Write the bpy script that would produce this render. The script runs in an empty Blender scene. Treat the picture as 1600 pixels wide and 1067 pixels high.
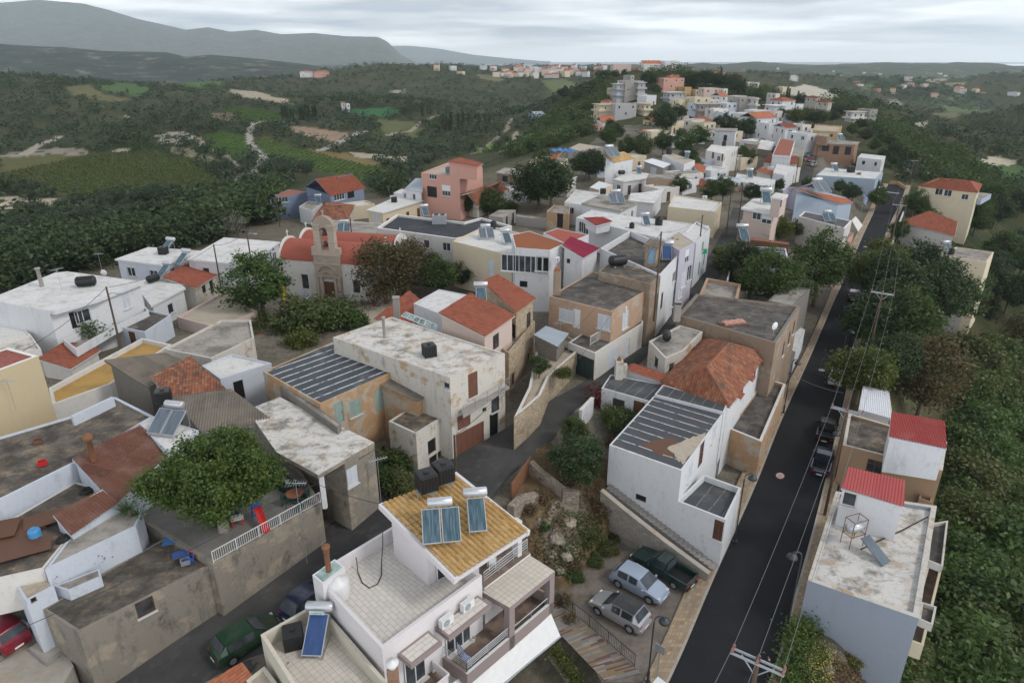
import bpy, bmesh, math, random
import numpy as np
from mathutils import Vector
random.seed(7); RNG = np.random.default_rng(7)
SC = bpy.context.scene; COL = SC.collection; R = math.radians

# ------------------------------------------------------------------ camera, sky, sun, exposure
CAM_H = 35.0; PITCH = R(22.8)
cam_d = bpy.data.cameras.new('camera'); cam = bpy.data.objects.new('camera', cam_d); COL.objects.link(cam)
cam.location = (0, 0, CAM_H); cam.rotation_euler = (R(90) - PITCH, 0, 0)
cam_d.sensor_width = 36; cam_d.lens = 24; cam_d.clip_start = 1; cam_d.clip_end = 200000
SC.camera = cam
SC.view_settings.view_transform = 'Standard'; SC.view_settings.look = 'None'
SC.view_settings.exposure = -0.36; SC.view_settings.gamma = 1
SC.cycles.use_denoising = True; SC.cycles.max_bounces = 6; SC.cycles.diffuse_bounces = 3; SC.cycles.glossy_bounces = 2
SC.cycles.transmission_bounces = 3; SC.cycles.transparent_max_bounces = 6; SC.cycles.volume_bounces = 4
SC.cycles.sample_clamp_indirect = 4
SUN_EL, SUN_AZ = R(44), R(112)
W = bpy.data.worlds.new("World"); SC.world = W; W.use_nodes = True
def sky():
    nt = W.node_tree; nt.nodes.clear(); L = nt.links.new
    def n(t, **k):
        o = nt.nodes.new(t)
        for a, b in k.items(): setattr(o, a, b)
        return o
    out = n('ShaderNodeOutputWorld'); bg = n('ShaderNodeBackground'); bg.inputs['Strength'].default_value = 0.10
    st = n('ShaderNodeTexSky', sky_type='NISHITA', sun_disc=False, sun_elevation=SUN_EL, sun_rotation=SUN_AZ)
    tc = n('ShaderNodeTexCoord'); sep = n('ShaderNodeSeparateXYZ'); L(tc.outputs['Generated'], sep.inputs[0])
    z = n('ShaderNodeMath', operation='MAXIMUM'); L(sep.outputs['Z'], z.inputs[0]); z.inputs[1].default_value = 0.0
    # cloud deck as a flat ceiling: project the direction on a plane
    za = n('ShaderNodeMath', operation='ADD'); L(z.outputs[0], za.inputs[0]); za.inputs[1].default_value = 0.06
    dx = n('ShaderNodeMath', operation='DIVIDE'); L(sep.outputs['X'], dx.inputs[0]); L(za.outputs[0], dx.inputs[1])
    dy = n('ShaderNodeMath', operation='DIVIDE'); L(sep.outputs['Y'], dy.inputs[0]); L(za.outputs[0], dy.inputs[1])
    cb = n('ShaderNodeCombineXYZ'); L(dx.outputs[0], cb.inputs[0]); L(dy.outputs[0], cb.inputs[1])
    def noise(scale, det, rough, off):
        mp = n('ShaderNodeMapping'); L(cb.outputs[0], mp.inputs[0]); mp.inputs['Location'].default_value = off
        t = n('ShaderNodeTexNoise'); L(mp.outputs[0], t.inputs['Vector'])
        t.inputs['Scale'].default_value = scale; t.inputs['Detail'].default_value = det; t.inputs['Roughness'].default_value = rough
        return t
    n1 = noise(.2, 7, .5, (3.4, 1.3, 0)); n2 = noise(.55, 6, .5, (7.1, 9.3, 0))
    mixn = n('ShaderNodeMix'); mixn.inputs[0].default_value = .3
    L(n1.outputs['Fac'], mixn.inputs[2]); L(n2.outputs['Fac'], mixn.inputs[3])
    rp = n('ShaderNodeValToRGB'); L(mixn.outputs[0], rp.inputs[0]); e = rp.color_ramp.elements
    e[0].position = .43; e[0].color = (9.6, 10.3, 11.4, 1); e[1].position = .575; e[1].color = (31, 31, 31, 1)
    m1 = e.new(.5); m1.color = (18.5, 18.8, 19.4, 1)
    # horizon band: smooth pale blue-white air
    hz = n('ShaderNodeMapRange'); L(z.outputs[0], hz.inputs[0]); hz.inputs[1].default_value = 0.0; hz.inputs[2].default_value = .028
    hc = n('ShaderNodeMix', data_type='RGBA'); L(hz.outputs[0], hc.inputs[0]); hc.inputs[6].default_value = (20, 20.4, 21, 1); L(rp.outputs[0], hc.inputs[7])
    # sky dimmed towards overhead to lower the ambient light
    zr = n('ShaderNodeMapRange'); L(z.outputs[0], zr.inputs[0]); zr.inputs[1].default_value = .12; zr.inputs[2].default_value = .9
    zr.inputs[3].default_value = 1.0; zr.inputs[4].default_value = .5
    zm = n('ShaderNodeVectorMath', operation='SCALE'); L(hc.outputs[2], zm.inputs[0]); L(zr.outputs[0], zm.inputs['Scale'])
    mx = n('ShaderNodeMix', data_type='RGBA'); mx.inputs[0].default_value = .9; L(st.outputs[0], mx.inputs[6]); L(zm.outputs[0], mx.inputs[7])
    L(mx.outputs[2], bg.inputs[0]); L(bg.outputs[0], out.inputs[0])
sky()
sun_d = bpy.data.lights.new('sun', 'SUN'); sun = bpy.data.objects.new('sun', sun_d); COL.objects.link(sun)
sun_d.energy = 2.0; sun_d.angle = R(12); sun_d.color = (1, .96, .9)
# sun direction: from behind and right of the camera, high
sun.rotation_euler = Vector((math.sin(SUN_AZ)*math.cos(SUN_EL), math.cos(SUN_AZ)*math.cos(SUN_EL), math.sin(SUN_EL))).to_track_quat('Z', 'Y').to_euler()

# ------------------------------------------------------------------ measuring: photograph pixel -> point in the place
FPX, CX, CY = 1600*24/36, 800.0, 533.5
cP, sP = math.cos(PITCH), math.sin(PITCH)
def ray(px, py):
    x = (px-CX)/FPX; y = -(py-CY)/FPX
    return Vector((x, cP + y*sP, -sP + y*cP))
def at(px, py, z=0.0):
    d = ray(px, py); t = (z-CAM_H)/d.z
    return Vector((d.x*t, d.y*t, z))
def atd(px, py, d):
    r = ray(px, py); return Vector((r.x*d, r.y*d, CAM_H + r.z*d))
def depth(p): return p.y*cP - (p.z-CAM_H)*sP

# ------------------------------------------------------------------ mesh builder
def link(o, root=None):
    COL.objects.link(o)
    if root is not None: o.parent = root
    return o
LOCAL = set()
def origin(o):
    """where the things of o's tree stand: parts measured in the place are stored relative to it; things built about their own base are LOCAL"""
    v = Vector((0, 0, 0))
    while o is not None:
        if o.name in LOCAL: return Vector((0, 0, 0))
        v = v+o.location; o = o.parent
    return v
class MB:
    def __init__(s): s.v = []; s.f = []; s.uv = []; s.mi = []
    def face(s, pts, m=0, uv=None):
        b = len(s.v); s.v += [tuple(p) for p in pts]; s.f.append(tuple(range(b, b+len(pts)))); s.mi.append(m)
        s.uv.append(uv if uv else [(p[0], p[1]) for p in pts])
    def grid(s, rows, m=0, closed=False, uvs=None):
        b = len(s.v); nr = len(rows); nc = len(rows[0])
        for r in rows: s.v += [tuple(p) for p in r]
        for i in range(nr-1):
            for j in range(nc if closed else nc-1):
                k = (j+1) % nc
                s.f.append((b+i*nc+j, b+i*nc+k, b+(i+1)*nc+k, b+(i+1)*nc+j)); s.mi.append(m)
                s.uv.append([uvs[i][j], uvs[i][k], uvs[i+1][k], uvs[i+1][j]] if uvs else [(0, 0)]*4)
    def box(s, c, h, ax=None, m=0):
        c = Vector(c); a = ax or (Vector((1, 0, 0)), Vector((0, 1, 0)), Vector((0, 0, 1)))
        X, Y, Z = [a[i]*h[i] for i in range(3)]
        P = [c+X*i+Y*j+Z*k for i in (-1, 1) for j in (-1, 1) for k in (-1, 1)]
        for q in ((0, 1, 3, 2), (4, 6, 7, 5), (0, 4, 5, 1), (2, 3, 7, 6), (0, 2, 6, 4), (1, 5, 7, 3)):
            s.face([P[i] for i in q], m, [(0, 0), (1, 0), (1, 1), (0, 1)])
    def bar(s, p0, p1, w, h=None, m=0, up=Vector((0, 0, 1))):
        p0, p1 = Vector(p0), Vector(p1); d = p1-p0; L = d.length
        if L < 1e-6: return
        X = d/L; Y = up.cross(X)
        if Y.length < 1e-3: Y = Vector((0, 1, 0)).cross(X)
        Y.normalize(); Z = X.cross(Y)
        s.box((p0+p1)/2, (L/2, w/2, (h or w)/2), (X, Y, Z), m)
    def tube(s, pts, r, n=6, m=0, cap=True):
        pts = [Vector(p) for p in pts]; rs = r if isinstance(r, (list, tuple)) else [r]*len(pts); rows = []
        for i, p in enumerate(pts):
            d = (pts[min(i+1, len(pts)-1)]-pts[max(i-1, 0)]).normalized()
            a = d.cross(Vector((0, 0, 1)) if abs(d.z) < .95 else Vector((1, 0, 0))).normalized(); b = d.cross(a)
            rows.append([p+(a*math.cos(2*math.pi*k/n)+b*math.sin(2*math.pi*k/n))*rs[i] for k in range(n)])
        s.grid(rows, m, True)
        if cap: s.face(rows[0][::-1], m); s.face(rows[-1], m)
    def lathe(s, prof, c=(0, 0, 0), n=16, m=0):
        c = Vector(c)
        s.grid([[c+Vector((r*math.cos(2*math.pi*k/n), r*math.sin(2*math.pi*k/n), z)) for k in range(n)] for r, z in prof], m, True)
    def prism(s, poly, z0, z1, m=0, mt=None, bottom=False):
        n = len(poly)
        for i in range(n):
            a, b = poly[i], poly[(i+1) % n]; L = (Vector(b[:2])-Vector(a[:2])).length
            s.face([(a[0], a[1], z0), (b[0], b[1], z0), (b[0], b[1], z1), (a[0], a[1], z1)], m, [(0, z0), (L, z0), (L, z1), (0, z1)])
        s.face([(p[0], p[1], z1) for p in poly], m if mt is None else mt, polyuv(poly))
        if bottom: s.face([(p[0], p[1], z0) for p in poly][::-1], m)
    def build(s, name, mats, root=None, smooth=False):
        me = bpy.data.meshes.new(name); off = origin(root)
        me.from_pydata([(v[0]-off[0], v[1]-off[1], v[2]-off[2]) for v in s.v], [], s.f)
        mats = mats if isinstance(mats, (list, tuple)) else [mats]
        for m_ in mats: me.materials.append(M(m_))
        me.polygons.foreach_set('material_index', s.mi)
        uvl = me.uv_layers.new(name='UVMap'); flat = [c for fu in s.uv for c in fu]
        uvl.data.foreach_set('uv', np.array(flat, dtype=np.float32).ravel())
        if smooth: me.polygons.foreach_set('use_smooth', [True]*len(me.polygons))
        me.update()
        o = bpy.data.objects.new(name, me); link(o, root)
        return o
def polyuv(poly):
    a = Vector(poly[0][:2]); e = Vector(poly[1][:2])-a
    if e.length < 1e-6: e = Vector((1, 0))
    e.normalize(); n = Vector((-e.y, e.x))
    return [((Vector(p[:2])-a).dot(e), (Vector(p[:2])-a).dot(n)) for p in poly]
def tag(o, label=None, cat=None, group=None, kind=None):
    if label: o['label'] = label
    if cat: o['category'] = cat
    if group: o['group'] = group
    if kind: o['kind'] = kind
    return o
def thing(name, label, cat, loc=(0, 0, 0), rz=0.0, group=None, local=False):
    o = bpy.data.objects.new(name, None); link(o); o.location = loc; o.rotation_euler = (0, 0, rz)
    if local: LOCAL.add(o.name)
    return tag(o, label, cat, group)
def dup(root, loc, rz=None, label=None, group=None, sc=None):
    def cp(o, par):
        c = o.copy(); COL.objects.link(c); c.parent = par
        for ch in list(o.children): cp(ch, c)
        return c
    r = cp(root, None); r.location = loc
    if rz is not None: r.rotation_euler = (0, 0, rz)
    if sc is not None: r.scale = sc if isinstance(sc, (tuple, list)) else (sc, sc, sc)
    if label: r['label'] = label
    if group: r['group'] = group
    return r
class Proto:
    """builds a thing once at first use, then copies it with its parts"""
    def __init__(s, fn): s.fn = fn; s.o = None
    def __call__(s, loc, rz=0.0, label=None, group=None, sc=None):
        if s.o is None:
            s.o = s.fn(); r = s.o; r.location = loc; r.rotation_euler = (0, 0, rz)
            if sc is not None: r.scale = sc if isinstance(sc, (tuple, list)) else (sc, sc, sc)
            if label: r['label'] = label
            if group: r['group'] = group
            return r
        if group is None and 'group' in s.o and label is None: group = s.o['group']
        return dup(s.o, loc, rz, label, group, sc if sc is not None else 1.0)
# ------------------------------------------------------------------ materials
MATS = {}; MDEF = {}
def M(name):
    if not isinstance(name, str): return name
    if name in MATS: return MATS[name]
    if name in MDEF: m = MDEF[name](name)
    else: raise KeyError(name)
    MATS[name] = m; return m
class NT:
    def __init__(s, name):
        s.m = bpy.data.materials.new(name); s.m.use_nodes = True; s.nt = s.m.node_tree; s.nt.nodes.clear()
        s.out = s.n('ShaderNodeOutputMaterial')
    def n(s, t, **k):
        o = s.nt.nodes.new(t)
        for a, b in k.items(): setattr(o, a, b)
        return o
    def L(s, a, b): s.nt.links.new(a, b)
    def set(s, inp, v):
        if hasattr(v, 'is_linked') or hasattr(v, 'links'): s.L(v, inp)
        else:
            if isinstance(v, tuple) and len(v) == 3 and len(inp.default_value) == 4: v = v+(1,)
            inp.default_value = v
    def pos(s, scale=(1, 1, 1), obj=False):
        if obj: g = s.n('ShaderNodeTexCoord').outputs['Object']
        else: g = s.n('ShaderNodeNewGeometry').outputs['Position']
        mp = s.n('ShaderNodeMapping'); s.L(g, mp.inputs[0]); mp.inputs['Scale'].default_value = scale
        return mp.outputs[0]
    def uv(s, scale=(1, 1, 1)):
        mp = s.n('ShaderNodeMapping'); s.L(s.n('ShaderNodeUVMap').outputs[0], mp.inputs[0]); mp.inputs['Scale'].default_value = scale
        return mp.outputs[0]
    def noise(s, vec, scale, detail=4, rough=.55):
        t = s.n('ShaderNodeTexNoise'); s.L(vec, t.inputs['Vector']); t.inputs['Scale'].default_value = scale
        t.inputs['Detail'].default_value = detail; t.inputs['Roughness'].default_value = rough
        return t.outputs['Fac']
    def ramp(s, fac, a, b, lo=0.0, hi=1.0):
        t = s.n('ShaderNodeMapRange'); s.L(fac, t.inputs[0]); t.inputs[1].default_value = a; t.inputs[2].default_value = b
        t.inputs[3].default_value = lo; t.inputs[4].default_value = hi; return t.outputs[0]
    def mix(s, f, a, b, mode='MIX'):
        t = s.n('ShaderNodeMix', data_type='RGBA', blend_type=mode); s.set(t.inputs[0], f); s.set(t.inputs[6], a); s.set(t.inputs[7], b)
        return t.outputs[2]
    def math(s, op, a, b=0.0):
        t = s.n('ShaderNodeMath', operation=op); s.set(t.inputs[0], a); s.set(t.inputs[1], b); return t.outputs[0]
    def rand(s, vec):
        t = s.n('ShaderNodeTexWhiteNoise', noise_dimensions='3D'); s.L(vec, t.inputs['Vector']); return t.outputs['Value']
    def vfloor(s, vec):
        t = s.n('ShaderNodeVectorMath', operation='FLOOR'); s.L(vec, t.inputs[0]); return t.outputs[0]
    def bsdf(s, col, rough=.85, spec=.3, metal=0.0, bump=None, bstr=.3, bdist=.05):
        b = s.n('ShaderNodeBsdfPrincipled'); s.set(b.inputs['Base Color'], col); s.set(b.inputs['Roughness'], rough)
        b.inputs['Specular IOR Level'].default_value = spec; b.inputs['Metallic'].default_value = metal
        if bump is not None:
            bp = s.n('ShaderNodeBump'); bp.inputs['Strength'].default_value = bstr; bp.inputs['Distance'].default_value = bdist
            s.L(bump, bp.inputs['Height']); s.L(bp.outputs[0], b.inputs['Normal'])
        s.L(b.outputs[0], s.out.inputs[0]); return s.m
def plaster(col, dirt=(.16, .14, .12), amt=.35, patch=None, pamt=.5, name=None):
    def f(nm):
        t = NT(nm); p = t.pos(); big = t.noise(p, .3, 5, .6); fine = t.noise(p, 6, 4)
        st = t.noise(t.pos((1, 1, .16)), 1.1, 7, .72)
        c = t.mix(t.ramp(big, .35, .7, 0, .16), col, tuple(x*.8 for x in col))
        if patch:
            pn = t.noise(t.pos((.7, .7, .9)), .9, 6, .62); c = t.mix(t.ramp(pn, pamt, pamt+.06), c, patch)
        c = t.mix(t.ramp(st, .55, .72, 0, amt*.8), c, dirt)
        bl = t.noise(t.pos((1, 1, .6)), .8, 7, .7); c = t.mix(t.ramp(bl, .57, .7, 0, amt*1.1), c, tuple(x*1.3 for x in dirt))
        b2 = t.noise(t.pos((1, 1, .8)), 3.2, 6, .75); c = t.mix(t.ramp(b2, .56, .72, 0, amt*.8), c, tuple(x*.9 for x in dirt))
        c = t.mix(t.ramp(fine, .3, .7, 0, .1), c, tuple(x*.6 for x in col))
        return t.bsdf(c, .9, .2, bump=t.noise(p, 14, 5, .65), bstr=.25, bdist=.03)
    return f
def roofing(col, dark, amt=.5, lo=.48, hi=.66, scale=.45, brown=None):
    def f(nm):
        t = NT(nm); p = t.pos((1, 1, 1)); a = t.noise(p, scale, 9, .68); b = t.noise(p, scale*5, 6, .7); g = t.noise(p, 9, 3)
        c = t.mix(t.ramp(t.noise(p, .2, 3), .35, .65, 0, .3), col, tuple(x*.78 for x in col))
        if brown: c = t.mix(t.ramp(t.noise(t.pos((.8, 1.1, 1)), scale*1.7, 8, .7), .5, .62, 0, .75), c, brown)
        c = t.mix(t.ramp(a, lo, hi, 0, amt), c, dark)
        c = t.mix(t.ramp(b, .54, .68, 0, amt*.75), c, dark)
        c = t.mix(t.ramp(t.noise(t.pos((.35, 2.2, 1)), 1.1, 7, .7), .56, .66, 0, amt*.6), c, tuple(x*1.15 for x in dark))
        c = t.mix(t.ramp(g, .35, .7, 0, .14), c, tuple(x*.5 for x in col))
        return t.bsdf(c, .92, .2, bump=t.noise(p, 6, 6, .7), bstr=.35, bdist=.06)
    return f
def tiles(cols, moss=(.07, .06, .05), mamt=.4, pu=.24, pv=.38):
    def f(nm):
        t = NT(nm); r = t.rand(t.vfloor(t.uv((1/pu, 1/pv, 1))))
        rp = t.n('ShaderNodeValToRGB'); t.L(r, rp.inputs[0]); e = rp.color_ramp.elements
        e[0].color = cols[0]+(1,); e[1].color = cols[-1]+(1,)
        for i, c in enumerate(cols[1:-1]): x = e.new((i+1)/(len(cols)-1)); x.color = c+(1,)
        p = t.pos(); c = t.mix(t.ramp(t.noise(p, .5, 6, .65), .48, .7, 0, mamt), rp.outputs[0], moss)
        c = t.mix(t.ramp(t.noise(p, 3, 5, .7), .55, .72, 0, mamt*.7), c, moss)
        return t.bsdf(c, .85, .25, bump=t.noise(p, 12, 4), bstr=.2, bdist=.02)
    return f
def stripes(base, line, period, lw, dirt=None, damt=.4, axis=0):
    def f(nm):
        t = NT(nm); sep = t.n('ShaderNodeSeparateXYZ'); t.L(t.uv(), sep.inputs[0]); x = sep.outputs[axis]
        p = t.pos(); wob = t.ramp(t.noise(p, .8, 4), 0, 1, -.07, .07)
        x = t.math('ADD', x, wob); fr = t.math('FRACT', t.math('DIVIDE', x, period))
        on = t.math('LESS_THAN', fr, lw/period); cell = t.math('FLOOR', t.math('DIVIDE', x, period))
        cv = t.n('ShaderNodeCombineXYZ'); t.L(cell, cv.inputs[0]); rv = t.rand(cv.outputs[0])
        c = t.mix(t.ramp(rv, 0, 1, 0, .5), base, tuple(v*1.45 for v in base))
        c = t.mix(t.ramp(t.noise(p, .5, 6, .65), .45, .72, 0, .5), c, tuple(v*1.7 for v in base))
        if dirt: c = t.mix(t.ramp(t.noise(p, .35, 7, .65), .56, .68, 0, damt), c, dirt)
        brk = t.ramp(t.noise(p, 1.6, 5, .7), .36, .5); on = t.math('MULTIPLY', on, brk)
        c = t.mix(on, c, line)
        return t.bsdf(c, .75, .35, bump=t.noise(p, 7, 5), bstr=.2, bdist=.03)
    return f
def paving(col, grout, w, h, var=.12, dirt=(.2, .17, .14), damt=.25, off=.5, mortar=.02):
    def f(nm):
        t = NT(nm); b = t.n('ShaderNodeTexBrick'); b.offset = off; t.L(t.uv(), b.inputs['Vector'])
        b.inputs['Scale'].default_value = 1; b.inputs['Brick Width'].default_value = w; b.inputs['Row Height'].default_value = h
        b.inputs['Mortar Size'].default_value = mortar; b.inputs['Mortar Smooth'].default_value = .2
        b.inputs['Color1'].default_value = col+(1,); b.inputs['Color2'].default_value = tuple(x*(1-var*2) for x in col)+(1,); b.inputs['Mortar'].default_value = grout+(1,)
        p = t.pos(); c = t.mix(t.ramp(t.noise(p, .5, 6, .65), .5, .72, 0, damt), b.outputs[0], dirt)
        c = t.mix(t.ramp(t.noise(p, 3, 5, .7), .5, .8, 0, damt*.6), c, dirt)
        return t.bsdf(c, .7, .3, bump=t.math('ADD', b.outputs['Fac'], t.noise(p, 10, 3)), bstr=.15, bdist=.02)
    return f
def stone(cols, mortar, scale=2.2, zs=1.6):
    def f(nm):
        t = NT(nm); p = t.pos((1, 1, zs)); wn = t.n('ShaderNodeTexNoise'); t.L(p, wn.inputs['Vector']); wn.inputs['Scale'].default_value = 1.5
        ad = t.n('ShaderNodeVectorMath', operation='MULTIPLY_ADD'); t.L(wn.outputs['Color'], ad.inputs[0]); ad.inputs[1].default_value = (.25, .25, .25); t.L(p, ad.inputs[2])
        v = t.n('ShaderNodeTexVoronoi'); t.L(ad.outputs[0], v.inputs['Vector']); v.inputs['Scale'].default_value = scale
        e = t.n('ShaderNodeTexVoronoi', feature='DISTANCE_TO_EDGE'); t.L(ad.outputs[0], e.inputs['Vector']); e.inputs['Scale'].default_value = scale
        sp = t.n('ShaderNodeSeparateColor'); t.L(v.outputs['Color'], sp.inputs[0])
        c = t.mix(sp.outputs[0], cols[0], cols[1]); c = t.mix(t.ramp(sp.outputs[1], .55, 1, 0, .7), c, cols[2])
        ed = t.ramp(e.outputs['Distance'], .0, .07); c = t.mix(ed, mortar, c)
        c = t.mix(t.ramp(t.noise(t.pos(), .5, 7, .65), .5, .7, 0, .4), c, tuple(x*.5 for x in cols[0]))
        return t.bsdf(c, .9, .2, bump=t.ramp(e.outputs['Distance'], 0, .15), bstr=.7, bdist=.08)
    return f
def flat(col, rough=.6, metal=0.0, spec=.4, var=.15):
    def f(nm):
        t = NT(nm); p = t.pos((1, 1, 1), True)
        c = t.mix(t.ramp(t.noise(p, 3, 5, .6), .35, .7, 0, var*2), col, tuple(x*.7 for x in col))
        return t.bsdf(c, rough, spec, metal)
    return f
def paint(col, metal=.3):
    def f(nm):
        t = NT(nm); p = t.pos((1, 1, 1), True); c = t.mix(t.ramp(t.noise(p, 2, 5, .65), .45, .75, 0, .18), col, (.25, .23, .2))
        m = t.bsdf(c, .32, .5, metal)
        for nd in t.nt.nodes:
            if nd.type == 'BSDF_PRINCIPLED': nd.inputs['Coat Weight'].default_value = .6; nd.inputs['Coat Roughness'].default_value = .12
        return m
    return f
def glass(col=(.025, .03, .035)):
    def f(nm):
        t = NT(nm); r = t.noise(t.pos((1, 1, 1)), .9, 3); c = t.mix(t.ramp(r, .4, .65), col, tuple(x*2.6 for x in col))
        return t.bsdf(c, .12, .6)
    return f
def leaf(cols, trans=.25, hue=.5, nscale=.35):
    """leaf colours: per leaf, per clump of the crown, per plant"""
    def f(nm):
        t = NT(nm); g = t.n('ShaderNodeNewGeometry'); ri = g.outputs['Random Per Island']
        cl = t.noise(t.pos(), nscale, 3, .5); orr = t.n('ShaderNodeObjectInfo').outputs['Random']
        c = t.mix(t.ramp(cl, .38, .62), cols[0], cols[1]); c = t.mix(t.ramp(ri, .55, 1, 0, .8), c, cols[2])
        c = t.mix(t.ramp(orr, 0, 1, 0, hue), c, cols[3] if len(cols) > 3 else tuple(x*.6 for x in cols[0]))
        d = t.n('ShaderNodeBsdfDiffuse'); t.L(c, d.inputs[0]); tr = t.n('ShaderNodeBsdfTranslucent'); t.L(c, tr.inputs[0])
        mx = t.n('ShaderNodeMixShader'); mx.inputs[0].default_value = trans; t.L(d.outputs[0], mx.inputs[1]); t.L(tr.outputs[0], mx.inputs[2])
        gl = t.n('ShaderNodeBsdfGlossy'); gl.inputs['Roughness'].default_value = .5; gl.inputs[0].default_value = (1, 1, 1, 1)
        m2 = t.n('ShaderNodeMixShader'); m2.inputs[0].default_value = .025; t.L(mx.outputs[0], m2.inputs[1]); t.L(gl.outputs[0], m2.inputs[2])
        t.L(m2.outputs[0], t.out.inputs[0]); return t.m
    return f
D = MDEF
D['white'] = plaster((.63, .64, .66), (.24, .23, .215), .42)
D['bluewhite'] = plaster((.54, .58, .65), (.24, .24, .24), .42)
D['offwhite'] = plaster((.62, .60, .57), (.28, .25, .22), .4)
D['clean'] = plaster((.68, .65, .66), (.4, .37, .35), .12)
D['cleanbeige'] = plaster((.60, .56, .47), (.35, .3, .25), .15)
D['mauve'] = plaster((.30, .245, .235), (.2, .16, .15), .15)
D['cream'] = plaster((.62, .54, .40), (.3, .25, .19), .25)
D['yellow'] = plaster((.52, .43, .28), (.35, .27, .16), .15)
D['ochrewall'] = plaster((.46, .32, .15), (.25, .18, .1), .3)
D['peach'] = plaster((.44, .30, .21), (.2, .16, .125), .6, (.42, .36, .29), .53)
D['orangewall'] = plaster((.44, .28, .16), (.18, .14, .105), .65, (.42, .37, .30), .5)
D['pink'] = plaster((.58, .33, .27), (.3, .2, .17), .25)
D['pinkbeige'] = plaster((.57, .46, .41), (.3, .25, .22), .2)
D['lilac'] = plaster((.47, .45, .53), (.28, .26, .28), .25)
D['blue'] = plaster((.20, .25, .35), (.16, .17, .2), .25)
D['paleblue'] = plaster((.36, .43, .52), (.2, .22, .25), .25)
D['tan'] = plaster((.36, .24, .15), (.2, .15, .11), .35)
D['grey'] = plaster((.33, .31, .29), (.12, .11, .10), .55)
D['greywall'] = plaster((.25, .225, .19), (.075, .068, .058), .85, (.34, .29, .225), .54)
D['darkgrey'] = plaster((.20, .185, .165), (.08, .07, .06), .6)
D['oldwhite'] = plaster((.56, .53, .48), (.14, .12, .10), .7, (.44, .32, .21), .57)
D['brownblock'] = plaster((.29, .22, .16), (.12, .095, .075), .7, (.34, .3, .25), .56)
D['flatgrey'] = plaster((.43, .43, .44), (.26, .26, .26), .3)
D['greyblue'] = plaster((.28, .32, .38), (.2, .21, .22), .25)
D['r_white'] = roofing((.66, .65, .63), (.16, .14, .12), .55, .56, .72)
D['r_whiter'] = roofing((.66, .66, .66), (.26, .235, .21), .5, .53, .72, .45, (.5, .45, .38))
D['r_whitedirty'] = roofing((.63, .61, .58), (.10, .09, .075), .7, .53, .64, .5, (.38, .28, .18))
D['r_grey'] = roofing((.36, .335, .30), (.10, .09, .08), .7, .46, .62)
D['r_dark'] = roofing((.16, .14, .12), (.045, .04, .036), .8, .42, .6, .55, (.33, .25, .16))
D['r_dark2'] = roofing((.125, .117, .11), (.045, .04, .038), .75, .43, .6, .6, (.24, .2, .155))
D['r_black'] = roofing((.045, .05, .06), (.12, .12, .12), .4, .5, .7)
D['r_ochre'] = roofing((.45, .28, .09), (.22, .14, .07), .5, .5, .68)
D['r_beige'] = roofing((.46, .40, .32), (.2, .16, .12), .5, .5, .68)
D['r_redpaint'] = roofing((.36, .10, .07), (.3, .1, .07), .4, .5, .7)
D['r_rust'] = roofing((.29, .10, .045), (.2, .1, .06), .5, .5, .7)
D['m_stripe'] = stripes((.045, .055, .065), (.62, .62, .62), 1.05, .13, (.3, .28, .26), .35, 0)
D['m_stripe_v'] = stripes((.045, .055, .065), (.62, .62, .62), 1.05, .13, (.3, .28, .26), .35, 1)
D['m_house'] = stripes((.055, .06, .068), (.6, .6, .6), 1.1, .09, (.1, .07, .06), .6, 1)
D['m_plain'] = stripes((.055, .06, .065), (.25, .25, .25), 1.0, .05, (.16, .14, .13), .6, 0)
D['t_red'] = tiles([(.27, .085, .05), (.33, .11, .065), (.29, .09, .055), (.23, .07, .045)], mamt=.3)
D['t_maroon'] = tiles([(.26, .08, .065), (.3, .1, .08), (.22, .07, .06)], mamt=.1)
D['t_old'] = tiles([(.25, .085, .045), (.30, .12, .065), (.19, .07, .045), (.34, .16, .095), (.14, .075, .055)], (.07, .058, .045), .85)
D['t_orange'] = tiles([(.38, .13, .065), (.42, .16, .085), (.33, .105, .055)], mamt=.3)
D['t_ochre'] = tiles([(.50, .33, .14), (.46, .29, .11), (.56, .39, .18), (.42, .26, .10), (.5, .33, .14)], (.2, .13, .06), .35)
D['c_asb'] = tiles([(.17, .145, .12), (.2, .17, .14), (.15, .13, .11)], (.07, .06, .05), .6, .9, 2.4)
D['c_brown'] = tiles([(.13, .055, .038), (.155, .068, .046), (.105, .045, .032)], (.30, .26, .24), .3, .9, 2.2)
D['c_red'] = tiles([(.26, .04, .035), (.29, .05, .045)], (.33, .16, .13), .35, 1, 9)
D['c_pinkred'] = tiles([(.36, .075, .075), (.4, .09, .085)], (.42, .2, .18), .35, 1, 9)
D['c_magenta'] = tiles([(.22, .02, .05), (.25, .03, .06)], (.18, .03, .05), .2, 1, 9)
D['c_white'] = tiles([(.66, .68, .72), (.62, .64, .68)], (.45, .44, .43), .35, 1, 4)
D['c_metal'] = tiles([(.33, .38, .43), (.37, .42, .47)], (.25, .25, .25), .3, 1, 4)
D['terrace'] = paving((.66, .62, .57), (.36, .33, .30), .6, .3, .05, (.4, .34, .28), .16, .5, .014)
D['smalltile'] = paving((.62, .57, .50), (.36, .32, .27), .33, .33, .05, (.36, .28, .2), .28, 0, .013)
D['browntile'] = paving((.25, .185, .145), (.14, .11, .09), .4, .4, .25, (.15, .12, .1), .3, .5, .01)
D['stonewall'] = stone([(.40, .31, .21), (.50, .41, .30), (.30, .22, .15)], (.42, .36, .28))
D['rubble'] = stone([(.30, .25, .20), (.38, .33, .27), (.22, .18, .15)], (.2, .17, .13), 2.6)
D['churchstone'] = paving((.43, .365, .30), (.31, .26, .21), .8, .42, .12, (.22, .18, .15), .35, .5, .012)
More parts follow.
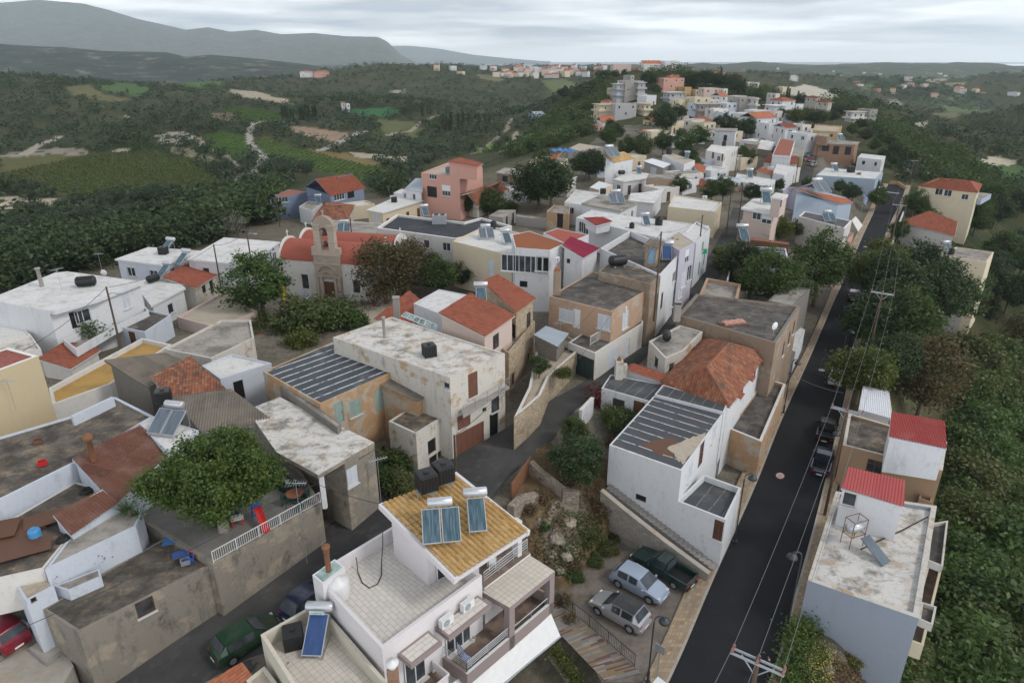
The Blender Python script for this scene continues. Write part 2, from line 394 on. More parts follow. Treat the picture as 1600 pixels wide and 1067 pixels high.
D['blockwall'] = paving((.33, .30, .26), (.2, .18, .16), .5, .22, .14, (.14, .12, .1), .45, .5, .02)
D['brick'] = paving((.36, .2, .12), (.25, .2, .16), .3, .14, .2, (.2, .14, .1), .3, .5, .015)
D['sidewalk'] = paving((.40, .30, .20), (.25, .19, .13), .25, .25, .22, (.3, .26, .22), .4, 0, .02)
def _slats(nm):
    t = NT(nm); sep = t.n('ShaderNodeSeparateXYZ'); t.L(t.uv((1/.12, 1/1.6, 1)), sep.inputs[0]); cb = t.n('ShaderNodeCombineXYZ')
    fx = t.math('FLOOR', sep.outputs[0]); t.L(fx, cb.inputs[0]); fy = t.math('FLOOR', t.math('ADD', sep.outputs[1], t.math('MULTIPLY', fx, .37))); t.L(fy, cb.inputs[1])
    r = t.rand(cb.outputs[0]); rp = t.n('ShaderNodeValToRGB'); t.L(r, rp.inputs[0]); rp.color_ramp.interpolation = 'CONSTANT'; e = rp.color_ramp.elements
    e[0].color = (.20, .185, .17, 1); e[1].position = .36; e[1].color = (.26, .245, .225, 1); a = e.new(.62); a.color = (.14, .07, .065, 1); b = e.new(.8); b.color = (.23, .17, .095, 1)
    c = t.mix(t.ramp(t.noise(t.pos(), 1.2, 6, .7), .5, .7, 0, .6), rp.outputs[0], (.15, .13, .11)); return t.bsdf(c, .8)
D['slatpath'] = _slats; D['chalkrock'] = roofing((.40, .36, .30), (.14, .11, .08), .7, .45, .62, .9, (.27, .2, .13))
def _asphalt(col, pal, amt):
    def f(nm):
        t = NT(nm); p = t.pos(); c = t.mix(t.ramp(t.noise(p, .12, 6, .6), .42, .68, 0, amt), col, pal)
        c = t.mix(t.ramp(t.noise(p, .8, 6, .7), .55, .72, 0, amt*.6), c, tuple(x*1.3 for x in pal))
        c = t.mix(t.ramp(t.noise(p, 25, 2), .3, .7, 0, .25), c, tuple(x*.5 for x in col)); return t.bsdf(c, .9, .15, bump=t.noise(p, 30, 3), bstr=.2, bdist=.02)
    return f
D['asphalt'] = _asphalt((.017, .018, .021), (.030, .031, .034), .7)
D['asphalt_old'] = _asphalt((.05, .05, .051), (.12, .115, .11), .8)
D['gravel'] = roofing((.21, .185, .165), (.10, .085, .07), .7, .43, .62, .6, (.20, .135, .08))
D['concrete'] = roofing((.40, .37, .33), (.2, .18, .15), .4, .48, .68, .5, (.42, .33, .22))
D['yard'] = roofing((.20, .19, .175), (.10, .095, .085), .5, .48, .66, .4)
D['paintwhite'] = flat((.74, .74, .74), .5); D['roadpaint'] = roofing((.62, .62, .6), (.05, .05, .05), .6, .5, .62, 2.5); D['roadred'] = flat((.42, .05, .05))
D['black'] = flat((.012, .013, .014), .45); D['rubber'] = flat((.018, .018, .018), .8); D['darkmetal'] = flat((.06, .065, .07), .45, .5)
D['steel'] = flat((.5, .52, .54), .35, .8); D['galv'] = flat((.42, .45, .48), .45, .6); D['rust'] = flat((.22, .1, .05), .8, var=.4)
D['tankwhite'] = flat((.7, .7, .7), .4); D['tanksilver'] = flat((.55, .57, .6), .35, .5); D['frame'] = flat((.7, .71, .72), .45)
D['framebrown'] = flat((.12, .055, .03), .6); D['garagebrown'] = flat((.17, .075, .05), .6, var=.3); D['garagegreen'] = flat((.03, .05, .05), .5)
D['shutterwhite'] = flat((.6, .63, .68), .5); D['shuttergreen'] = flat((.28, .36, .33), .7, var=.3); D['shutterbrown'] = flat((.11, .05, .035), .6); D['blueframe'] = flat((.2, .33, .45), .5)
D['woodold'] = flat((.12, .095, .07), .9, var=.4); D['pole'] = flat((.10, .065, .045), .9, var=.4); D['polegrey'] = flat((.30, .28, .26), .85)
D['insul'] = flat((.25, .08, .06), .4); D['wire'] = flat((.03, .03, .03), .6); D['wirelight'] = flat((.16, .165, .17), .6, .2)
D['glass'] = glass(); D['glassgreen'] = glass((.16, .22, .21))
def _coll(a, b):
    def f(nm):
        t = NT(nm); p = t.pos((9, .6, 1), True); c = t.mix(t.ramp(t.noise(p, 1.3, 4, .6), .4, .68), a, b); return t.bsdf(c, .2, .6)
    return f
D['collector'] = _coll((.035, .075, .10), (.12, .18, .22)); D['collectorblue'] = _coll((.025, .06, .17), (.04, .085, .22)); D['collectorgrey'] = _coll((.09, .12, .15), (.16, .19, .22))
D['vault'] = roofing((.34, .10, .07), (.3, .1, .08), .5, .52, .7, .5)
for k, c in dict(silver=(.36, .36, .38), lightblue=(.34, .41, .52), pickgreen=(.008, .035, .035), red=(.22, .012, .03), green=(.016, .06, .03), navy=(.012, .018, .06), carblack=(.008, .008, .01), carwhite=(.5, .53, .55), teal=(.03, .1, .13)).items(): D['p_'+k] = paint(c)
D['lamp_red'] = flat((.35, .02, .02), .3); D['lamp_clear'] = flat((.6, .62, .64), .2); D['tarp'] = flat((.015, .03, .1), .6); D['toyred'] = flat((.5, .02, .02), .4); D['toyblue'] = flat((.02, .1, .4), .4); D['toyyellow'] = flat((.6, .4, .12), .5)
D['bluebarrel'] = flat((.06, .25, .5), .5); D['terracotta'] = flat((.3, .11, .06), .8); D['plasticgreen'] = flat((.02, .06, .05), .5); D['pinkplastic'] = flat((.45, .1, .15), .5)
D['skin'] = flat((.38, .22, .16), .6); D['clothdark'] = flat((.02, .022, .035), .9); D['clothblue'] = flat((.03, .07, .2), .9); D['hair'] = flat((.02, .013, .01), .7)
D['flagblue'] = flat((.02, .1, .4), .8); D['flagwhite'] = flat((.7, .7, .7), .8); D['flagyellow'] = flat((.7, .5, .03), .8); D['greensign'] = flat((.02, .35, .2), .4); D['blue_sheet'] = flat((.05, .17, .42), .7)
D['bark'] = flat((.16, .125, .095), .95, var=.4); D['barkpale'] = flat((.3, .27, .24), .95, var=.3); D['cushion'] = flat((.55, .53, .5), .9); D['bronze'] = flat((.06, .05, .035), .5, .5)
D['lf_bright'] = leaf([(.045, .09, .013), (.08, .135, .02), (.12, .17, .035), (.06, .09, .016)], .3, .3, .5)
D['lf_mid'] = leaf([(.034, .074, .016), (.065, .115, .024), (.10, .15, .04), (.06, .08, .02)], .28, .6)
D['lf_dark'] = leaf([(.022, .048, .015), (.042, .074, .022), (.065, .10, .034), (.035, .05, .018)], .24)
D['lf_yellow'] = leaf([(.06, .085, .016), (.105, .13, .022), (.16, .17, .034), (.06, .075, .018)], .25)
D['lf_rusty'] = leaf([(.09, .062, .024), (.065, .07, .024), (.15, .10, .04), (.07, .06, .025)], .25, .4, .5)
D['lf_olive'] = leaf([(.034, .058, .028), (.052, .08, .036), (.085, .11, .06), (.026, .05, .02)], .2)
D['lf_slope'] = leaf([(.026, .065, .014), (.065, .125, .024), (.10, .16, .04), (.095, .10, .03)], .28, .9)
D['lf_dry'] = leaf([(.14, .085, .045), (.2, .14, .075), (.25, .18, .1), (.09, .07, .035)], .2, .6)
D['lf_vine'] = leaf([(.06, .085, .02), (.085, .115, .025), (.12, .14, .04), (.05, .075, .018)], .25)
D['lf_flower'] = leaf([(.16, .012, .02), (.05, .06, .02), (.22, .02, .03), (.12, .015, .02)], .3)
D['lf_gold'] = leaf([(.55, .42, .06), (.5, .5, .2), (.6, .55, .3), (.4, .35, .08)], .3)
D['lf_palm'] = leaf([(.05, .11, .03), (.08, .15, .04), (.11, .18, .06), (.05, .1, .03)], .2)
# ------------------------------------------------------------------ terrain: heights through measured points, thin-plate spline in (bearing, log distance)
ZP = [ # pixel, height
(0,700,5.5),(0,600,5),(60,520,4.5),(0,460,2),(120,440,2.5),(200,400,3),(300,360,2),(0,900,5),(150,850,5),(340,830,5),(250,700,5.5),(120,680,6),(430,640,5),(560,650,5),(620,720,3.6),
(30,1040,2.2),(110,1060,1.8),(250,1060,1.2),(350,1000,1.5),(430,960,2.1),(500,900,2.6),(590,830,3.2),(640,780,3.6),(740,745,4),(800,700,4.2),(870,640,4.5),(985,570,5),(1070,480,5),(1130,410,5),(1150,370,5),(1165,340,5.2),
(530,480,4),(400,520,4.5),(300,500,4.5),(450,440,4),(620,470,4),(700,560,4.5),(830,440,5),(950,400,5),(760,360,4.5),(600,360,4),(520,345,2.5),(690,335,3.5),(440,340,1),
(900,370,5),(1000,340,5),(1080,300,5),(930,310,5),(860,270,5),(960,280,5),(1150,283,4.5),(1230,300,3.8),(1255,255,4),(1200,260,4.5),(1130,240,5.5),
(900,680,4),(930,640,4.2),(880,760,3.4),(840,790,3.2),(945,755,3.4),(900,850,1.2),(870,880,.6),(960,830,1.2),(1020,830,.8),(900,1000,-.05),(960,960,0),(1060,900,0),(1000,890,0.02),(940,930,0.0),(1000,1010,0),
(930,1010,-.3),(960,1060,-1.2),(860,1040,-1.4),(700,1000,-1),(600,950,1.2),(560,1060,0),
(1110,880,0),(1080,790,0.6),(1000,700,2.5),(1120,600,2),(1190,640,0.3),(1230,580,.2),(1180,520,2.2),(1240,470,1.2),(1110,500,4.2),(1200,420,3.5),(1290,420,0.8),(1250,380,2.8),(1320,350,1.2),
(1040,1060,0),(1150,880,0),(1200,720,0),(1250,600,0),(1300,490,0),(1345,390,0),(1385,310,0),(1180,1060,0),(1240,900,0),(1290,740,0),(1320,600,0),(1345,500,0),(1375,410,0),(1405,320,0),
(1300,1060,-1.6),(1270,990,-.6),(1400,1062,-5),(1470,1050,-9),(1600,1060,-17),(1600,950,-19),(1600,800,-22),(1600,600,-23),(1600,450,-22),(1490,930,-9),(1480,800,-9),(1490,640,-9),(1390,560,-3),(1400,450,-2.2),(1480,500,-8),(1450,350,-2.5),(1500,335,-4),(1550,400,-13),(1560,500,-17),
(1600,380,-22),(1560,300,-13),(1430,290,-1),(700,1200,-.5),(1100,1300,0),(400,1300,1),(0,1300,2),(1600,1300,-10)]
DP = [ # pixel, depth in metres
(0,400,135),(100,400,140),(200,365,165),(0,330,200),(225,335,205),(400,325,185),(0,300,240),(150,270,290),(300,285,255),(0,245,320),(250,238,345),(100,190,430),(0,180,440),(200,150,560),(0,121,700),(100,131,680),(200,136,720),(300,136,800),(400,130,950),
(500,120,1100),(590,113,1200),(700,118,1300),(800,127,1600),(320,200,420),(450,250,320),(450,180,480),(560,250,330),(560,200,430),(640,160,600),(560,150,700),(420,150,650),(300,165,520),(700,210,450),(760,190,520),(720,160,700),(800,230,360),(700,250,330),(620,290,240),(500,300,230),(430,280,265),
(840,280,178),(870,240,216),(800,180,560),(850,190,400),(880,165,420),(900,210,290),(930,195,330),(960,160,375),(990,125,420),(1040,145,400),(1010,112,460),(1080,115,460),(1130,122,460),(1150,130,450),(1190,150,400),(1205,180,340),(1080,200,280),(1140,205,280),(1040,230,235),(1250,180,370),(1240,215,280),
(1300,265,215),(1330,235,250),(1340,195,330),(1300,150,450),(1395,290,197),(1420,250,240),(1440,225,290),(1380,190,380),(1500,205,600),(1450,190,750),(1420,178,950),(1250,140,900),(1290,160,700),(1440,128,1500),(1350,120,1400),(1310,133,1200),(1550,178,900),(1600,215,480),(1600,172,620),(1560,250,330),(1600,300,270),(1530,130,1900),(1600,125,2200),
(1550,110,3200),(1250,111,3000),(1000,110,3000),(870,112,1800),(830,108,2600),(700,110,3400),(400,110,3000),(100,110,3000),(1550,106,5500),(1250,106,5500),(900,106,5500),(600,106,5500),(200,108,5500),(1600,105,8500),(1200,104.5,8500),(800,104,8500),(300,105,8500),(0,106,8500),(-400,106,8500),(2000,106,8500),
(-300,115,800),(-300,200,420),(-300,330,200),(-300,450,120),(2000,180,700),(2000,300,250),(2000,500,130),(2000,115,2500)]
HP = [(0,1150,-38),(150,1150,-38),(300,1300,-40),(420,1500,-45),(600,2000,-75),(700,2200,-80),(1440,2200,-88),(1340,2000,-85),(1540,2700,-85),(1240,1900,-85),(1480,1150,-55),(1130,800,-45),(1020,760,-40),(1600,850,-45),(1240,700,-38),(930,700,-30)] # hollows behind the ridges: pixel column, distance, height
CP = np.array([list(at(*p)) for p in ZP]+[list(atd(*p)) for p in DP]+[[(x-CX)/FPX*d*1.06, d, z] for x, d, z in HP])
def polar(x, y): return np.stack([np.arctan2(x, y), np.log(np.maximum(np.hypot(x, y), 1e-3))], -1)
def tps_k(d2): return .5*d2*np.log(d2+1e-12)
_a = polar(CP[:, 0], CP[:, 1]); _n = len(_a)
_K = tps_k(((_a[:, None]-_a[None])**2).sum(-1))+np.eye(_n)*2e-4
_P = np.concatenate([np.ones((_n, 1)), _a], 1)
_S = np.linalg.solve(np.block([[_K, _P], [_P.T, np.zeros((3, 3))]]), np.concatenate([CP[:, 2], np.zeros(3)]))
def tps(x, y):
    q = polar(x.ravel(), y.ravel()); out = np.empty(len(q))
    for i in range(0, len(q), 20000):
        k = q[i:i+20000]; out[i:i+20000] = tps_k(((k[:, None]-_a[None])**2).sum(-1)) @ _S[:_n] + _S[_n] + k @ _S[_n+1:]
    return out.reshape(x.shape)
def vnoise(x, y, seed=0):
    """smooth value noise, vectorised"""
    xi, yi = np.floor(x).astype(np.int64), np.floor(y).astype(np.int64); fx, fy = x-xi, y-yi
    fx = fx*fx*(3-2*fx); fy = fy*fy*(3-2*fy)
    def h(a, b): 
        v = np.sin(a*127.1+b*311.7+seed*74.7)*43758.5453; return v-np.floor(v)
    return (h(xi, yi)*(1-fx)+h(xi+1, yi)*fx)*(1-fy)+(h(xi, yi+1)*(1-fx)+h(xi+1, yi+1)*fx)*fy
def fbm(x, y, o=4, seed=0):
    s = 0; a = .5; t = 0
    for i in range(o): s = s+a*vnoise(x*2**i, y*2**i, seed+i); t += a; a *= .5
    return s/t-.5
# roads: left edge / right edge measured on the picture
RD_L = [(930,1290),(1050,1055),(1115,905),(1180,760),(1222,655),(1265,560),(1295,490),(1322,430),(1350,365),(1375,312),(1388,288)]
RD_R = [(1100,1290),(1205,1055),(1243,925),(1277,800),(1301,700),(1322,610),(1340,520),(1359,440),(1384,365),(1409,312),(1416,290)]
ST_L = [(612,752,3.7),(680,736,3.95),(720,706,4.05),(785,672,4.2),(830,642,4.5),(905,600,4.85),(962,560,5),(1010,510,5),(1055,468,5),(1085,430,5),(1108,400,5),(1122,375,5),(1136,350,5.1),(1146,325,5.2)]
ST_R = [(640,800,3.55),(745,795,3.9),(800,738,4.05),(850,700,4.2),(900,640,4.5),(948,600,4.85),(990,574,5),(1042,524,5),(1082,478,5),(1120,440,5),(1138,405,5),(1148,375,5),(1158,350,5.1),(1165,325,5.2)]
AL_L = [(0,1150,.7),(130,1050,1.0),(250,975,1.6),(380,905,2.1),(480,845,2.6),(560,785,3.2),(632,752,3.7)]
AL_R = [(180,1280,.4),(300,1150,.8),(380,1060,1.4),(470,960,2.1),(540,890,2.6),(618,828,3.3),(690,785,3.8)]
BK_L = [(1268,238,4.5),(1262,248,4.4),(1252,262,4),(1242,282,3.8)]
BK_R = [(1280,238,4.5),(1276,250,4.4),(1272,264,4),(1268,284,3.8)]
def w3(l): return [at(p[0], p[1], p[2] if len(p) > 2 else 0.0) for p in l]
ROADS = {'main_road': (w3(RD_L), w3(RD_R)), 'village_street': (w3(ST_L), w3(ST_R)), 'alley': (w3(AL_L), w3(AL_R)), 'back_street': (w3(BK_L), w3(BK_R))}
PARK = [at(*p) for p in ((893,905),(962,828),(1112,893),(1070,965),(1020,1066),(940,1066),(905,1000))]
def seg_blend(x, y, z):
    for nm, (l, r) in ROADS.items():
        c = [(a+b)/2 for a, b in zip(l, r)]; hw = [(a-b).length/2 for a, b in zip(l, r)]
        best = np.full(x.shape, 1e9); bz = np.zeros(x.shape)
        for i in range(len(c)-1):
            a, b = c[i], c[i+1]; d = b-a; L2 = d.x*d.x+d.y*d.y
            t = np.clip(((x-a.x)*d.x+(y-a.y)*d.y)/L2, 0, 1); dist = np.hypot(x-(a.x+t*d.x), y-(a.y+t*d.y))-(hw[i]+(hw[i+1]-hw[i])*t)
            m = dist < best; best = np.where(m, dist, best); bz = np.where(m, a.z+t*d.z, bz)
        ex = 2.2 if nm == 'main_road' else .8
        w = 1-np.clip((best-ex)/3.0, 0, 1); w = w*w*(3-2*w); z = z*(1-w)+(bz-.12)*w
    return z
def inpoly(x, y, poly):
    ins = np.zeros(x.shape, bool); n = len(poly)
    for i in range(n):
        a, b = poly[i], poly[(i+1) % n]
        c = ((a[1] > y) != (b[1] > y)); dy = (b[1]-a[1]) or 1e-9
        ins ^= c & (x < (b[0]-a[0])*(y-a[1])/dy+a[0])
    return ins
NTH, NR = 620, 600
TH = np.linspace(R(-56), R(56), NTH); LR = np.linspace(math.log(13), math.log(11000), NR)
_T, _L = np.meshgrid(TH, LR); TX = np.exp(_L)*np.sin(_T); TY = np.exp(_L)*np.cos(_T)
TZ = tps(TX, TY); _r = np.exp(_L)
_far = np.clip((_r-120)/200, 0, 1); _rough = np.clip((_r-110)/80, 0, 1)
TZ += _far*fbm(TX/140, TY/140, 5, 3)*np.clip(_r/120, 0, 9)*1.1 + np.clip((_r-260)/500, 0, 1)*fbm(TX/300, TY/300, 3, 41)*np.minimum(_r, 2500)*.026 + _rough*fbm(TX/9, TY/9, 3, 9)*1.2
_slope = (TX > 30) & (_r < 150); TZ += np.where(TX > 28, np.clip((TX-28)/15, 0, 1)*fbm(TX/5, TY/5, 4, 5)*1.6, 0)
TZ -= np.clip((_r-8500)/1500, 0, 1)*60
TZ = seg_blend(TX, TY, TZ)
_pk = inpoly(TX, TY, PARK); TZ = np.where(_pk, np.minimum(np.maximum(TZ, -.04), -.03), TZ)
_bank = inpoly(TX, TY, [at(*p, 1) for p in ((805,790),(850,740),(945,760),(970,835),(895,905),(830,890))])
TZ = np.where(_bank & ~_pk, TZ+fbm(TX/1.2, TY/1.2, 4, 21)*1.1, TZ)
def gz(x, y):
    th = math.atan2(x, y); lr = math.log(max(math.hypot(x, y), 13.01))
    u = (th-TH[0])/(TH[1]-TH[0]); v = (lr-LR[0])/(LR[1]-LR[0]); i = min(max(int(u), 0), NTH-2); j = min(max(int(v), 0), NR-2); u = min(max(u-i, 0), 1); v = min(max(v-j, 0), 1)
    return float((TZ[j, i]*(1-u)+TZ[j, i+1]*u)*(1-v)+(TZ[j+1, i]*(1-u)+TZ[j+1, i+1]*u)*v)
def gpt(px, py, far=9000):
    """the ground point a pixel of the photograph shows"""
    r = ray(px, py); d = 14.0; pd = d
    while d < far:
        if CAM_H+r.z*d < gz(r.x*d, r.y*d):
            a, b = pd, d
            for _ in range(14):
                m = (a+b)/2
                if CAM_H+r.z*m < gz(r.x*m, r.y*m): b = m
                else: a = m
            return Vector((r.x*b, r.y*b, gz(r.x*b, r.y*b)))
        pd = d; d *= 1.012
    return Vector((r.x*far, r.y*far, CAM_H+r.z*far))
# ---- land cover, in the land's own colours: fields, tracks, bare chalk
GREEN = (.055, .10, .02)
COVER = [ # polygon on the ground (measured pixels), colour, softness
([(0,243),(60,241),(240,236),(300,250),(345,285),(335,303),(200,302),(150,312),(60,300),(0,292)], (.085,.082,.03)),
([(320,212),(350,205),(385,212),(392,240),(380,252),(345,240)], (.06,.115,.022)),
([(400,212),(440,225),(520,245),(600,262),(640,275),(600,285),(560,280),(480,262),(410,245)], (.068,.11,.025)),
([(480,232),(540,240),(590,252),(600,262),(520,248)], (.16,.12,.05)),
([(545,172),(600,168),(628,174),(620,182),(560,182)], (.025,.11,.04)),
([(345,172),(380,168),(440,176),(436,190),(380,188)], (.05,.10,.022)),
([(98,138),(140,133),(160,148),(200,155),(180,162),(120,150)], (.11,.10,.045)),
([(150,136),(200,131),(240,140),(225,150),(180,146)], (.05,.10,.025)),
([(260,129),(330,127),(350,133),(290,138)], (.055,.11,.022)),
([(445,196),(500,200),(545,210),(520,222),(470,212)], (.25,.18,.13)),
([(360,140),(400,143),(450,156),(446,162),(400,155),(365,148)], (.34,.28,.21)),
([(330,176),(372,178),(366,190),(330,186)], (.15,.11,.08)),
([(265,228),(300,235),(360,252),(375,262),(350,262),(300,246),(262,236)], (.21,.19,.13)),
([(540,236),(580,240),(640,246),(645,254),(620,252),(560,246)], (.33,.29,.23)),
([(745,232),(775,224),(775,230),(748,240)], (.09,.19,.02)),
([(590,186),(640,190),(660,200),(655,214),(600,210)], (.09,.1,.04)),
([(845,127),(880,123),(905,133),(880,145),(862,143)], (.10,.12,.05)),
([(745,116),(770,118),(790,124),(780,128),(750,122)], (.13,.13,.07)),
([(1400,121),(1440,119),(1448,123),(1415,127)], (.3,.26,.19)),
([(1436,130),(1470,122),(1482,124),(1465,133)], (.3,.26,.19)),
([(1475,131),(1510,128),(1505,133),(1480,136)], (.2,.2,.12)),
([(1340,135),(1370,128),(1375,133),(1350,142)], (.09,.11,.05)),
([(1460,160),(1540,165),(1550,176),(1480,176)], (.09,.12,.05)),
([(1455,152),(1500,150),(1505,158),(1470,162)], (.16,.16,.1)),
([(1460,176),(1510,178),(1490,184),(1455,182)], (.14,.14,.08)),
([(1520,247),(1560,243),(1592,252),(1580,258),(1530,254)], (.4,.36,.27)),
([(1535,255),(1600,258),(1600,285),(1560,275)], (.05,.10,.03)),
([(1225,136),(1260,132),(1295,142),(1306,158),(1290,163),(1250,155),(1228,148)], (.42,.39,.33)),
]
TRACKS = [ # pixel polyline, half width in metres, colour
([(0,244),(35,242),(60,228),(95,213)], 2.2, (.4,.36,.3)),([(310,216),(322,232),(350,240),(372,262)], 1.6, (.36,.32,.25)),
([(398,192),(390,205),(388,222),(412,243),(405,262),(372,280),(352,290),(330,305),(306,325),(250,370),(196,390)], 1.9, (.42,.39,.35)),
([(500,236),(530,222),(560,208),(575,205)], 2.0, (.42,.39,.35)),([(360,142),(385,152),(455,164)], 3, (.36,.31,.25)),([(440,190),(400,192)], 1.5, (.36,.31,.25)),
([(0,332),(60,340),(82,350),(110,360)], 1.0, (.3,.27,.22)),([(690,178),(660,190),(640,205),(605,212)], 1.5, (.36,.31,.25)),([(1240,118),(1238,126)], 6, (.5,.48,.45)),([(740,240),(790,205),(800,185)], 1.5, (.3,.26,.2))]
CHALK = [([(0,308),(30,306),(45,316),(90,310),(128,312),(125,318),(95,322),(70,326),(0,325)], (.48,.42,.32)),
([(0,241),(40,236),(100,230),(140,236),(130,243),(60,243),(20,245)], (.27,.24,.2)),([(240,218),(255,208),(300,204),(305,215),(280,220),(290,224),(250,226)], (.42,.38,.32)),([(170,235),(205,230),(208,235),(180,238)], (.38,.34,.28)),
([(195,182),(208,180),(208,186)], (.5,.45,.4)),([(350,140),(400,144),(398,150)], (.4,.36,.3)),([(780,238),(800,212),(812,200),(818,215),(800,235)], (.38,.34,.28)),([(845,205),(880,192),(878,212),(850,218)], (.2,.17,.13)),
([(608,140),(632,140),(628,147),(612,146)], (.38,.33,.28)),([(1480,238),(1500,230),(1512,240),(1508,256),(1490,252)], (.3,.25,.18)),([(1430,236),(1470,228),(1490,230),(1480,236)], (.26,.22,.16)),([(1380,210),(1420,205),(1428,212),(1400,216)], (.3,.25,.2)),
([(1370,160),(1400,155),(1410,162),(1380,166)], (.34,.3,.26)),([(1425,192),(1450,188),(1448,196),(1430,198)], (.4,.36,.32))]
def terrain():
    base = np.zeros(TX.shape+(3,)); n1 = fbm(TX/30, TY/30, 5, 11)+.5; n2 = fbm(TX/6, TY/6, 4, 12)+.5
    k = np.clip((n1-.35)/.3, 0, 1)[..., None]; base = (1-k)*np.array((.026, .042, .016))+k*np.array((.058, .062, .026))
    k = np.clip((n2-.55)/.25, 0, 1)[..., None]*.6; base = base*(1-k)+k*np.array((.14, .105, .06))
    vil = np.clip((150-np.hypot(TX-10, TY-85))/60, 0, 1)*(TX < 60); k = vil[..., None]*.8; base = base*(1-k)+k*(np.array((.20, .17, .135))*(.7+.6*n2[..., None]))
    sl = (TX > 26) & (np.hypot(TX, TY) < 160); k = np.where(sl, .9, 0)[..., None]; cs = np.array((.035, .05, .02))*(1-n2[..., None])+n2[..., None]*np.array((.12, .095, .05)); base = base*(1-k)+k*cs
    vm = inpoly(TX, TY, [gpt(*p) for p in ((-60,505),(180,420),(350,388),(440,372),(520,350),(600,335),(690,345),(860,255),(960,200),(1060,190),(1240,185),(1330,262),(1375,300),(1330,400),(1245,600),(1040,1066),(-60,1066))]); k = np.where(vm, .85, 0)[..., None]*np.clip((n1-.25)/.2, .25, 1)[..., None]; base = base*(1-k)+k*np.array((.21, .185, .155))*(.65+.6*n2[..., None])
    for poly, c in COVER:
        w = [gpt(*p) for p in poly]; m = inpoly(TX+fbm(TX/12, TY/12, 3, 4)*6, TY+fbm(TX/12, TY/12, 3, 5)*6, w); v = (.82+.36*n2)[..., None]; base = np.where(m[..., None], np.array(c)*v*1.3, base)
    for poly, c in CHALK:
        w = [gpt(*p) for p in poly]; m = inpoly(TX+fbm(TX/7, TY/7, 3, 6)*9, TY+fbm(TX/7, TY/7, 3, 7)*9, w) & (fbm(TX/5, TY/5, 4, 15) > -.12); base = np.where(m[..., None], np.array(c)*(.7+.6*n2)[..., None], base)
    for pl, hw, c in TRACKS:
        w = [gpt(*p) for p in pl]
        for a, b in zip(w, w[1:]):
            d = b-a; t = np.clip(((TX-a.x)*d.x+(TY-a.y)*d.y)/max(d.x*d.x+d.y*d.y, 1e-6), 0, 1); m = np.hypot(TX-a.x-t*d.x, TY-a.y-t*d.y) < hw; base[m] = np.array(c)*(.85+.3*n2[m])[:, None]
    bk = [at(*p, 1) for p in ((800,800),(850,740),(945,758),(1110,893),(1100,905),(965,830),(895,905),(840,905))]; m = inpoly(TX, TY, bk)
    kk = np.clip((fbm(TX/2.2, TY/2.2, 4, 31)+.02)/.12, 0, 1)[..., None]; rock = inpoly(TX, TY, [at(*p, 1.5) for p in ((845,840),(880,790),(925,800),(905,860),(865,885))])
    dry = (1-kk)*np.array((.13, .085, .045))+kk*np.array((.20, .14, .08)); dry = np.where(rock[..., None], (1-kk)*np.array((.2, .17, .13))+kk*np.array((.42, .38, .31)), dry); base = np.where(m[..., None], dry, base)
    v = np.stack([TX, TY, TZ], -1).reshape(-1, 3); me = bpy.data.meshes.new('terrain'); nq = (NR-1)*(NTH-1)
    i = np.arange(NR-1)[:, None]*NTH+np.arange(NTH-1)[None]; q = np.stack([i, i+NTH, i+NTH+1, i+1], -1).reshape(-1)[::1]
    q = np.stack([i, i+1, i+NTH+1, i+NTH], -1).reshape(-1)
    me.vertices.add(len(v)); me.vertices.foreach_set('co', v.astype(np.float32).ravel()); me.loops.add(nq*4); me.loops.foreach_set('vertex_index', q.astype(np.int32))
    me.polygons.add(nq); me.polygons.foreach_set('loop_start', np.arange(0, nq*4, 4, dtype=np.int32)); me.update(calc_edges=True)
    me.polygons.foreach_set('use_smooth', np.ones(nq, bool))
    ca = me.color_attributes.new('cover', 'FLOAT_COLOR', 'POINT'); ca.data.foreach_set('color', np.concatenate([base.reshape(-1, 3), np.ones((len(v), 1))], 1).astype(np.float32).ravel())
    t = NT('ground'); a = t.n('ShaderNodeAttribute', attribute_name='cover'); p = t.pos()
    c = t.mix(t.ramp(t.noise(p, .9, 7, .7), .42, .62, 0, .5), a.outputs['Color'], (.05, .06, .03)); c = t.mix(t.ramp(t.noise(p, 4, 4, .7), .3, .7, 0, .4), c, a.outputs['Color'])
    c = t.mix(1.0, c, t.ramp(t.noise(p, 2.5, 6, .75), .3, .7, .65, 1.25), 'MULTIPLY')
    me.materials.append(t.bsdf(c, .95, .1, bump=t.noise(p, 2.2, 6, .7), bstr=.5, bdist=.25))
    o = bpy.data.objects.new('ground', me); link(o); tag(o, kind='structure')
terrain()
def strip(name, l, r, mat, dz=.0, kerb=None):
    mb = MB(); s = 0
    def sub(a):
        out = []
        for i in range(len(a)-1):
            for k in range(8):
                t = k/8; p0 = a[max(i-1, 0)]; p1 = a[i]; p2 = a[i+1]; p3 = a[min(i+2, len(a)-1)]
                out.append(.5*((2*p1)+(p2-p0)*t+(2*p0-5*p1+4*p2-p3)*t*t+(3*p1-p0-3*p2+p3)*t**3))
        return out+[a[-1]]
    l, r = sub(l), sub(r); rows = []; uv = []
    for a, b in zip(l, r):
        rows.append([a+(b-a)*k/4+Vector((0, 0, dz)) for k in range(5)]); uv.append([((b-a).length*k/4, s) for k in range(5)]); s += .8
    mb.grid(rows, 0, uvs=uv)
    if kerb:
        for e in (l, r):
            mb.grid([[p+Vector((0, 0, dz)), p+Vector((0, 0, -.3))] for p in e], 0)
    o = mb.build(name, mat); tag(o, kind='structure'); return l, r
MR = strip('road', *ROADS['main_road'], 'asphalt', .0)
strip('road', *ROADS['village_street'], 'asphalt_old', .0); strip('road', *ROADS['alley'], 'asphalt_old', -.012); strip('road', *ROADS['back_street'], 'asphalt_old', .0)
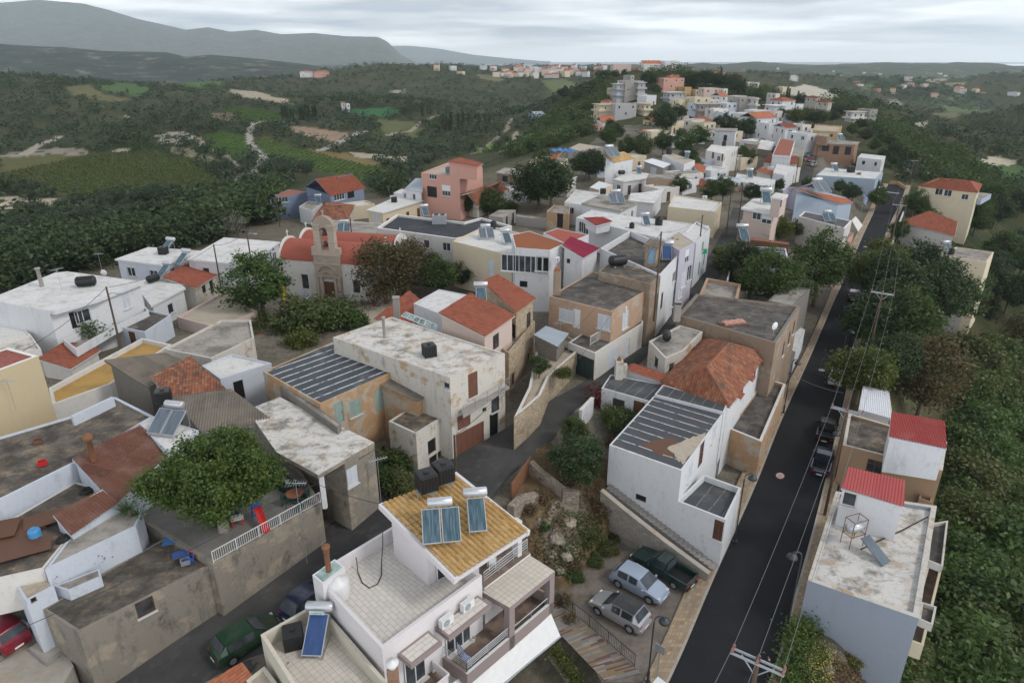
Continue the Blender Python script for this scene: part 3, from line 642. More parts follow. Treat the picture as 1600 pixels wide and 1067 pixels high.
def offs(side, d0, d1, z):
    a, b = (MR[0], MR[1]) if side < 0 else (MR[1], MR[0]); o0 = []; o1 = []
    for p, q in zip(a, b):
        n = (p-q); n.z = 0; n.normalize(); o0.append(p+n*d0+Vector((0, 0, z))); o1.append(p+n*d1+Vector((0, 0, z)))
    return o0, o1
def pavement(side, w0, w1, z, mat, name='pavement', i0=0, i1=None):
    a, b = offs(side, w0, w1, z); mb = MB(); a, b = a[i0:i1], b[i0:i1]; uv = [[(0, i*.8), (w1-w0, i*.8)] for i in range(len(a))]
    mb.grid([[p, q] for p, q in zip(a, b)], 0, uvs=uv); dn = Vector((0, 0, -.35)); mb.grid([[p+dn, p] for p in a], 0); mb.grid([[p, p+dn] for p in b], 0)
    tag(mb.build(name, mat), kind='structure')
pavement(-1, .18, 1.5, .13, 'sidewalk'); pavement(-1, .0, .178, .14, 'concrete', 'kerb')
pavement(1, .18, 1.15, .13, 'sidewalk'); pavement(1, .0, .178, .14, 'concrete', 'kerb')
mb = MB(); mb.face([p+Vector((0, 0, .012-p.z)) for p in PARK[::-1]], 0); tag(mb.build('parking_ground', 'gravel'), kind='structure')
# ---- sea
mb = MB(); n = 48; pts = [Vector((15500*math.tan(a), 15500, -118)) for a in np.linspace(R(-41), R(41), n)]
for i in range(n-1):
    mb.face([Vector((0, 7000, -118)), pts[i+1], pts[i]], 0)
t = NT('sea'); MATS['sea'] = t.bsdf((.10, .16, .21), .35, .3)
tag(mb.build('sea', 'sea'), kind='structure')
# ---- mountains
RV = []
def ridge(name, prof, d, fall, base, col, seed, rough, rock=None, fine=30, keep=False):
    """a mountain range: crest line measured on the picture at distance d, slopes falling towards and away from the village"""
    nu = 260; px = np.linspace(prof[0][0], prof[-1][0], nu); py = np.interp(px, [p[0] for p in prof], [p[1] for p in prof])
    rows = []; ks = np.concatenate([np.linspace(-1, 0, 40), np.linspace(.08, 1, 10)])
    for k in ks:
        r = []
        for i in range(nu):
            c = atd(px[i], py[i], d); u = Vector((c.x, c.y, 0)).normalized(); p = c+u*(k*fall)
            h = c.z-base; s = abs(k); f = (1-s)**1.15 if k < 0 else (1-s)
            p.z = base+h*f; rows_n = fbm(np.array([p.x/rough]), np.array([p.y/rough]), 6, seed)[0]; p.z += rows_n*h*.55*min(s*4, 1)*(1-s*.6)
            r.append(p)
        rows.append(r)
    if keep: RV.extend(p for r in rows[8:41] for p in r)
    mb = MB(); mb.grid(rows, 0); name0 = name; name = name+str(seed); t = NT('hill_'+name); p = t.pos((.001, .001, .002)); nz = t.noise(p, 9, 8, .65); nb = t.noise(p, fine, 7, .7)
    c = t.mix(t.ramp(nz, .4, .62), col, tuple(x*1.8 for x in col))
    c = t.mix(t.ramp(nb, .5, .64, 0, .8), c, tuple(x*.45 for x in col))
    if rock: c = t.mix(t.ramp(t.noise(t.pos((.001, .001, .006)), 14, 7, .7), .56, .68, 0, .8), c, rock)
    MATS['hill_'+name] = t.bsdf(c, .95, .1); o = mb.build(name0, 'hill_'+name, smooth=True); tag(o, kind='structure')
ridge('hills', [(-260,74),(-100,70),(0,69),(60,73),(100,74),(160,80),(200,81),(260,82),(290,89),(330,86),(400,92),(480,101),(520,108),(560,113)], 2300, 750, -45, (.022,.03,.02), 1, 170, (.3,.26,.2))
HC = (.032, .05, .02)
ridge('hills', [(1170,160),(1240,142),(1300,133),(1350,124),(1400,121),(1440,125),(1480,134),(1520,143),(1570,160),(1600,172)], 1250, 420, -75, HC, 11, 120, (.28,.26,.2), 90, True)
ridge('hills', [(1060,116),(1150,111),(1240,113),(1330,108),(1430,106),(1500,109),(1580,107),(1700,112),(1800,120)], 3000, 900, -95, HC, 12, 260, (.3,.27,.2), 60, True)
ridge('hills', [(1490,222),(1540,190),(1590,172),(1640,164),(1720,160),(1800,170)], 620, 190, -48, HC, 13, 60, (.2,.17,.11), 120, True)
ridge('hills', [(340,158),(400,140),(440,128),(500,117),(590,108),(650,112),(720,121),(790,131),(830,140)], 1150, 420, -20, HC, 14, 110, (.2,.17,.11), 90, True)
ridge('mountains', [(-500,-20),(-200,-8),(0,5),(60,0),(130,6),(170,16),(215,30),(260,40),(290,47),(325,43),(360,50),(400,47),(440,54),(490,52),(540,57),(590,58),(605,65),(625,85),(650,98),(690,105),(720,108)], 7600, 3000, -118, (.06,.066,.045), 5, 900, (.26,.24,.21))
ridge('mountains', [(560,78),(615,72),(640,72),(690,77),(705,80),(740,86),(800,92),(860,97)], 13500, 3000, -118, (.08,.085,.07), 8, 1500)
# ---- air: one closed box of even haze round the camera and everything, the sky outside it
mb = MB(); mb.box((0, 7600, 330), (16000, 8900, 460)); hz = mb.build('haze', flat((1, 1, 1))('tmp')); hz.data.materials.clear()
hm = bpy.data.materials.new('haze_air'); hm.use_nodes = True; nt = hm.node_tree; nt.nodes.clear(); o_ = nt.nodes.new('ShaderNodeOutputMaterial'); pv = nt.nodes.new('ShaderNodeVolumePrincipled')
pv.inputs['Color'].default_value = (.80, .91, 1, 1); pv.inputs['Density'].default_value = .00008; pv.inputs['Anisotropy'].default_value = .2
nt.links.new(pv.outputs[0], o_.inputs['Volume']); hz.data.materials.append(hm); tag(hz, kind='stuff')
# ------------------------------------------------------------------ buildings
def V2(p): return Vector((p[0], p[1]))
def ccw(poly): return sum(a[0]*b[1]-b[0]*a[1] for a, b in zip(poly, poly[1:]+poly[:1])) > 0
def inset(poly, d):
    n = len(poly); ds = d if isinstance(d, (list, tuple)) else [d]*n; out = []
    for i in range(n):
        a, b, c = V2(poly[i-1]), V2(poly[i]), V2(poly[(i+1) % n]); e0 = (b-a).normalized(); e1 = (c-b).normalized()
        n0 = Vector((-e0.y, e0.x)); n1 = Vector((-e1.y, e1.x)); p0 = a+n0*ds[i-1]; p1 = b+n1*ds[i]; cr = e0.x*e1.y-e0.y*e1.x
        if abs(cr) < .05: q = b+n1*ds[i]
        else: q = p0+e0*(((p1-p0).x*e1.y-(p1-p0).y*e1.x)/cr)
        out.append(Vector((q.x, q.y, poly[i][2] if len(poly[i]) > 2 else 0)))
    return out
def wallface(mb, p0, p1, zb, z0, z1, holes=(), rec=.14, m=0):
    d = V2(p1)-V2(p0); L = d.length
    if L < 1e-4: return
    t = d/L; nn = Vector((t.y, -t.x)); zt = min(z0, z1)
    def P(u, v, dp=0): return (p0[0]+t.x*u-nn.x*dp, p0[1]+t.y*u-nn.y*dp, v)
    hs = [(max(a, .02), min(b, L-.02), max(c, zb+.01), min(e, zt-.02)) for a, b, c, e in holes]; hs = [h for h in hs if h[1]-h[0] > .1 and h[3]-h[2] > .1]
    us = sorted({0, L, *[h[0] for h in hs], *[h[1] for h in hs]}); vs = sorted({zb, zt, *[h[2] for h in hs], *[h[3] for h in hs]})
    for i in range(len(us)-1):
        for j in range(len(vs)-1):
            a, b, c, e = us[i], us[i+1], vs[j], vs[j+1]; mu, mv = (a+b)/2, (c+e)/2
            if any(h[0] < mu < h[1] and h[2] < mv < h[3] for h in hs): continue
            mb.face([P(a, c), P(b, c), P(b, e), P(a, e)], m, [(a, c), (b, c), (b, e), (a, e)])
    for a, b, c, e in hs:
        for q in (((a, c), (b, c)), ((b, c), (b, e)), ((b, e), (a, e)), ((a, e), (a, c))):
            mb.face([P(*q[0]), P(*q[0], rec), P(*q[1], rec), P(*q[1])], m, [(0, 0), (rec, 0), (rec, 1), (0, 1)])
    if abs(z0-z1) > .01:
        if z0 > z1: mb.face([P(0, zt), P(L, zt), P(0, z0)], m, [(0, zt), (L, zt), (0, z0)])
        else: mb.face([P(0, zt), P(L, zt), P(L, z1)], m, [(0, zt), (L, zt), (L, z1)])
def opening(root, c, t, w, h, kind, col, near):
    """a window, door, shutter or garage door in its reveal; c on the wall plane, t along the wall"""
    t3 = Vector((t.x, t.y, 0)); nn = Vector((t.y, -t.x, 0)); up = Vector((0, 0, 1)); ax = (t3, nn, up); A = lambda u, d, v: c+t3*u+nn*d+up*v
    mb = MB(); fr = .06 if near else .08
    def rim(dp, mi=0, b=fr):
        for s in (-1, 1): mb.box(A(s*(w/2-b/2), dp, 0), (b/2, .03, h/2), ax, mi)
        for s in (-1, 1): mb.box(A(0, dp, s*(h/2-b/2)), (w/2-b, .03, b/2), ax, mi)
    if kind in 'wrv':
        rim(-.09); n = max(1, int(round(w/.75)))
        for i in range(1, n): mb.box(A(-w/2+w*i/n, -.085, 0), (.03, .028, h/2-fr), ax, 0)
        if kind == 'v': mb.box(A(0, -.085, h*.2), (w/2-fr, .026, .03), ax, 0)
        if kind == 'r': mb.box(A(0, -.06, h*.22), (w/2-.01, .03, h*.27), ax, 0)
        mb.box(A(0, .04, -h/2-.04), (w/2+.08, .1, .04), ax, 1)
        o = mb.build('window', [col or 'frame', 'offwhite'], root); g = MB(); g.box(A(0, -.12, 0), (w/2, .012, h/2), ax)
        if near: g.build('pane', 'glass', o)
        else:
            g.build('pane', 'glass', o)
    elif kind == 's':
        for s in (-1, 1):
            cu = s*w/4
            for e in (-1, 1): mb.box(A(cu+e*(w/4-.04), -.03, 0), (.04, .025, h/2), ax)
            for e in (-1, 0, 1): mb.box(A(cu, -.03, e*(h/2-.04)), (w/4-.08, .025, .04), ax)
            k = int(h/.12) if near else int(h/.3)
            for i in range(k): mb.box(A(cu, -.035, -h/2+.08+(h-.16)*(i+.5)/k), (w/4-.08, .012, (h-.16)/k*.42), ax)
        mb.box(A(0, -.1, 0), (w/2, .01, h/2), ax, 1); mb.box(A(0, .04, -h/2-.04), (w/2+.08, .1, .04), ax, 2)
        mb.build('shutter', [col or 'shutterwhite', 'black', 'offwhite'], root)
    elif kind == 'd':
        rim(-.06); mb.box(A(0, -.1, 0), (w/2-fr, .02, h/2-fr), ax)
        for v in (-.22, .22): mb.box(A(0, -.078, v*h), (w/2-fr-.1, .012, h*.17), ax, 1)
        o = mb.build('door', [col or 'framebrown', col or 'framebrown'], root); k = MB(); k.box(A(w/2-.16, -.06, -.05), (.02, .03, .07), ax); k.build('handle', 'steel', o)
    elif kind == 'g':
        rim(-.05); n = max(2, int(w/.55))
        for i in range(n): mb.box(A(-w/2+w*(i+.5)/n, -.1, 0), (w/n/2-.012, .02, h/2), ax)
        mb.box(A(0, -.13, 0), (w/2, .008, h/2), ax); mb.build('garage_door', col or 'garagebrown', root)
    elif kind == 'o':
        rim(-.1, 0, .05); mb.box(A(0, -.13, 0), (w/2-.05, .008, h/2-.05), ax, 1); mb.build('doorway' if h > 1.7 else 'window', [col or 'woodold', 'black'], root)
def tileplane(mb, poly, m=0, pitch=.24, course=.38, amp=.05, step=.03):
    """tiles or corrugated sheet with real relief over a planar convex polygon; first edge is the eave"""
    p0, p1 = poly[0], poly[1]; U = (p1-p0).normalized(); q = sum((p for p in poly[2:]), Vector())/(len(poly)-2)
    N = U.cross(q-p0).normalized()
    if N.z < 0: N = -N
    Vv = N.cross(U); uv = [((p-p0).dot(U), (p-p0).dot(Vv)) for p in poly]
    if sum(a[0]*b[1]-b[0]*a[1] for a, b in zip(uv, uv[1:]+uv[:1])) < 0: uv = uv[::-1]
    ulo, uhi = min(a[0] for a in uv), max(a[0] for a in uv); vlo, vhi = min(a[1] for a in uv), max(a[1] for a in uv)
    nu = max(2, int(math.ceil((uhi-ulo)/pitch)))*4; nv = max(1, int(math.ceil((vhi-vlo)/course)))
    us = ulo+np.arange(nu+1)*(pitch/4); hh = amp*np.abs(np.cos(np.pi*np.arange(nu+1)/4)) if course < 1 else amp*(.5+.5*np.cos(2*np.pi*np.arange(nu+1)/4))
    bm = bmesh.new()
    for j in range(nv):
        a, b = vlo+j*course, vlo+(j+1)*course+.02; ra = [bm.verts.new((u, a, h+step)) for u, h in zip(us, hh)]; rb = [bm.verts.new((u, b, h)) for u, h in zip(us, hh)]
        for i in range(nu): bm.faces.new((ra[i], ra[i+1], rb[i+1], rb[i]))
        if step > .01:
            rc = [bm.verts.new((u, a, h-.02)) for u, h in zip(us, hh)]
            for i in range(nu): bm.faces.new((rc[i], rc[i+1], ra[i+1], ra[i]))
    for i in range(len(uv)):
        a, b = uv[i], uv[(i+1) % len(uv)]; e = Vector((b[0]-a[0], b[1]-a[1], 0))
        if e.length < 1e-4: continue
        bmesh.ops.bisect_plane(bm, geom=bm.verts[:]+bm.edges[:]+bm.faces[:], plane_co=(a[0], a[1], 0), plane_no=(e.y, -e.x, 0), clear_outer=True)
    b0 = len(mb.v); bm.verts.index_update(); loc = [v.co.copy() for v in bm.verts]
    mb.v += [tuple(p0+U*c.x+Vv*c.y+N*(c.z+.03)) for c in loc]
    for f in bm.faces:
        ce = f.calc_center_median(); mb.f.append(tuple(b0+v.index for v in f.verts)); mb.mi.append(m)
        mb.uv.append([(loc[v.index].x*.02+ce.x*.98 if False else loc[v.index].x, ce.y+(loc[v.index].y-ce.y)*.9) for v in f.verts])
    bm.free()
def slabpoly(mb, poly, th, m=0):
    N = (poly[1]-poly[0]).cross(poly[2]-poly[0]).normalized()
    if N.z < 0: N = -N
    lo = [p-N*th for p in poly]; mb.face(poly, m); mb.face(lo[::-1], m)
    for i in range(len(poly)): j = (i+1) % len(poly); mb.face([lo[i], lo[j], poly[j], poly[i]], m)
class House:
    """px: roof outline measured on the picture (x, y[, z]); zr roof height; zb foot of the walls"""
    def __init__(s, name, label, px, zr, zb, wall='white', roof='r_white', ph=.25, pt=.2, oh=0.0, slab=.22, win=(), planes=None, rp=(), rkind=None, over=.25, auto=None, cat='house', group=None, pitch=.24, rmat2=None, world=False, near=None, trim=None, storey=3.0, wcol=None):
        pts = [at(p[0], p[1], p[2] if len(p) > 2 else zr) if not world else Vector(p) for p in px]; idx = list(range(len(pts)))
        if not ccw(pts): pts = pts[::-1]; idx = idx[::-1]
        s.out = pts; n = len(pts); c = sum(pts, Vector())/n; s.root = thing(name, label, cat, (c.x, c.y, zb), 0, group); s.zb = zb; s.zr = zr
        near = depth(c) < 95 if near is None else near; s.near = near
        ohs = [oh]*n if not isinstance(oh, (list, tuple)) else list(oh)
        if idx[0] != 0 and isinstance(oh, (list, tuple)): ohs = [ohs[n-2-i] if i < n-1 else ohs[n-1] for i in range(n)]
        hasoh = any(o > 0 for o in ohs); ww = inset(pts, ohs) if hasoh else pts
        for i in range(n): ww[i].z = pts[i].z
        s.w = ww; zt = [p.z-(slab if hasoh and not planes else 0) for p in ww]; s.zt = zt
        holes = [[] for _ in range(n)]; ops = []
        for q in win: 
            px_, py_, w_, h_, k_ = q[:5]; s.place(px_, py_, w_, h_, k_, q[5] if len(q) > 5 else None, holes, ops)
        if auto: s.autowin(holes, ops, auto, storey, wcol)
        mb = MB()
        for i in range(n): wallface(mb, ww[i], ww[(i+1) % n], zb, zt[i], zt[(i+1) % n], holes[i])
        if planes:
            mb.build('wall', wall, s.root); ext = pts+[at(*p) if not world else Vector(p) for p in rp]; inv = {o: i for i, o in enumerate(idx)}
            pl = [[ext[inv[k] if k < n else k] for k in P_] for P_ in planes]
            cnt = {}
            for P_ in planes:
                for a, b in zip(P_, P_[1:]+P_[:1]): cnt[frozenset((a, b))] = cnt.get(frozenset((a, b)), 0)+1
            rb = MB(); sb = MB()
            for P_, poly in zip(planes, pl):
                p0, p1 = poly[0], poly[1]; U = (p1-p0).normalized(); qm = sum((p for p in poly[2:]), Vector())/(len(poly)-2); N = U.cross(qm-p0).normalized()
                if N.z < 0: N = -N
                Vv = N.cross(U); uv = [Vector(((p-p0).dot(U), (p-p0).dot(Vv))) for p in poly]
                if not ccw(uv): uv = uv[::-1]; P2 = P_[::-1]
                else: P2 = P_
                ds = [0 if cnt[frozenset((P2[i], P2[(i+1) % len(P2)]))] > 1 else -over for i in range(len(P2))]
                q2 = inset(uv, ds); k0 = min(range(len(q2)), key=lambda i: (q2[i].y+q2[(i+1) % len(q2)].y))
                q2 = q2[k0:]+q2[:k0]; P3 = [p0+U*a.x+Vv*a.y for a in q2]
                if rkind == 'corr': tileplane(rb, P3, 0, .2, 3.0, .045, .012)
                elif rkind == 'flat': slabpoly(rb, P3, .05)
                elif depth(c) < 260: tileplane(rb, P3, 0, pitch)
                else: slabpoly(rb, P3, .06)
                slabpoly(sb, [p-N*.02 for p in P3], .14)
            ro = rb.build('roof', roof, s.root, smooth=False); sb.build('eaves', trim or wall, s.root)
            ridge_e = [k for k, v in cnt.items() if v > 1]
            if ridge_e and rkind is None:
                rm = MB()
                for k in ridge_e:
                    a, b = [ext[inv[q] if q < n else q] for q in k]; rm.tube([a+Vector((0, 0, .05)), b+Vector((0, 0, .05))], .11, 6)
                rm.build('ridge_tiles', roof, s.root)
        elif hasoh:
            mb.build('wall', wall, s.root); rb = MB(); rb.prism(pts, zr-slab, zr, 1, 0, True); rb.build('roof', [roof, rmat2 or trim or wall], s.root); s.rz = zr
        else:
            ins = inset(pts, pt); n_ = len(pts)
            for i in range(n_):
                a, b, c_, d_ = pts[i], pts[(i+1) % n_], ins[(i+1) % n_], ins[i]; zt_ = [Vector((q.x, q.y, zr)) for q in (a, b, c_, d_)]
                mb.face(zt_, 1 if trim else 0, [(0, 0), (1, 0), (1, .2), (0, .2)]); mb.face([(d_.x, d_.y, zr-ph), (d_.x, d_.y, zr), (c_.x, c_.y, zr), (c_.x, c_.y, zr-ph)][::-1], 0, [(0, 0), (0, ph), (1, ph), (1, 0)])
            mb.build('wall', [wall, trim] if trim else wall, s.root); rb = MB(); rb.face([(p.x, p.y, zr-ph) for p in ins], 0, polyuv(ins)); rb.build('roof', roof, s.root); s.rz = zr-ph
    def place(s, px, py, w, h, k, col, holes, ops):
        r = ray(px, py); best = None; n = len(s.w)
        for i in range(n):
            a, b = s.w[i], s.w[(i+1) % n]; d = V2(b)-V2(a); L = d.length
            if L < .3: continue
            t = d/L; nn = Vector((t.y, -t.x)); dn = r.x*nn.x+r.y*nn.y
            if dn > -1e-4: continue
            k_ = (a.x*nn.x+a.y*nn.y)/dn; X = Vector((r.x*k_, r.y*k_, CAM_H+r.z*k_)); u = (V2(X)-V2(a)).dot(t)
            if -.6 < u < L+.6 and s.zb-1 < X.z < s.zr+1:
                if best is None or k_ < best[0]: best = (k_, i, u, X, t, L)
        if not best: print('NOWALL', s.root.name, px, py, k); return
        _, i, u, X, t, L = best; u = min(max(u, w/2+.08), L-w/2-.08); zc = min(max(X.z, s.zb+h/2+.05), min(s.zt[i], s.zt[(i+1) % n])-h/2-.06); a = s.w[i]
        holes[i].append((u-w/2, u+w/2, zc-h/2, zc+h/2)); opening(s.root, Vector((a.x+t.x*u, a.y+t.y*u, zc)), t, w, h, k, col, s.near)
    def autowin(s, holes, ops, kinds, storey, wcol):
        rnd = random.Random(int(abs(s.w[0].x*13+s.w[0].y*7)*10)); n = len(s.w)
        for i in range(n):
            a, b = s.w[i], s.w[(i+1) % n]; d = V2(b)-V2(a); L = d.length
            if L < 2.4: continue
            t = d/L; nn = Vector((t.y, -t.x)); mid = (V2(a)+V2(b))/2
            if nn.dot(-mid) < 0: continue
            zt = min(s.zt[i], s.zt[(i+1) % n]); gl = max(s.zb, gz(mid.x, mid.y)); ns = max(1, int((zt-gl+.4)/storey)); m = max(1, int(L/3.1))
            for fl in range(ns):
                for j in range(m):
                    u = L*(j+.5)/m+rnd.uniform(-.3, .3)
                    if any(h[0]-.3 < u < h[1]+.3 for h in holes[i]) or rnd.random() < .22: continue
                    k = rnd.choice(kinds); door = k in 'do' and fl == ns-1
                    w, h = (1.0, 2.1) if door else (rnd.choice((.9, 1.1, 1.4)), 1.25); zc = zt-.65-fl*storey-h/2-.15
                    if door: zc = gl+h/2+.05
                    if zc-h/2 < s.zb+.1 or zc+h/2 > zt-.1 or not (w/2+.1 < u < L-w/2-.1): continue
                    if k in 'do' and not door: k = 'w'
                    holes[i].append((u-w/2, u+w/2, zc-h/2, zc+h/2)); opening(s.root, Vector((a.x+t.x*u, a.y+t.y*u, zc)), t, w, h, k, wcol if k != 'd' else None, s.near)
    def part(s, name, mb, mats, smooth=False): return mb.build(name, mats, s.root, smooth)
    def chimney(s, px, py, h=1.4, w=.5, mat=None, z=None):
        p = at(px, py, s.zr if z is None else z); mb = MB(); mb.box((p.x, p.y, p.z+h/2-.15), (w/2, w/2, h/2+.15)); mb.box((p.x, p.y, p.z+h+.05), (w/2+.06, w/2+.06, .05)); mb.box((p.x, p.y, p.z+h+.2), (w/2-.05, w/2-.05, .1), m=1); mb.box((p.x, p.y, p.z+h+.34), (w/2+.02, w/2+.02, .04))
        mb.build('chimney', [mat or 'offwhite', 'black'], s.root)
    def balcony(s, pts, z, mat='offwhite', h=.95, th=.18, rail=None, wallh=None):
        P_ = [at(p[0], p[1], z) for p in pts]
        if not ccw(P_): P_ = P_[::-1]
        mb = MB(); mb.prism(P_, z-th, z, 0, 0, True); o = mb.build('balcony', mat, s.root); return o
def railing(root, path, h=.95, mat='steel', name='railing', bars=3, post=1.5, verts=False, r=.02):
    mb = MB()
    for a, b in zip(path, path[1:]):
        L = (b-a).length; n = max(1, int(round(L/post))); up = Vector((0, 0, 1))
        for i in range(n+1): p = a+(b-a)*i/n; mb.tube([p, p+up*h], r*1.3, 5)
        if verts:
            m = int(L/.14); mb.bar(a+up*.12, b+up*.12, .03); mb.bar(a+up*h, b+up*h, .05, .04)
            for i in range(1, m): p = a+(b-a)*i/m; mb.bar(p+up*.12, p+up*h, .02, .02, up=Vector((1, 0, 0)))
        else:
            for k in range(bars): v = up*(h*(1-k*.8/bars)); mb.tube([a+v, b+v], r if k else r*1.5, 5)
    return mb.build(name, mat, root)
# ------------------------------------------------------------------ roof things
def p_solar(n, coll):
    def f():
        r = thing('solar_water_heater', 'solar water heater', 'solar heater'); W_ = 1.1*n; tilt = R(35); mb = MB()
        Y0, Y1 = -1.0, .7; z0, z1 = .22, .22+1.7*math.tan(tilt)*.9
        for s in (-1, 1): mb.bar((s*W_*.45, Y1+.15, 0), (s*W_*.45, Y1+.15, z1+.05), .04); mb.bar((s*W_*.45, Y0, .02), (s*W_*.45, Y1+.15, .02), .04); mb.bar((s*W_*.45, Y0, 0), (s*W_*.45, Y0, z0), .04)
        mb.bar((-W_*.45, Y1+.15, .1), (W_*.45, Y1+.15, z1-.1), .03); mb.build('stand', 'galv', r)
        for k in range(n):
            cx = (k-(n-1)/2)*1.1; u = Vector((1, 0, 0)); v = (Vector((0, Y1, z1))-Vector((0, Y0, z0))).normalized(); L = (Vector((0, Y1, z1))-Vector((0, Y0, z0))).length; nn = u.cross(v)
            c = Vector((cx, (Y0+Y1)/2, (z0+z1)/2)); m2 = MB(); m2.box(c, (.515, L/2, .045), (u, v, nn)); q = m2.build('collector', 'tanksilver', r); m3 = MB(); m3.box(c+nn*.04, (.47, L/2-.045, .012), (u, v, nn)); m3.build('pane', coll, q)
        mt = MB(); zc = z1+.3; yc = Y1+.2; rows = []
        for x, rr in ((-.72, 0), (-.72, .2), (-.66, .27), (.66, .27), (.72, .2), (.72, 0)): rows.append([Vector((x, yc+rr*math.cos(a), zc+rr*math.sin(a))) for a in [2*math.pi*i/14 for i in range(14)]])
        mt.grid(rows, 0, True); mt.build('tank', 'tanksilver', r, True); return r
    return f
SOLAR1, SOLAR2, SOLARB, SOLARG = Proto(p_solar(1, 'collector')), Proto(p_solar(2, 'collector')), Proto(p_solar(1, 'collectorblue')), Proto(p_solar(2, 'collectorgrey'))
def p_cube():
    r = thing('water_tank', 'black plastic water tank', 'water tank'); mb = MB(); h = .95; s = .55
    rows = []; N_ = 40
    for z, k in ((0, .97), (.06, 1), (.9, 1), (.97, .93), (1.0, .8)):
        rr = []
        for i in range(N_):
            a = 2*math.pi*i/N_; q = max(abs(math.cos(a)), abs(math.sin(a))); rad = s/q*min(1, .93+.07*(1 if q > .8 else q/.8)); rad *= (1-.05*(i % 2)) if .03 < z < .95 else 1
            rr.append((rad*k*math.cos(a), rad*k*math.sin(a), z*h*1.1))
        rows.append(rr)
    mb.grid(rows, 0, True); mb.face(rows[-1]); mb.build('shell', 'black', r); m2 = MB(); m2.lathe([(0, 1.13), (.16, 1.12), (.18, 1.03)], n=14); m2.build('lid', 'black', r); return r
CUBE = Proto(p_cube)
def p_drum():
    r = thing('water_tank', 'black round water tank', 'water tank'); mb = MB(); pr = [(.48, 0)]
    for i in range(8): pr += [(.5, .12*i+.02), (.5, .12*i+.08), (.475, .12*i+.1)]
    mb.lathe(pr+[(.45, 1.0), (.2, 1.12), (0, 1.14)], n=18); mb.build('shell', 'black', r, True); m2 = MB(); m2.lathe([(.2, 1.1), (.2, 1.2), (0, 1.21)], n=12); m2.build('lid', 'black', r); return r
DRUM = Proto(p_drum)
def p_lying():
    r = thing('water_tank', 'black lying water tank', 'water tank'); mb = MB(); rows = []
    for x, rr in [(-.85, 0), (-.84, .3), (-.72, .46)]+[(-.6+.15*i, .5-.025*(i % 2)) for i in range(9)]+[(.72, .46), (.84, .3), (.85, 0)]: rows.append([(x, rr*math.cos(a), .55+rr*math.sin(a)) for a in [2*math.pi*i/16 for i in range(16)]])
    mb.grid(rows, 0, True); mb.build('shell', 'black', r, True); m2 = MB()
    for x in (-.45, .45): m2.box((x, 0, .06), (.06, .45, .06))
    m2.build('cradle', 'galv', r); return r
LYING = Proto(p_lying)
def p_ac():
    r = thing('air_conditioner', 'white air conditioner', 'air conditioner'); mb = MB(); mb.box((0, 0, .32), (.42, .16, .29)); mb.box((0, -.163, .32), (.4, .003, .27)); mb.build('case', 'tankwhite', r); m2 = MB(); m2.grid([[Vector((-.1+q*math.cos(a), -.175, .32+q*math.sin(a))) for a in [2*math.pi*i/18 for i in range(18)]] for q in (.23, .19, .14, .09, .03)], 0, True); m2.build('fan_grille', 'galv', r)
    m3 = MB(); [m3.box((x, 0, .015), (.03, .2, .015)) for x in (-.3, .3)]; m3.build('bracket', 'galv', r); return r
AC = Proto(p_ac)
def p_antenna():
    r = thing('aerial', 'roof aerial', 'aerial'); mb = MB(); mb.tube([(0, 0, 0), (0, 0, 2.6)], .02, 5); mb.build('mast', 'galv', r); m2 = MB(); m2.tube([(-.6, 0, 2.5), (.7, 0, 2.5)], .015, 4)
    for i in range(8): l = .45-.03*i; m2.tube([(-.55+.17*i, -l, 2.5), (-.55+.17*i, l, 2.5)], .012, 4)
    m2.build('elements', 'galv', r); return r
AERIAL = Proto(p_antenna)
def p_dish():
    r = thing('satellite_dish', 'satellite dish', 'satellite dish'); mb = MB(); mb.tube([(0, 0, 0), (0, 0, .8)], .03, 6); mb.build('mast', 'galv', r); m2 = MB(); rows = []
    for k in range(6): q = .42*k/5; rows.append([(q*math.cos(a), -.05-.1*(1-(k/5)**2), .95+q*math.sin(a)) for a in [2*math.pi*i/16 for i in range(16)]])
    m2.grid(rows, 0, True); m2.build('reflector', 'tankwhite', r, True); m3 = MB(); m3.tube([(0, -.1, .55), (0, -.5, .85)], .015, 5); m3.build('arm', 'galv', r); return r
DISH = Proto(p_dish)
def onroof(proto, px, py, z, rz, label, group=None, sc=None): return proto(at(px, py, z), rz, label, group, sc)
# ------------------------------------------------------------------ the village, near part
H = House
UP = Vector((0, 0, 1))
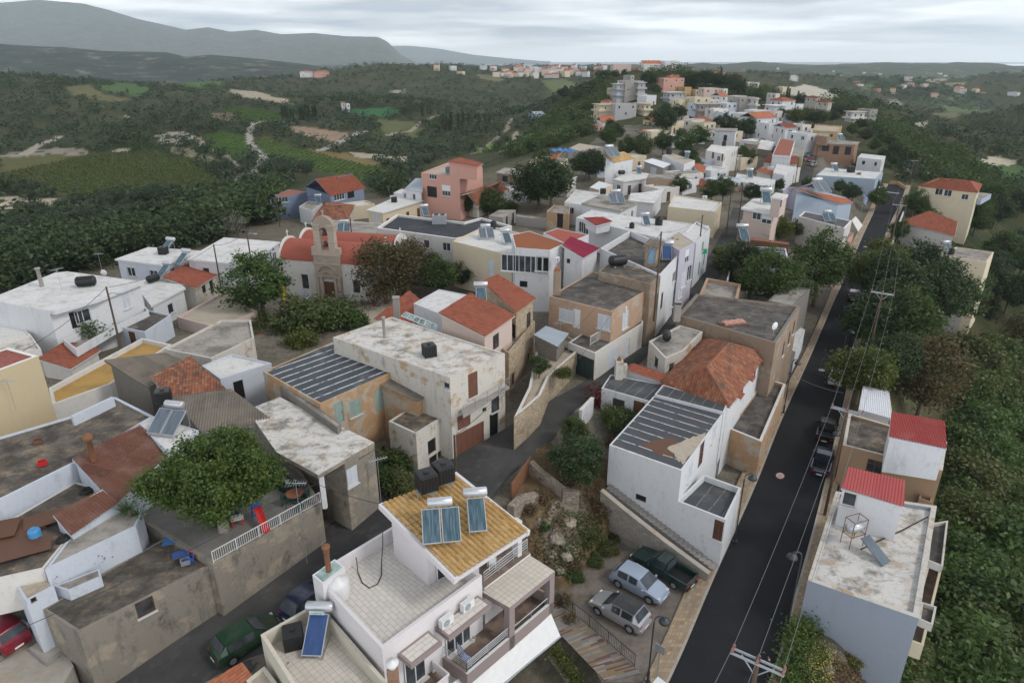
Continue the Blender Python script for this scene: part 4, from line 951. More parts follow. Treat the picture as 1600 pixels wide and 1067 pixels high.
# --- modern house with the ochre tile roof
T = 6.5
def ochre_house():
    r = thing('modern_house', 'modern pale house with ochre tiled roof and big tiled roof terrace in the foreground', 'house', at(680, 900, -1))
    tp = [at(489,897,7.4), at(597,1013,7.4), at(753,898,7.4), at(620,818,7.4)]       # terrace parapet, outer
    if not ccw(tp): tp = tp[::-1]
    mb = MB(); ins = inset(tp, .2)
    for i in range(4): wallface(mb, tp[i], tp[(i+1) % 4], -1, 7.4, 7.4)
    for i in range(4):
        a, b, c, d = tp[i], tp[(i+1) % 4], ins[(i+1) % 4], ins[i]; z = lambda p, q: (p.x, p.y, q)
        mb.face([z(a, 7.4), z(b, 7.4), z(c, 7.4), z(d, 7.4)]); mb.face([z(c, T), z(d, T), z(d, 7.4), z(c, 7.4)])
    mb.build('terrace_wall', 'clean', r); m2 = MB(); m2.face([(p.x, p.y, T) for p in ins], 0, polyuv([ins[1], ins[2], ins[3], ins[0]])); m2.build('terrace_floor', 'terrace', r)
    # monopitch roof: A left, B back, C right, D near corner
    A, B, C_, D_ = at(597,789,10.3), at(712,741,10.3), at(824,830,9.2), at(712,903,9.2)
    rb = MB(); tileplane(rb, [D_, C_, B, A], 0, .32, .45, .12, .05); rb.build('roof', 't_ochre', r)
    fb = MB(); N = (C_-D_).cross(A-D_).normalized(); N = N if N.z > 0 else -N; dn = -N*.28
    for a, b, w in ((A, D_, .3), (B, C_, .22), (D_, C_, .1), (A, B, .12)):
        mid = (A+B+C_+D_)/4; d = (b-a).normalized(); s = N.cross(d); s = s if s.dot(mid-a) < 0 else -s
        a2, b2 = a-d*.1, b+d*.1; o0, o1 = a2+s*w*.6-N*.0, b2+s*w*.6; i0, i1 = a2-s*w*.4, b2-s*w*.4; top = N*(.1 if w > .15 else -.02)
        fb.face([o0+top, o1+top, i1+top, i0+top]); fb.face([o0+dn, o1+dn, o1+top, o0+top]); fb.face([i0+top, i1+top, i1+dn, i0+dn])
        for p0, p1 in ((o0, i0), (o1, i1)): fb.face([p0+dn, p0+top, p1+top, p1+dn])
    fb.face([A+dn, D_+dn, C_+dn, B+dn]); fb.build('fascia', 'clean', r)
    # rooms under the roof: closed room at the back, pillars and open veranda at the front
    e1 = (B-A); e1.z = 0; e2 = (D_-A); e2.z = 0; L1, L2 = e1.length, e2.length; e1.normalize(); e2.normalize(); O = Vector((A.x, A.y, 0))
    def Q(u, v, z): p = O+e1*u+e2*v; p.z = z; return p
    def rz(v): return 10.3-(1.1*v/L2)-.3
    wb = MB(); u0, u1 = .35, L1-.3; v0, v1 = .3, L2*.55
    P4 = [Q(u0, v0, 0), Q(u0, v1, 0), Q(u1, v1, 0), Q(u1, v0, 0)]; zz = [rz(v0), rz(v1), rz(v1), rz(v0)]
    if not ccw(P4): P4 = P4[::-1]; zz = zz[::-1]
    for i in range(4): wallface(wb, P4[i], P4[(i+1) % 4], -1, zz[i], zz[(i+1) % 4])
    wb.build('wall', 'clean', r)
    for px_, py_, hw_ in ((738, 893, .3), (808, 862, .16), (676, 872, .3)):
        pb = MB(); c = at(px_, py_, 6.3); pb.box((c.x, c.y, 7.3), (hw_, .25, 1.45), (e1, e2, UP)); pb.build('pillar', 'clean', r)
    for u, w, h, kind in ((L1*.3, 1.4, 2.1, 'w'), (L1*.72, 1.4, 2.1, 'w')): opening(r, Q(u, v1+.16, T+1.1), V2(e1), w, h, kind, None, True)
    # lower body under the veranda and the balcony wing towards the road
    WZ = 6.0; wing_top = [at(753,924,WZ), at(826,866,WZ), at(867,892,WZ), at(796,949,WZ)]
    # veranda slab
    vb = MB(); vp = [at(757,918,6.1), at(829,864,6.1), at(760,812,6.1), at(690,860,6.1)]
    vp = vp if ccw(vp) else vp[::-1]; vb.prism(vp, -1, 6.1, 0, 1); vb.build('veranda', ['clean', 'browntile'], r)
    railing(r, [at(756,915,6.1), at(824,862,6.1)], 1.0, 'steel', bars=4)
    # tiled flat roof over the balcony with its mauve frame
    wt = wing_top if ccw(wing_top) else wing_top[::-1]
    fb = MB(); fb.prism(wt, WZ-.35, WZ, 0, 1, True); fb.build('balcony_roof', ['mauve', 'smalltile'], r)
    BZ = 3.3
    def dropz(p, z): return Vector((p.x, p.y, z))
    a0, a1 = at(796,949,WZ), at(867,892,WZ); b0, b1 = at(753,924,WZ), at(826,866,WZ); ex = (a1-a0).normalized(); ey = (b0-a0).normalized(); Lx = (a1-a0).length; Ly = (b0-a0).length
    def F(x, y, z): p = a0+ex*x+ey*y; p.z = z; return p
    def bx(mb, x0, x1, y0, y1, z0, z1): 
        P_ = [F(x0, y0, 0), F(x1, y0, 0), F(x1, y1, 0), F(x0, y1, 0)]; P_ = P_ if ccw(P_) else P_[::-1]; mb.prism(P_, z0, z1, 0, 0, True)
    for x, y in ((0, 0), (Lx-.45, 0), (Lx-.45, Ly-.5)):
        pb = MB(); bx(pb, x, x+.45, y, y+.4, BZ-.6, WZ-.355); pb.build('column', 'mauve', r)
    LB = 3.4   # balcony runs on to the left of the roofed bay
    mb = MB(); bx(mb, -LB, Lx, 0, .18, BZ-.55, BZ+.35); bx(mb, -LB-.002, -LB+.18, .182, Ly+.4, BZ-.55, BZ+.35); bx(mb, Lx-.18, Lx, .405, Ly, BZ-.55, BZ+.75); mb.build('balcony_parapet', 'mauve', r)
    cb = MB(); bx(cb, -LB+.02, Lx-.02, .005, .16, BZ+.352, BZ+.385); cb.build('balcony_coping', 'paintwhite', r)
    mb = MB(); P_ = [F(-LB+.18, .18, 0), F(Lx-.18, .18, 0), F(Lx-.18, Ly+2, 0), F(-LB+.18, Ly+2, 0)]; mb.face([dropz(p, BZ) for p in P_], 0, polyuv(P_)); mb.build('balcony_floor', 'browntile', r)
    railing(r, [F(-LB+.1, Ly, BZ+.36), F(-LB+.1, .1, BZ+.38), F(-.05, .1, BZ+.38)], .75, 'steel', bars=4); railing(r, [F(.5, .1, BZ+.38), F(Lx-.5, .1, BZ+.38)], .5, 'steel', bars=1)
    # window canopies with air conditioners on them, glazed doors under them
    bw = (at(753,898,7.4)-at(597,1013,7.4)); bw.z = 0; Lw = bw.length; bw.normalize(); bn = Vector((bw.y, -bw.x, 0)); W0 = at(597,1013,7.4)
    def Wp(u, d, z): p = W0+bw*u+bn*d; p.z = z; return p
    for u0_, u1_, z in ((.9, 3.0, 6.35), (3.5, 6.75, 6.2)):
        P_ = [Wp(u0_, 0.003, 0), Wp(u1_, 0.003, 0), Wp(u1_, 1.1, 0), Wp(u0_, 1.1, 0)]; P_ = P_ if ccw(P_) else P_[::-1]
        cb = MB(); cb.prism(P_, z-.3, z, 0, 0, True); q = inset(P_, .14); cb.face([(p.x, p.y, z+.004) for p in q], 1, polyuv(q)); cb.build('canopy', ['mauve', 'terrace'], r)
    for u, z, w in ((1.9, 4.5, 1.4), (5.1, 4.5, 1.9)): opening(r, Wp(u, .16, z), V2(bw), w, 2.1, 'w', None, True)
    # small side balcony
    P_ = [Wp(.7, 0, 0), Wp(3.2, 0, 0), Wp(3.2, 1.5, 0), Wp(.7, 1.5, 0)]; P_ = P_ if ccw(P_) else P_[::-1]
    sb = MB(); sb.prism(P_, 2.8, 3.3, 0, 1, True); sb.build('side_balcony', ['clean', 'browntile'], r); railing(r, [Wp(3.1, .1, 3.3), Wp(3.1, 1.4, 3.3), Wp(.8, 1.4, 3.3)], .8, 'clean', 'side_balcony_railing', bars=4, r=.05)
    # lower storey behind the awning, awning, roller door
    P_ = [F(-LB+1, Ly*.55, 0), F(Lx-.4, Ly*.55, 0), F(Lx-.4, Ly+3, 0), F(-LB+1, Ly+3, 0)]; P_ = P_ if ccw(P_) else P_[::-1]
    lb = MB(); lb.prism(P_, -1.6, BZ-.3, 0); lb.build('lower_wall', 'clean', r)
    q0, q1 = at(705,1068,2.9), at(860,956,2.9); q2, q3 = at(876,994,1.6), at(742,1105,1.6); ab = MB(); slabpoly(ab, [q3, q2, q1, q0], .05); ab.build('awning', 'paintwhite', r)
    ro = MB(); ro.tube([q3, q2], .05, 6); ro.build('awning_rail', 'galv', r)
    # chimney shaft with glazed lid and flue
    P_ = [at(489,897,8.3), at(512,878,8.3), at(539,885,8.3), at(504,911,8.3)]
    P_ = [at(488,898,8.0), at(504,912,8.0), at(539,886,8.0), at(523,873,8.0)]; P_ = P_ if ccw(P_) else P_[::-1]
    sb = MB(); sb.prism(P_, 6, 7.95, 0); sb.build('flue_shaft', 'clean', r); q = inset(P_, .1); lb = MB(); lb.prism(P_, 7.96, 8.0, 0, 0); lb.face([(p.x, p.y, 8.006) for p in q], 1); lb.build('shaft_lid', ['frame', 'glassgreen'], r)
    c = sum(P_, Vector())/4; fl = MB(); fl.lathe([(.16, 8.0), (.16, 9.3), (.19, 9.32), (.19, 9.6), (.24, 9.65), (.24, 9.78), (0, 9.85)], (c.x, c.y, 0), 12); fl.build('flue', 'rust', r, True)
    # back edge chimney with white cap at the bottom of the picture
    c = at(615,1065,6.6); cb = MB(); cb.box((c.x, c.y, 6.0), (.24, .24, 1.6)); cb.build('chimney', 'brick', r); k = MB(); k.lathe([(.2, 7.6), (.2, 7.75), (.32, 7.8), (.33, 7.9), (.1, 7.95), (.1, 7.99), (0, 8.0)], (c.x, c.y, 0), 16); k.build('chimney_cap', 'paintwhite', r, True)
    return r, Wp, Lw, F, BZ, Q, L1, L2
OH, OWp, OLw, OF, OBZ, OQ, OL1, OL2 = ochre_house()
_ang = math.atan2((at(753,898,7.4)-at(597,1013,7.4)).y, (at(753,898,7.4)-at(597,1013,7.4)).x)
for u, lb in ((4.0, 'white air conditioner on the larger canopy of the modern house, nearer the flag'), (5.6, 'white air conditioner on the larger canopy of the modern house, under the ochre roof corner')): AC(OWp(u, .35, 6.206), _ang, lb, 'air conditioners on the canopy')
SA = R(8)
SOLAR2(at(690,835,9.95), SA, 'double solar water heater on the ochre tiled roof'); SOLAR1(at(745,818,9.75), SA, 'single panel solar water heater on the ochre tiled roof')
def tank_stand(px, py, z, h, lb, lb2):
    p = at(px, py, z+h); t = thing('tank_stand', lb2, 'tank stand', (p.x, p.y, z-.3)); mb = MB()
    for a in (-.5, .5):
        for b in (-.5, .5): mb.tube([(p.x+a, p.y+b, z-.3), (p.x+a, p.y+b, z+h)], .03, 5)
    mb.build('leg_frame', 'galv', t); m2 = MB(); m2.box((p.x, p.y, z+h-.02), (.6, .6, .02)); m2.build('shelf', 'galv', t); CUBE((p.x, p.y, z+h), R(30), lb, None, 1.06)
tank_stand(667, 762, 10.1, .8, 'black cube water tank on legs above the ochre roof, left of two', 'steel legs under the left black tank on the ochre roof'); tank_stand(693, 748, 10.1, .8, 'black cube water tank on legs at the far corner of the ochre roof', 'steel legs under the far black tank on the ochre roof')
mb = MB(); c = at(530,930,6.52); mb.lathe([(.62, 0), (.64, .1), (.64, 1.0), (.6, 1.12), (.2, 1.25), (.18, 1.3), (0, 1.32)], (c.x, c.y, 6.51), 24); tag(mb.build('water_tank', 'tankwhite', None, True), 'white round water tank on the tiled terrace beside the flue shaft', 'water tank')
mb = MB(); pts = [at(556,870,7.2), at(558,880,6.9), at(559,893,6.54), at(566,910,6.54), at(577,918,6.54), at(590,912,6.54), at(596,898,6.54), at(596,880,6.54), at(598,850,8.2), at(598,800,9.9)]; mb.tube(pts, .03, 5); tag(mb.build('hose', 'black'), 'black hose looping over the tiled terrace floor', 'hose')
def chair(px, py, z, rz, mat, lb, grp=None):
    t = thing('garden_chair', lb, 'chair', at(px, py, z), rz, grp, True); mb = MB(); mb.box((0, 0, .42), (.24, .23, .025)); mb.build('seat', mat, t); mb = MB(); mb.box((0, .23, .7), (.23, .02, .2)); mb.build('backrest', mat, t)
    for x in (-.2, .2):
        for y in (-.19, .22): mb = MB(); mb.box((x, y, .2), (.02, .02, .2)); mb.build('leg', mat, t)
        mb = MB(); mb.box((x*1.15, 0, .63), (.03, .22, .015)); mb.build('armrest', mat, t)
    return t
chair(768,886,6.1,R(200),'tankwhite','white plastic chair on the veranda under the ochre roof')
def flag(px, py, z, h, kind, lb, tilt=(0, 0)):
    b = at(px, py, z); t = thing('flag', lb, 'flag', b); mb = MB(); top = b+Vector((tilt[0], tilt[1], h)); mb.tube([b, top], .025, 5); mb.build('flagpole', 'galv', t); m2 = MB()
    d = Vector((.8, -.2, -.55)).normalized()
    L = h*.38; n = 9
    for i in range(n):
        mi = i % 2; rows = []
        for k in range(7):
            q = top-UP*(.05+L*i/n)+d*(.16*k)*1.0+Vector((0, .08*math.sin(k*1.3+i*.3), -.1*k*.6)); q2 = q-UP*(L/n); rows.append([q, q2])
        m2.grid(rows, mi)
    mats = {'greek': ['flagblue', 'flagwhite'], 'yellow': ['flagyellow', 'flagyellow']}[kind]; m2.build('cloth', mats, t); return t
f_ = OF(-7.1, .1, OBZ+.4); flag(716,1043,3.4,1.9,'greek','blue and white striped flag on the balcony railing of the modern house')
# laundry on the roofed balcony
t = thing('clothes_line', 'dark clothes drying on the roofed balcony', 'laundry', OF(1.5, 1.2, OBZ)); mb = MB()
for i in range(5): p = OF(.9+.35*i, 1.1, OBZ+1.2); mb.box(p, (.13, .03, .42-.05*(i % 2)), ((at(867,892,6)-at(796,949,6)).normalized(), UP.cross((at(867,892,6)-at(796,949,6)).normalized()), UP))
mb.build('clothes', 'clothdark', t); mb = MB(); mb.tube([OF(.5, 1.1, OBZ+1.62), OF(3, 1.1, OBZ+1.62)], .015, 4); mb.build('line', 'wirelight', t)
p = OF(-1.2, 1.7, OBZ); mb = MB(); mb.lathe([(.13, 0), (.17, .3), (.15, .3), (.12, .05), (0, .04)], p, 14); tag(mb.build('bucket', 'tankwhite'), 'small white bucket on the brown tiled balcony', 'bucket')
# --- lower beige roof in front of it
b2 = H('annex', 'beige lower roof terrace with low parapet at the bottom edge of the picture', [(407,991),(497,940),(640,1105),(532,1190)], 5.9, -1, 'cleanbeige', 'smalltile', .9, .2, near=True)
SOLARB(at(497,1005,5.02), R(-2), 'solar water heater with blue collector on the beige lower roof', None, 1.08); CUBE(at(460,1005,5.02), R(20), 'black cube water tank beside the blue solar collector'); 
p = at(449,1041,5.02); mb = MB(); mb.lathe([(.12, 0), (.17, .28), (.14, .28), (.1, .05), (0, .04)], p, 12); tag(mb.build('flower_pot', 'offwhite'), 'pale flower pot on the beige lower roof', 'pot')
H('annex', 'low beige wall block with terracotta tile edge beside the green car', [(385,1062),(413,1040),(440,1075),(400,1110)], 4.6, 0, 'cleanbeige', 'r_beige', .1, .2, near=True)
H('tiled_porch', 'terracotta tiled porch roof at the bottom edge of the picture', [(330,1070,3.9),(375,1043,4.3),(398,1075,4.3),(350,1110,3.9)], 4, 0, 'cleanbeige', 't_orange', planes=[[0,3,2,1]], near=True)
# text plates on the two lettered heaters
def lettering(txt, p, size, mat, rz, name, rx=R(90), extr=.002):
    cu = bpy.data.curves.new(name, 'FONT'); cu.body = txt; cu.size = size; cu.extrude = extr; cu.align_x = 'CENTER'; cu.align_y = 'CENTER'; ob = bpy.data.objects.new(name, cu)
    dg = bpy.context.evaluated_depsgraph_get(); COL.objects.link(ob); me = bpy.data.meshes.new_from_object(ob.evaluated_get(dg)); bpy.data.objects.remove(ob); me.materials.clear(); me.materials.append(M(mat)); o = bpy.data.objects.new(name, me); link(o); o.location = p; o.rotation_euler = (rx, 0, rz); return o
# --- long concrete retaining walls and the yard with the big tree
yd = H('retaining_wall', 'tall stained concrete retaining wall carrying the yard with the big tree', [(332,881),(502,786),(470,735),(395,690),(190,795),(262,838)], 6.0, .5, 'greywall', 'yard', .02, .25, near=True)
H('old_house', 'low old house with dark lichened flat roof and one brown window above the alley', [(66,951),(122,987),(331,881),(262,838),(210,866)], 5.6, .2, 'greywall', 'r_dark', .05, .15, win=[(227,947,1.0,1.1,'v','framebrown')], near=True)
t = thing('yard_fence', 'white balustrade along the edge of the yard above the alley', 'fence', at(333,880,6)); railing(t, [at(334,879,6.0), at(501,785,6.0)], .85, 'paintwhite', 'balustrade', verts=True)
g = H('grey_house', 'grey rendered house with patchy white flat roof beside the yard', [(585,691),(497,742),(432,706),(386,640),(437,620)], 9.0, 1.5, 'greywall', 'r_whitedirty', .04, .2, oh=[.02,2.3,.3,.2,.02], slab=.3, trim='greywall', win=[(534,754,.95,1.5,'s','shutterwhite')], near=True)
mb = MB(); p = at(499,745,8.7); mb.box((p.x+.05, p.y+.25, 7.35), (.14, .14, 1.34)); g.part('porch_post', mb, 'paintwhite')
mb = MB(); mb.box(g.w[0]*0+at(455,725,7.2)+Vector((0, 1.2, 0)), (.02, .02, .02)); 
# white stair house on the left, brown sheet roofs
H('white_house', 'whitewashed low house with brown corrugated roof patched with white', [(117,719,9.2),(217,664,9.6),(265,706,8.7),(181,786,8.2)], 9.4, 4, 'bluewhite', 'c_brown', planes=[[3,2,1,0]], rkind='corr', over=.12, near=True)
H('white_house', 'whitewashed wall house under the lower brown corrugated sheet with small window', [(87,807,8.6),(160,764,9.0),(183,785,8.3),(112,834,8.0)], 8.5, 4, 'bluewhite', 'c_brown', planes=[[3,2,1,0]], rkind='corr', over=.1, win=[(150,832,.8,.8,'o','paintwhite')], near=True)
H('white_house', 'low whitewashed wall with pots in front below the junk roof', [(112,834),(200,785),(222,800),(212,822),(70,890)], 7.6, 4, 'bluewhite', 'r_grey', .04, .15, near=True)
H('flat_roof_shed', 'junk filled flat roof with dark brown sheets at the left edge', [(-30,838),(118,752),(160,764),(112,834),(68,888),(-40,912)], 7.5, 5, 'offwhite', 'r_dark', .05, .15, near=True)
H('old_house', 'wide dark stained flat roof with white outer wall left of the solar panels', [(-60,810),(122,720),(240,650),(180,620),(118,648),(-60,700)], 8.9, 4, 'bluewhite', 'r_dark', .12, .2, win=[], near=True)
H('old_house', 'low dark roof slab behind the red car', [(0,950),(42,975),(69,951),(45,925),(-30,930)], 3.5, 1.5, 'bluewhite', 'r_dark', .04, .12, near=True)
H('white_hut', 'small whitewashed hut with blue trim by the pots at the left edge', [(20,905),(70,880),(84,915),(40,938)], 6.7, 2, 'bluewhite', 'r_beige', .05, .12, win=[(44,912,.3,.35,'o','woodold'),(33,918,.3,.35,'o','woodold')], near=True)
H('stair_block', 'white stepped wall of the outside stair beside the dark roof', [(84,915),(155,888),(158,900),(107,922)], 6.3, 2, 'bluewhite', 'r_grey', .02, .1, near=True)
# concrete patch under the red car
mb = MB(); pp = [at(-90,1080,2.45), at(-60,960,2.45), at(85,985,2.45), at(115,1040,2.4), at(80,1100,2.4)]; pp = pp if ccw(pp) else pp[::-1]; mb.prism(pp, 1, 2.4, 0); tag(mb.build('forecourt', 'concrete'), kind='structure')
H('low_wall', 'low pinkish concrete block beside the red car', [(45,1012),(80,988),(100,1012),(72,1034)], 2.75, 1.0, 'grey', 'concrete', .01, .1, near=True)
# --- yellow house and the roofs of the left middle
H('yellow_house', 'plain yellow house wall with maroon tiled roof at the left edge', [(-70,604),(60,556),(12,543),(-110,585)], 12.3, 6, 'yellow', 't_maroon', .04, .3, trim='paintwhite', near=True)
H('garden_shed', 'small shed with new terracotta tiled roof behind the yellow house', [(64,560,7.2),(110,574,6.8),(152,548,6.8),(104,535,7.2)], 7.2, 4, 'offwhite', 't_red', planes=[[1,2,3,0]], near=True)
H('terrace_house', 'long narrow terrace floor painted ochre between white parapets', [(82,632),(172,600),(268,538),(222,528),(76,606)], 7.6, 4, 'offwhite', 'r_ochre', .45, .25, near=True)
H('old_house', 'old concrete house with ribbed grey sheet roof and bare side wall', [(172,566,10.2),(232,603,9.3),(300,572,9.5),(256,552,10.2)], 10, 4, 'darkgrey', 'c_asb', planes=[[1,2,3,0]], rkind='corr', near=True)
H('old_house', 'small house with bright orange clay tile roof between grey sheet roofs', [(240,586,10.3),(268,618,9.5),(346,607,9.5),(297,564,10.3)], 10, 4, 'grey', 't_old', planes=[[1,2,3,0]], near=True)
H('old_house', 'low house with wide dark ribbed sheet roof above the big tree', [(277,622,9.6),(318,672,8.9),(420,658,8.9),(358,611,9.6)], 9.4, 4, 'grey', 'c_asb', planes=[[1,2,3,0]], rkind='corr', near=True)
H('white_house', 'small white house with flat roof and one dark doorway', [(315,571),(344,592),(424,567),(362,553)], 9.0, 4, 'bluewhite', 'r_white', .15, .15, win=[(374,610,.9,1.9,'o')], near=True)
H('old_house', 'old house with grey weathered flat roof and high parapet behind the white one', [(256,545),(330,560),(397,528),(392,500),(345,500)], 8.6, 4, 'oldwhite', 'r_grey', .2, .2, near=True)
H('solar_shed', 'small white roof carrying two grey solar panels beside the brown sheet roof', [(217,664),(262,705),(310,672),(240,650)], 9.3, 4, 'bluewhite', 'r_white', .04, .1, near=True)
SOLARG(at(266,672,9.3), R(-12), 'pair of grey solar panels on the small white roof above the big tree', None, 1.05)
CUBE(at(257,628,10.3), R(20), 'dark grey ribbed water tank above the grey solar panels')
# --- main plaster house in the middle
m = H('plaster_house', 'peeling white two storey house with flat white roof and brown garage door', [(520,527),(703,590),(789,552),(612,495)], 11.5, 3, 'oldwhite', 'r_whitedirty', .1, .2, win=[(739,601,1.1,2.2,'s','garagebrown'),(707,606,.7,.6,'w'),(735,690,3.3,2.7,'g'),(725,657,1.5,1.3,'s','garagebrown'),(772,663,1.1,2.3,'o','darkmetal'),(774,630,1.0,1.6,'w','darkmetal'),(757,640,.5,.4,'o')], near=True)
bp = [at(720,640,8.3), at(790,600,8.3), at(796,604,8.3), at(724,650,8.3)]
mb = MB(); bp = bp if ccw(bp) else bp[::-1]; mb.prism(bp, 8.1, 8.3, 0, 0, True); m.part('balcony', mb, 'grey'); railing(m.root, [at(724,650,8.3), at(796,604,8.3)], .9, 'grey', 'balcony_rail', bars=3); 
H('striped_house', 'house with dark felt roof in pale stripes and orange plaster walls', [(411,580),(500,631),(634,572),(540,526)], 10.0, 4, 'orangewall', 'm_stripe', .06, .15, win=[(555,637,1.2,1.5,'s','shuttergreen'),(592,624,.9,2.0,'d','shuttergreen'),(530,645,.9,1.9,'d','shuttergreen'),(612,634,.9,2.0,'d','woodold')], near=True)
H('lean_to', 'lean-to with rusty corrugated roof and orange plaster walls', [(597,601,9.3),(652,626,8.8),(687,601,8.9),(637,577,9.6)], 9, 4, 'orangewall', 'c_asb', planes=[[0,1,2,3]], rkind='corr', over=.2, win=[(668,633,1.1,1.5,'o')], near=True)
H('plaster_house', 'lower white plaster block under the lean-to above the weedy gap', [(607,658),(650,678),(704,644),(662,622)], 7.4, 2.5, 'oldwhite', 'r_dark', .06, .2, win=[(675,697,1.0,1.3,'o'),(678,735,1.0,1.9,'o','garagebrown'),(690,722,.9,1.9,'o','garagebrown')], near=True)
H('low_wall', 'old grey rendered boundary wall beside the white patchy roof', [(437,604),(527,668),(533,662),(443,598)], 9.6, 4, 'darkgrey', 'r_grey', .02, .1, near=True)
CUBE(at(671,555,11.42), R(25), 'black cube water tank on the white roof of the peeling plaster house')
# --- stone house with red tiled roofs
H('stone_house', 'stone house with red tiled roof and rosy gable beside the white roof', [(690,489,12.8),(757,523,11.9),(800,493,11.9),(736,461,12.8)], 12.4, 4, 'pinkbeige', 't_red', planes=[[1,2,3,0]], trim='pinkbeige', near=True, win=[(775,533,1.2,1.4,'w','framebrown')])
H('stone_house', 'tall stone walled house with second red tiled roof by the street', [(757,441,12.9),(806,486,12.0),(833,466,12.0),(778,431,12.9)], 12.4, 3.5, 'stonewall', 't_red', planes=[[1,2,3,0]], near=True, win=[(806,520,1.0,1.5,'o','framebrown'),(826,500,1.0,1.6,'w','framebrown'),(822,540,1,1.5,'w','framebrown')])
H('stone_house', 'rough stone lower storey with narrow windows facing the street', [(760,548),(788,690),(833,640),(834,520)][0:0] or [(757,526),(795,552),(836,502),(806,488)], 9.3, 3, 'stonewall', 'r_grey', .5, .2, win=[(802,592,.8,1.3,'o','framebrown'),(806,640,.9,1.9,'d','darkmetal'),(826,560,.9,1.2,'o','framebrown')], near=True)
H('white_roof_house', 'white painted flat roof with stepped edge in front of the red tiles', [(646,474),(686,452),(748,464),(692,492)], 10.4, 4, 'white', 'r_whiter', .06, .15, near=True)
H('tiled_shed', 'terracotta tiled slope sheltered beside the white flat roof', [(590,497,8.5),(640,505,8.5),(668,478,9.8),(640,462,9.8)], 9, 4, 'white', 't_red', planes=[[0,1,2,3]], near=True)
sk = thing('skylight', 'long green tinted glass skylight strip beside the white roof', 'skylight', at(655,505,10.6)); mb = MB(); P_ = [at(627,494,10.6), at(681,517,10.6), at(683,508,11), at(634,488,11)]; slabpoly(mb, P_, .05); mb.build('glazing', 'glassgreen', sk); mb = MB()
for k in range(7): a = P_[0]+(P_[1]-P_[0])*k/6; b = P_[3]+(P_[2]-P_[3])*k/6; mb.bar(a+UP*.04, b+UP*.04, .08, .05)
mb.bar(P_[0]+UP*.03, P_[1]+UP*.03, .08, .06); mb.bar(P_[3]+UP*.03, P_[2]+UP*.03, .08, .06); mb.build('frame', 'frame', sk)
SOLAR1(at(752,472,12.1), R(5), 'solar water heater standing between the two red tiled roofs')
# terrace with curved stone wall along the street
H('stone_terrace', 'honey coloured stone retaining wall with curved top along the street', [(803,652),(826,634),(845,617),(858,588),(912,540),(880,520),(838,545),(826,605)], 7.3, 3, 'stonewall', 'r_beige', .35, .25, win=[(902,582,.9,1.9,'o','framebrown')], near=True, trim='offwhite')
H('metal_shelter', 'small shelter with grey corrugated metal roof on the stone terrace', [(838,525,9.0),(870,540,8.7),(884,522,8.7),(855,511,9.1)], 9, 6.9, 'darkgrey', 'c_metal', planes=[[1,2,3,0]], rkind='corr', near=True)
# peach house over the green garage
H('peach_house', 'peach plaster house with cracked dark roof and white stair balcony', [(858,463),(956,487),(1012,453),(926,424)], 11.2, 4, 'peach', 'r_dark2', .06, .2, win=[(885,493,1.9,1.4,'s','shutterwhite'),(901,498,.9,2.1,'d','frame'),(962,508,1.5,1.6,'s','shutterwhite'),(977,500,1.3,1.9,'s','shutterwhite')], near=True)
H('garage_block', 'lower garages with dark green sliding door below the white balcony', [(888,535),(930,552),(1005,505),(1005,480),(955,490)], 7.9, 4, 'offwhite', 'r_dark2', .05, .2, win=[(929,582,4.2,2.6,'g','garagegreen'),(958,560,2.2,2.3,'s','shutterwhite'),(980,543,1.1,2.0,'d','shutterwhite')], near=True)
t = thing('stair_rail', 'white balustrade of the stair balcony on the peach house', 'railing', at(930,540,8)); railing(t, [at(922,540,7.9), at(990,500,7.9), at(1007,478,8.4)], 1.0, 'paintwhite', 'balustrade', verts=True)
AC(at(973,487,10.2), R(-30), 'air conditioner on the wall of the peach house')
H('brown_house', 'brown concrete house with dark flat roof carrying a lying black tank', [(935,424),(1016,444),(1036,428),(955,409)], 12.2, 4, 'brownblock', 'r_dark', .06, .15, win=[(1028,470,1,2,'d','woodold')], near=True)
LYING(at(965,416,12.2), R(20), 'lying black water tank on the dark roof of the brown concrete house', None, 1.3)
H('white_street_house', 'white two storey street house with dark grey roof terrace', [(938,388),(1032,430),(1064,395),(985,360)], 12.4, 4, 'white', 'r_dark2', .8, .2, win=[(1053,433,1.6,1.3,'w'),(1035,443,1.5,1.3,'r'),(1034,470,1.0,2,'d'),(1052,465,1.6,2.2,'s','shutterwhite')], near=True)
H('roof_hut', 'small brown stair hut with blue door on the dark roof terrace', [(1009,384,14.2),(1026,387,14),(1035,378,14),(1018,374,14.3)], 14, 11.4, 'brownblock', 'c_asb', planes=[[1,2,3,0]], rkind='corr', win=[(1021,399,.8,1.9,'d','blueframe')], near=True)
SOLARB(at(1041,405,11.7), R(-8), 'blue solar collector and tank on the dark roof terrace above the street', None, 1.15); DRUM(at(1050,386,12), 0, 'black drum tank on the roof edge, left of a pair'); DRUM(at(1057,388,12), 0, 'black drum tank on the roof edge, right of a pair')
H('lilac_house', 'lilac two storey street house with pale ribbed roof and roller blinds', [(1036,376),(1062,392),(1086,379),(1060,362)], 13.2, 4, 'lilac', 'r_beige', .05, .15, win=[(1074,400,1.3,1.7,'r'),(1080,425,1.5,2,'w'),(1068,437,1.4,2,'s','shutterwhite'),(1063,458,1.4,1.2,'s','shutterwhite')], near=True)
H('white_street_house', 'narrow white street house with balcony next to the lilac one', [(1062,370),(1088,380),(1110,358),(1088,346)], 11.4, 4, 'white', 'r_white', .3, .15, win=[(1092,420,1,2,'d','blueframe'),(1100,405,1.0,2,'d','blueframe'),(1098,385,1.2,1.3,'w')], near=True)
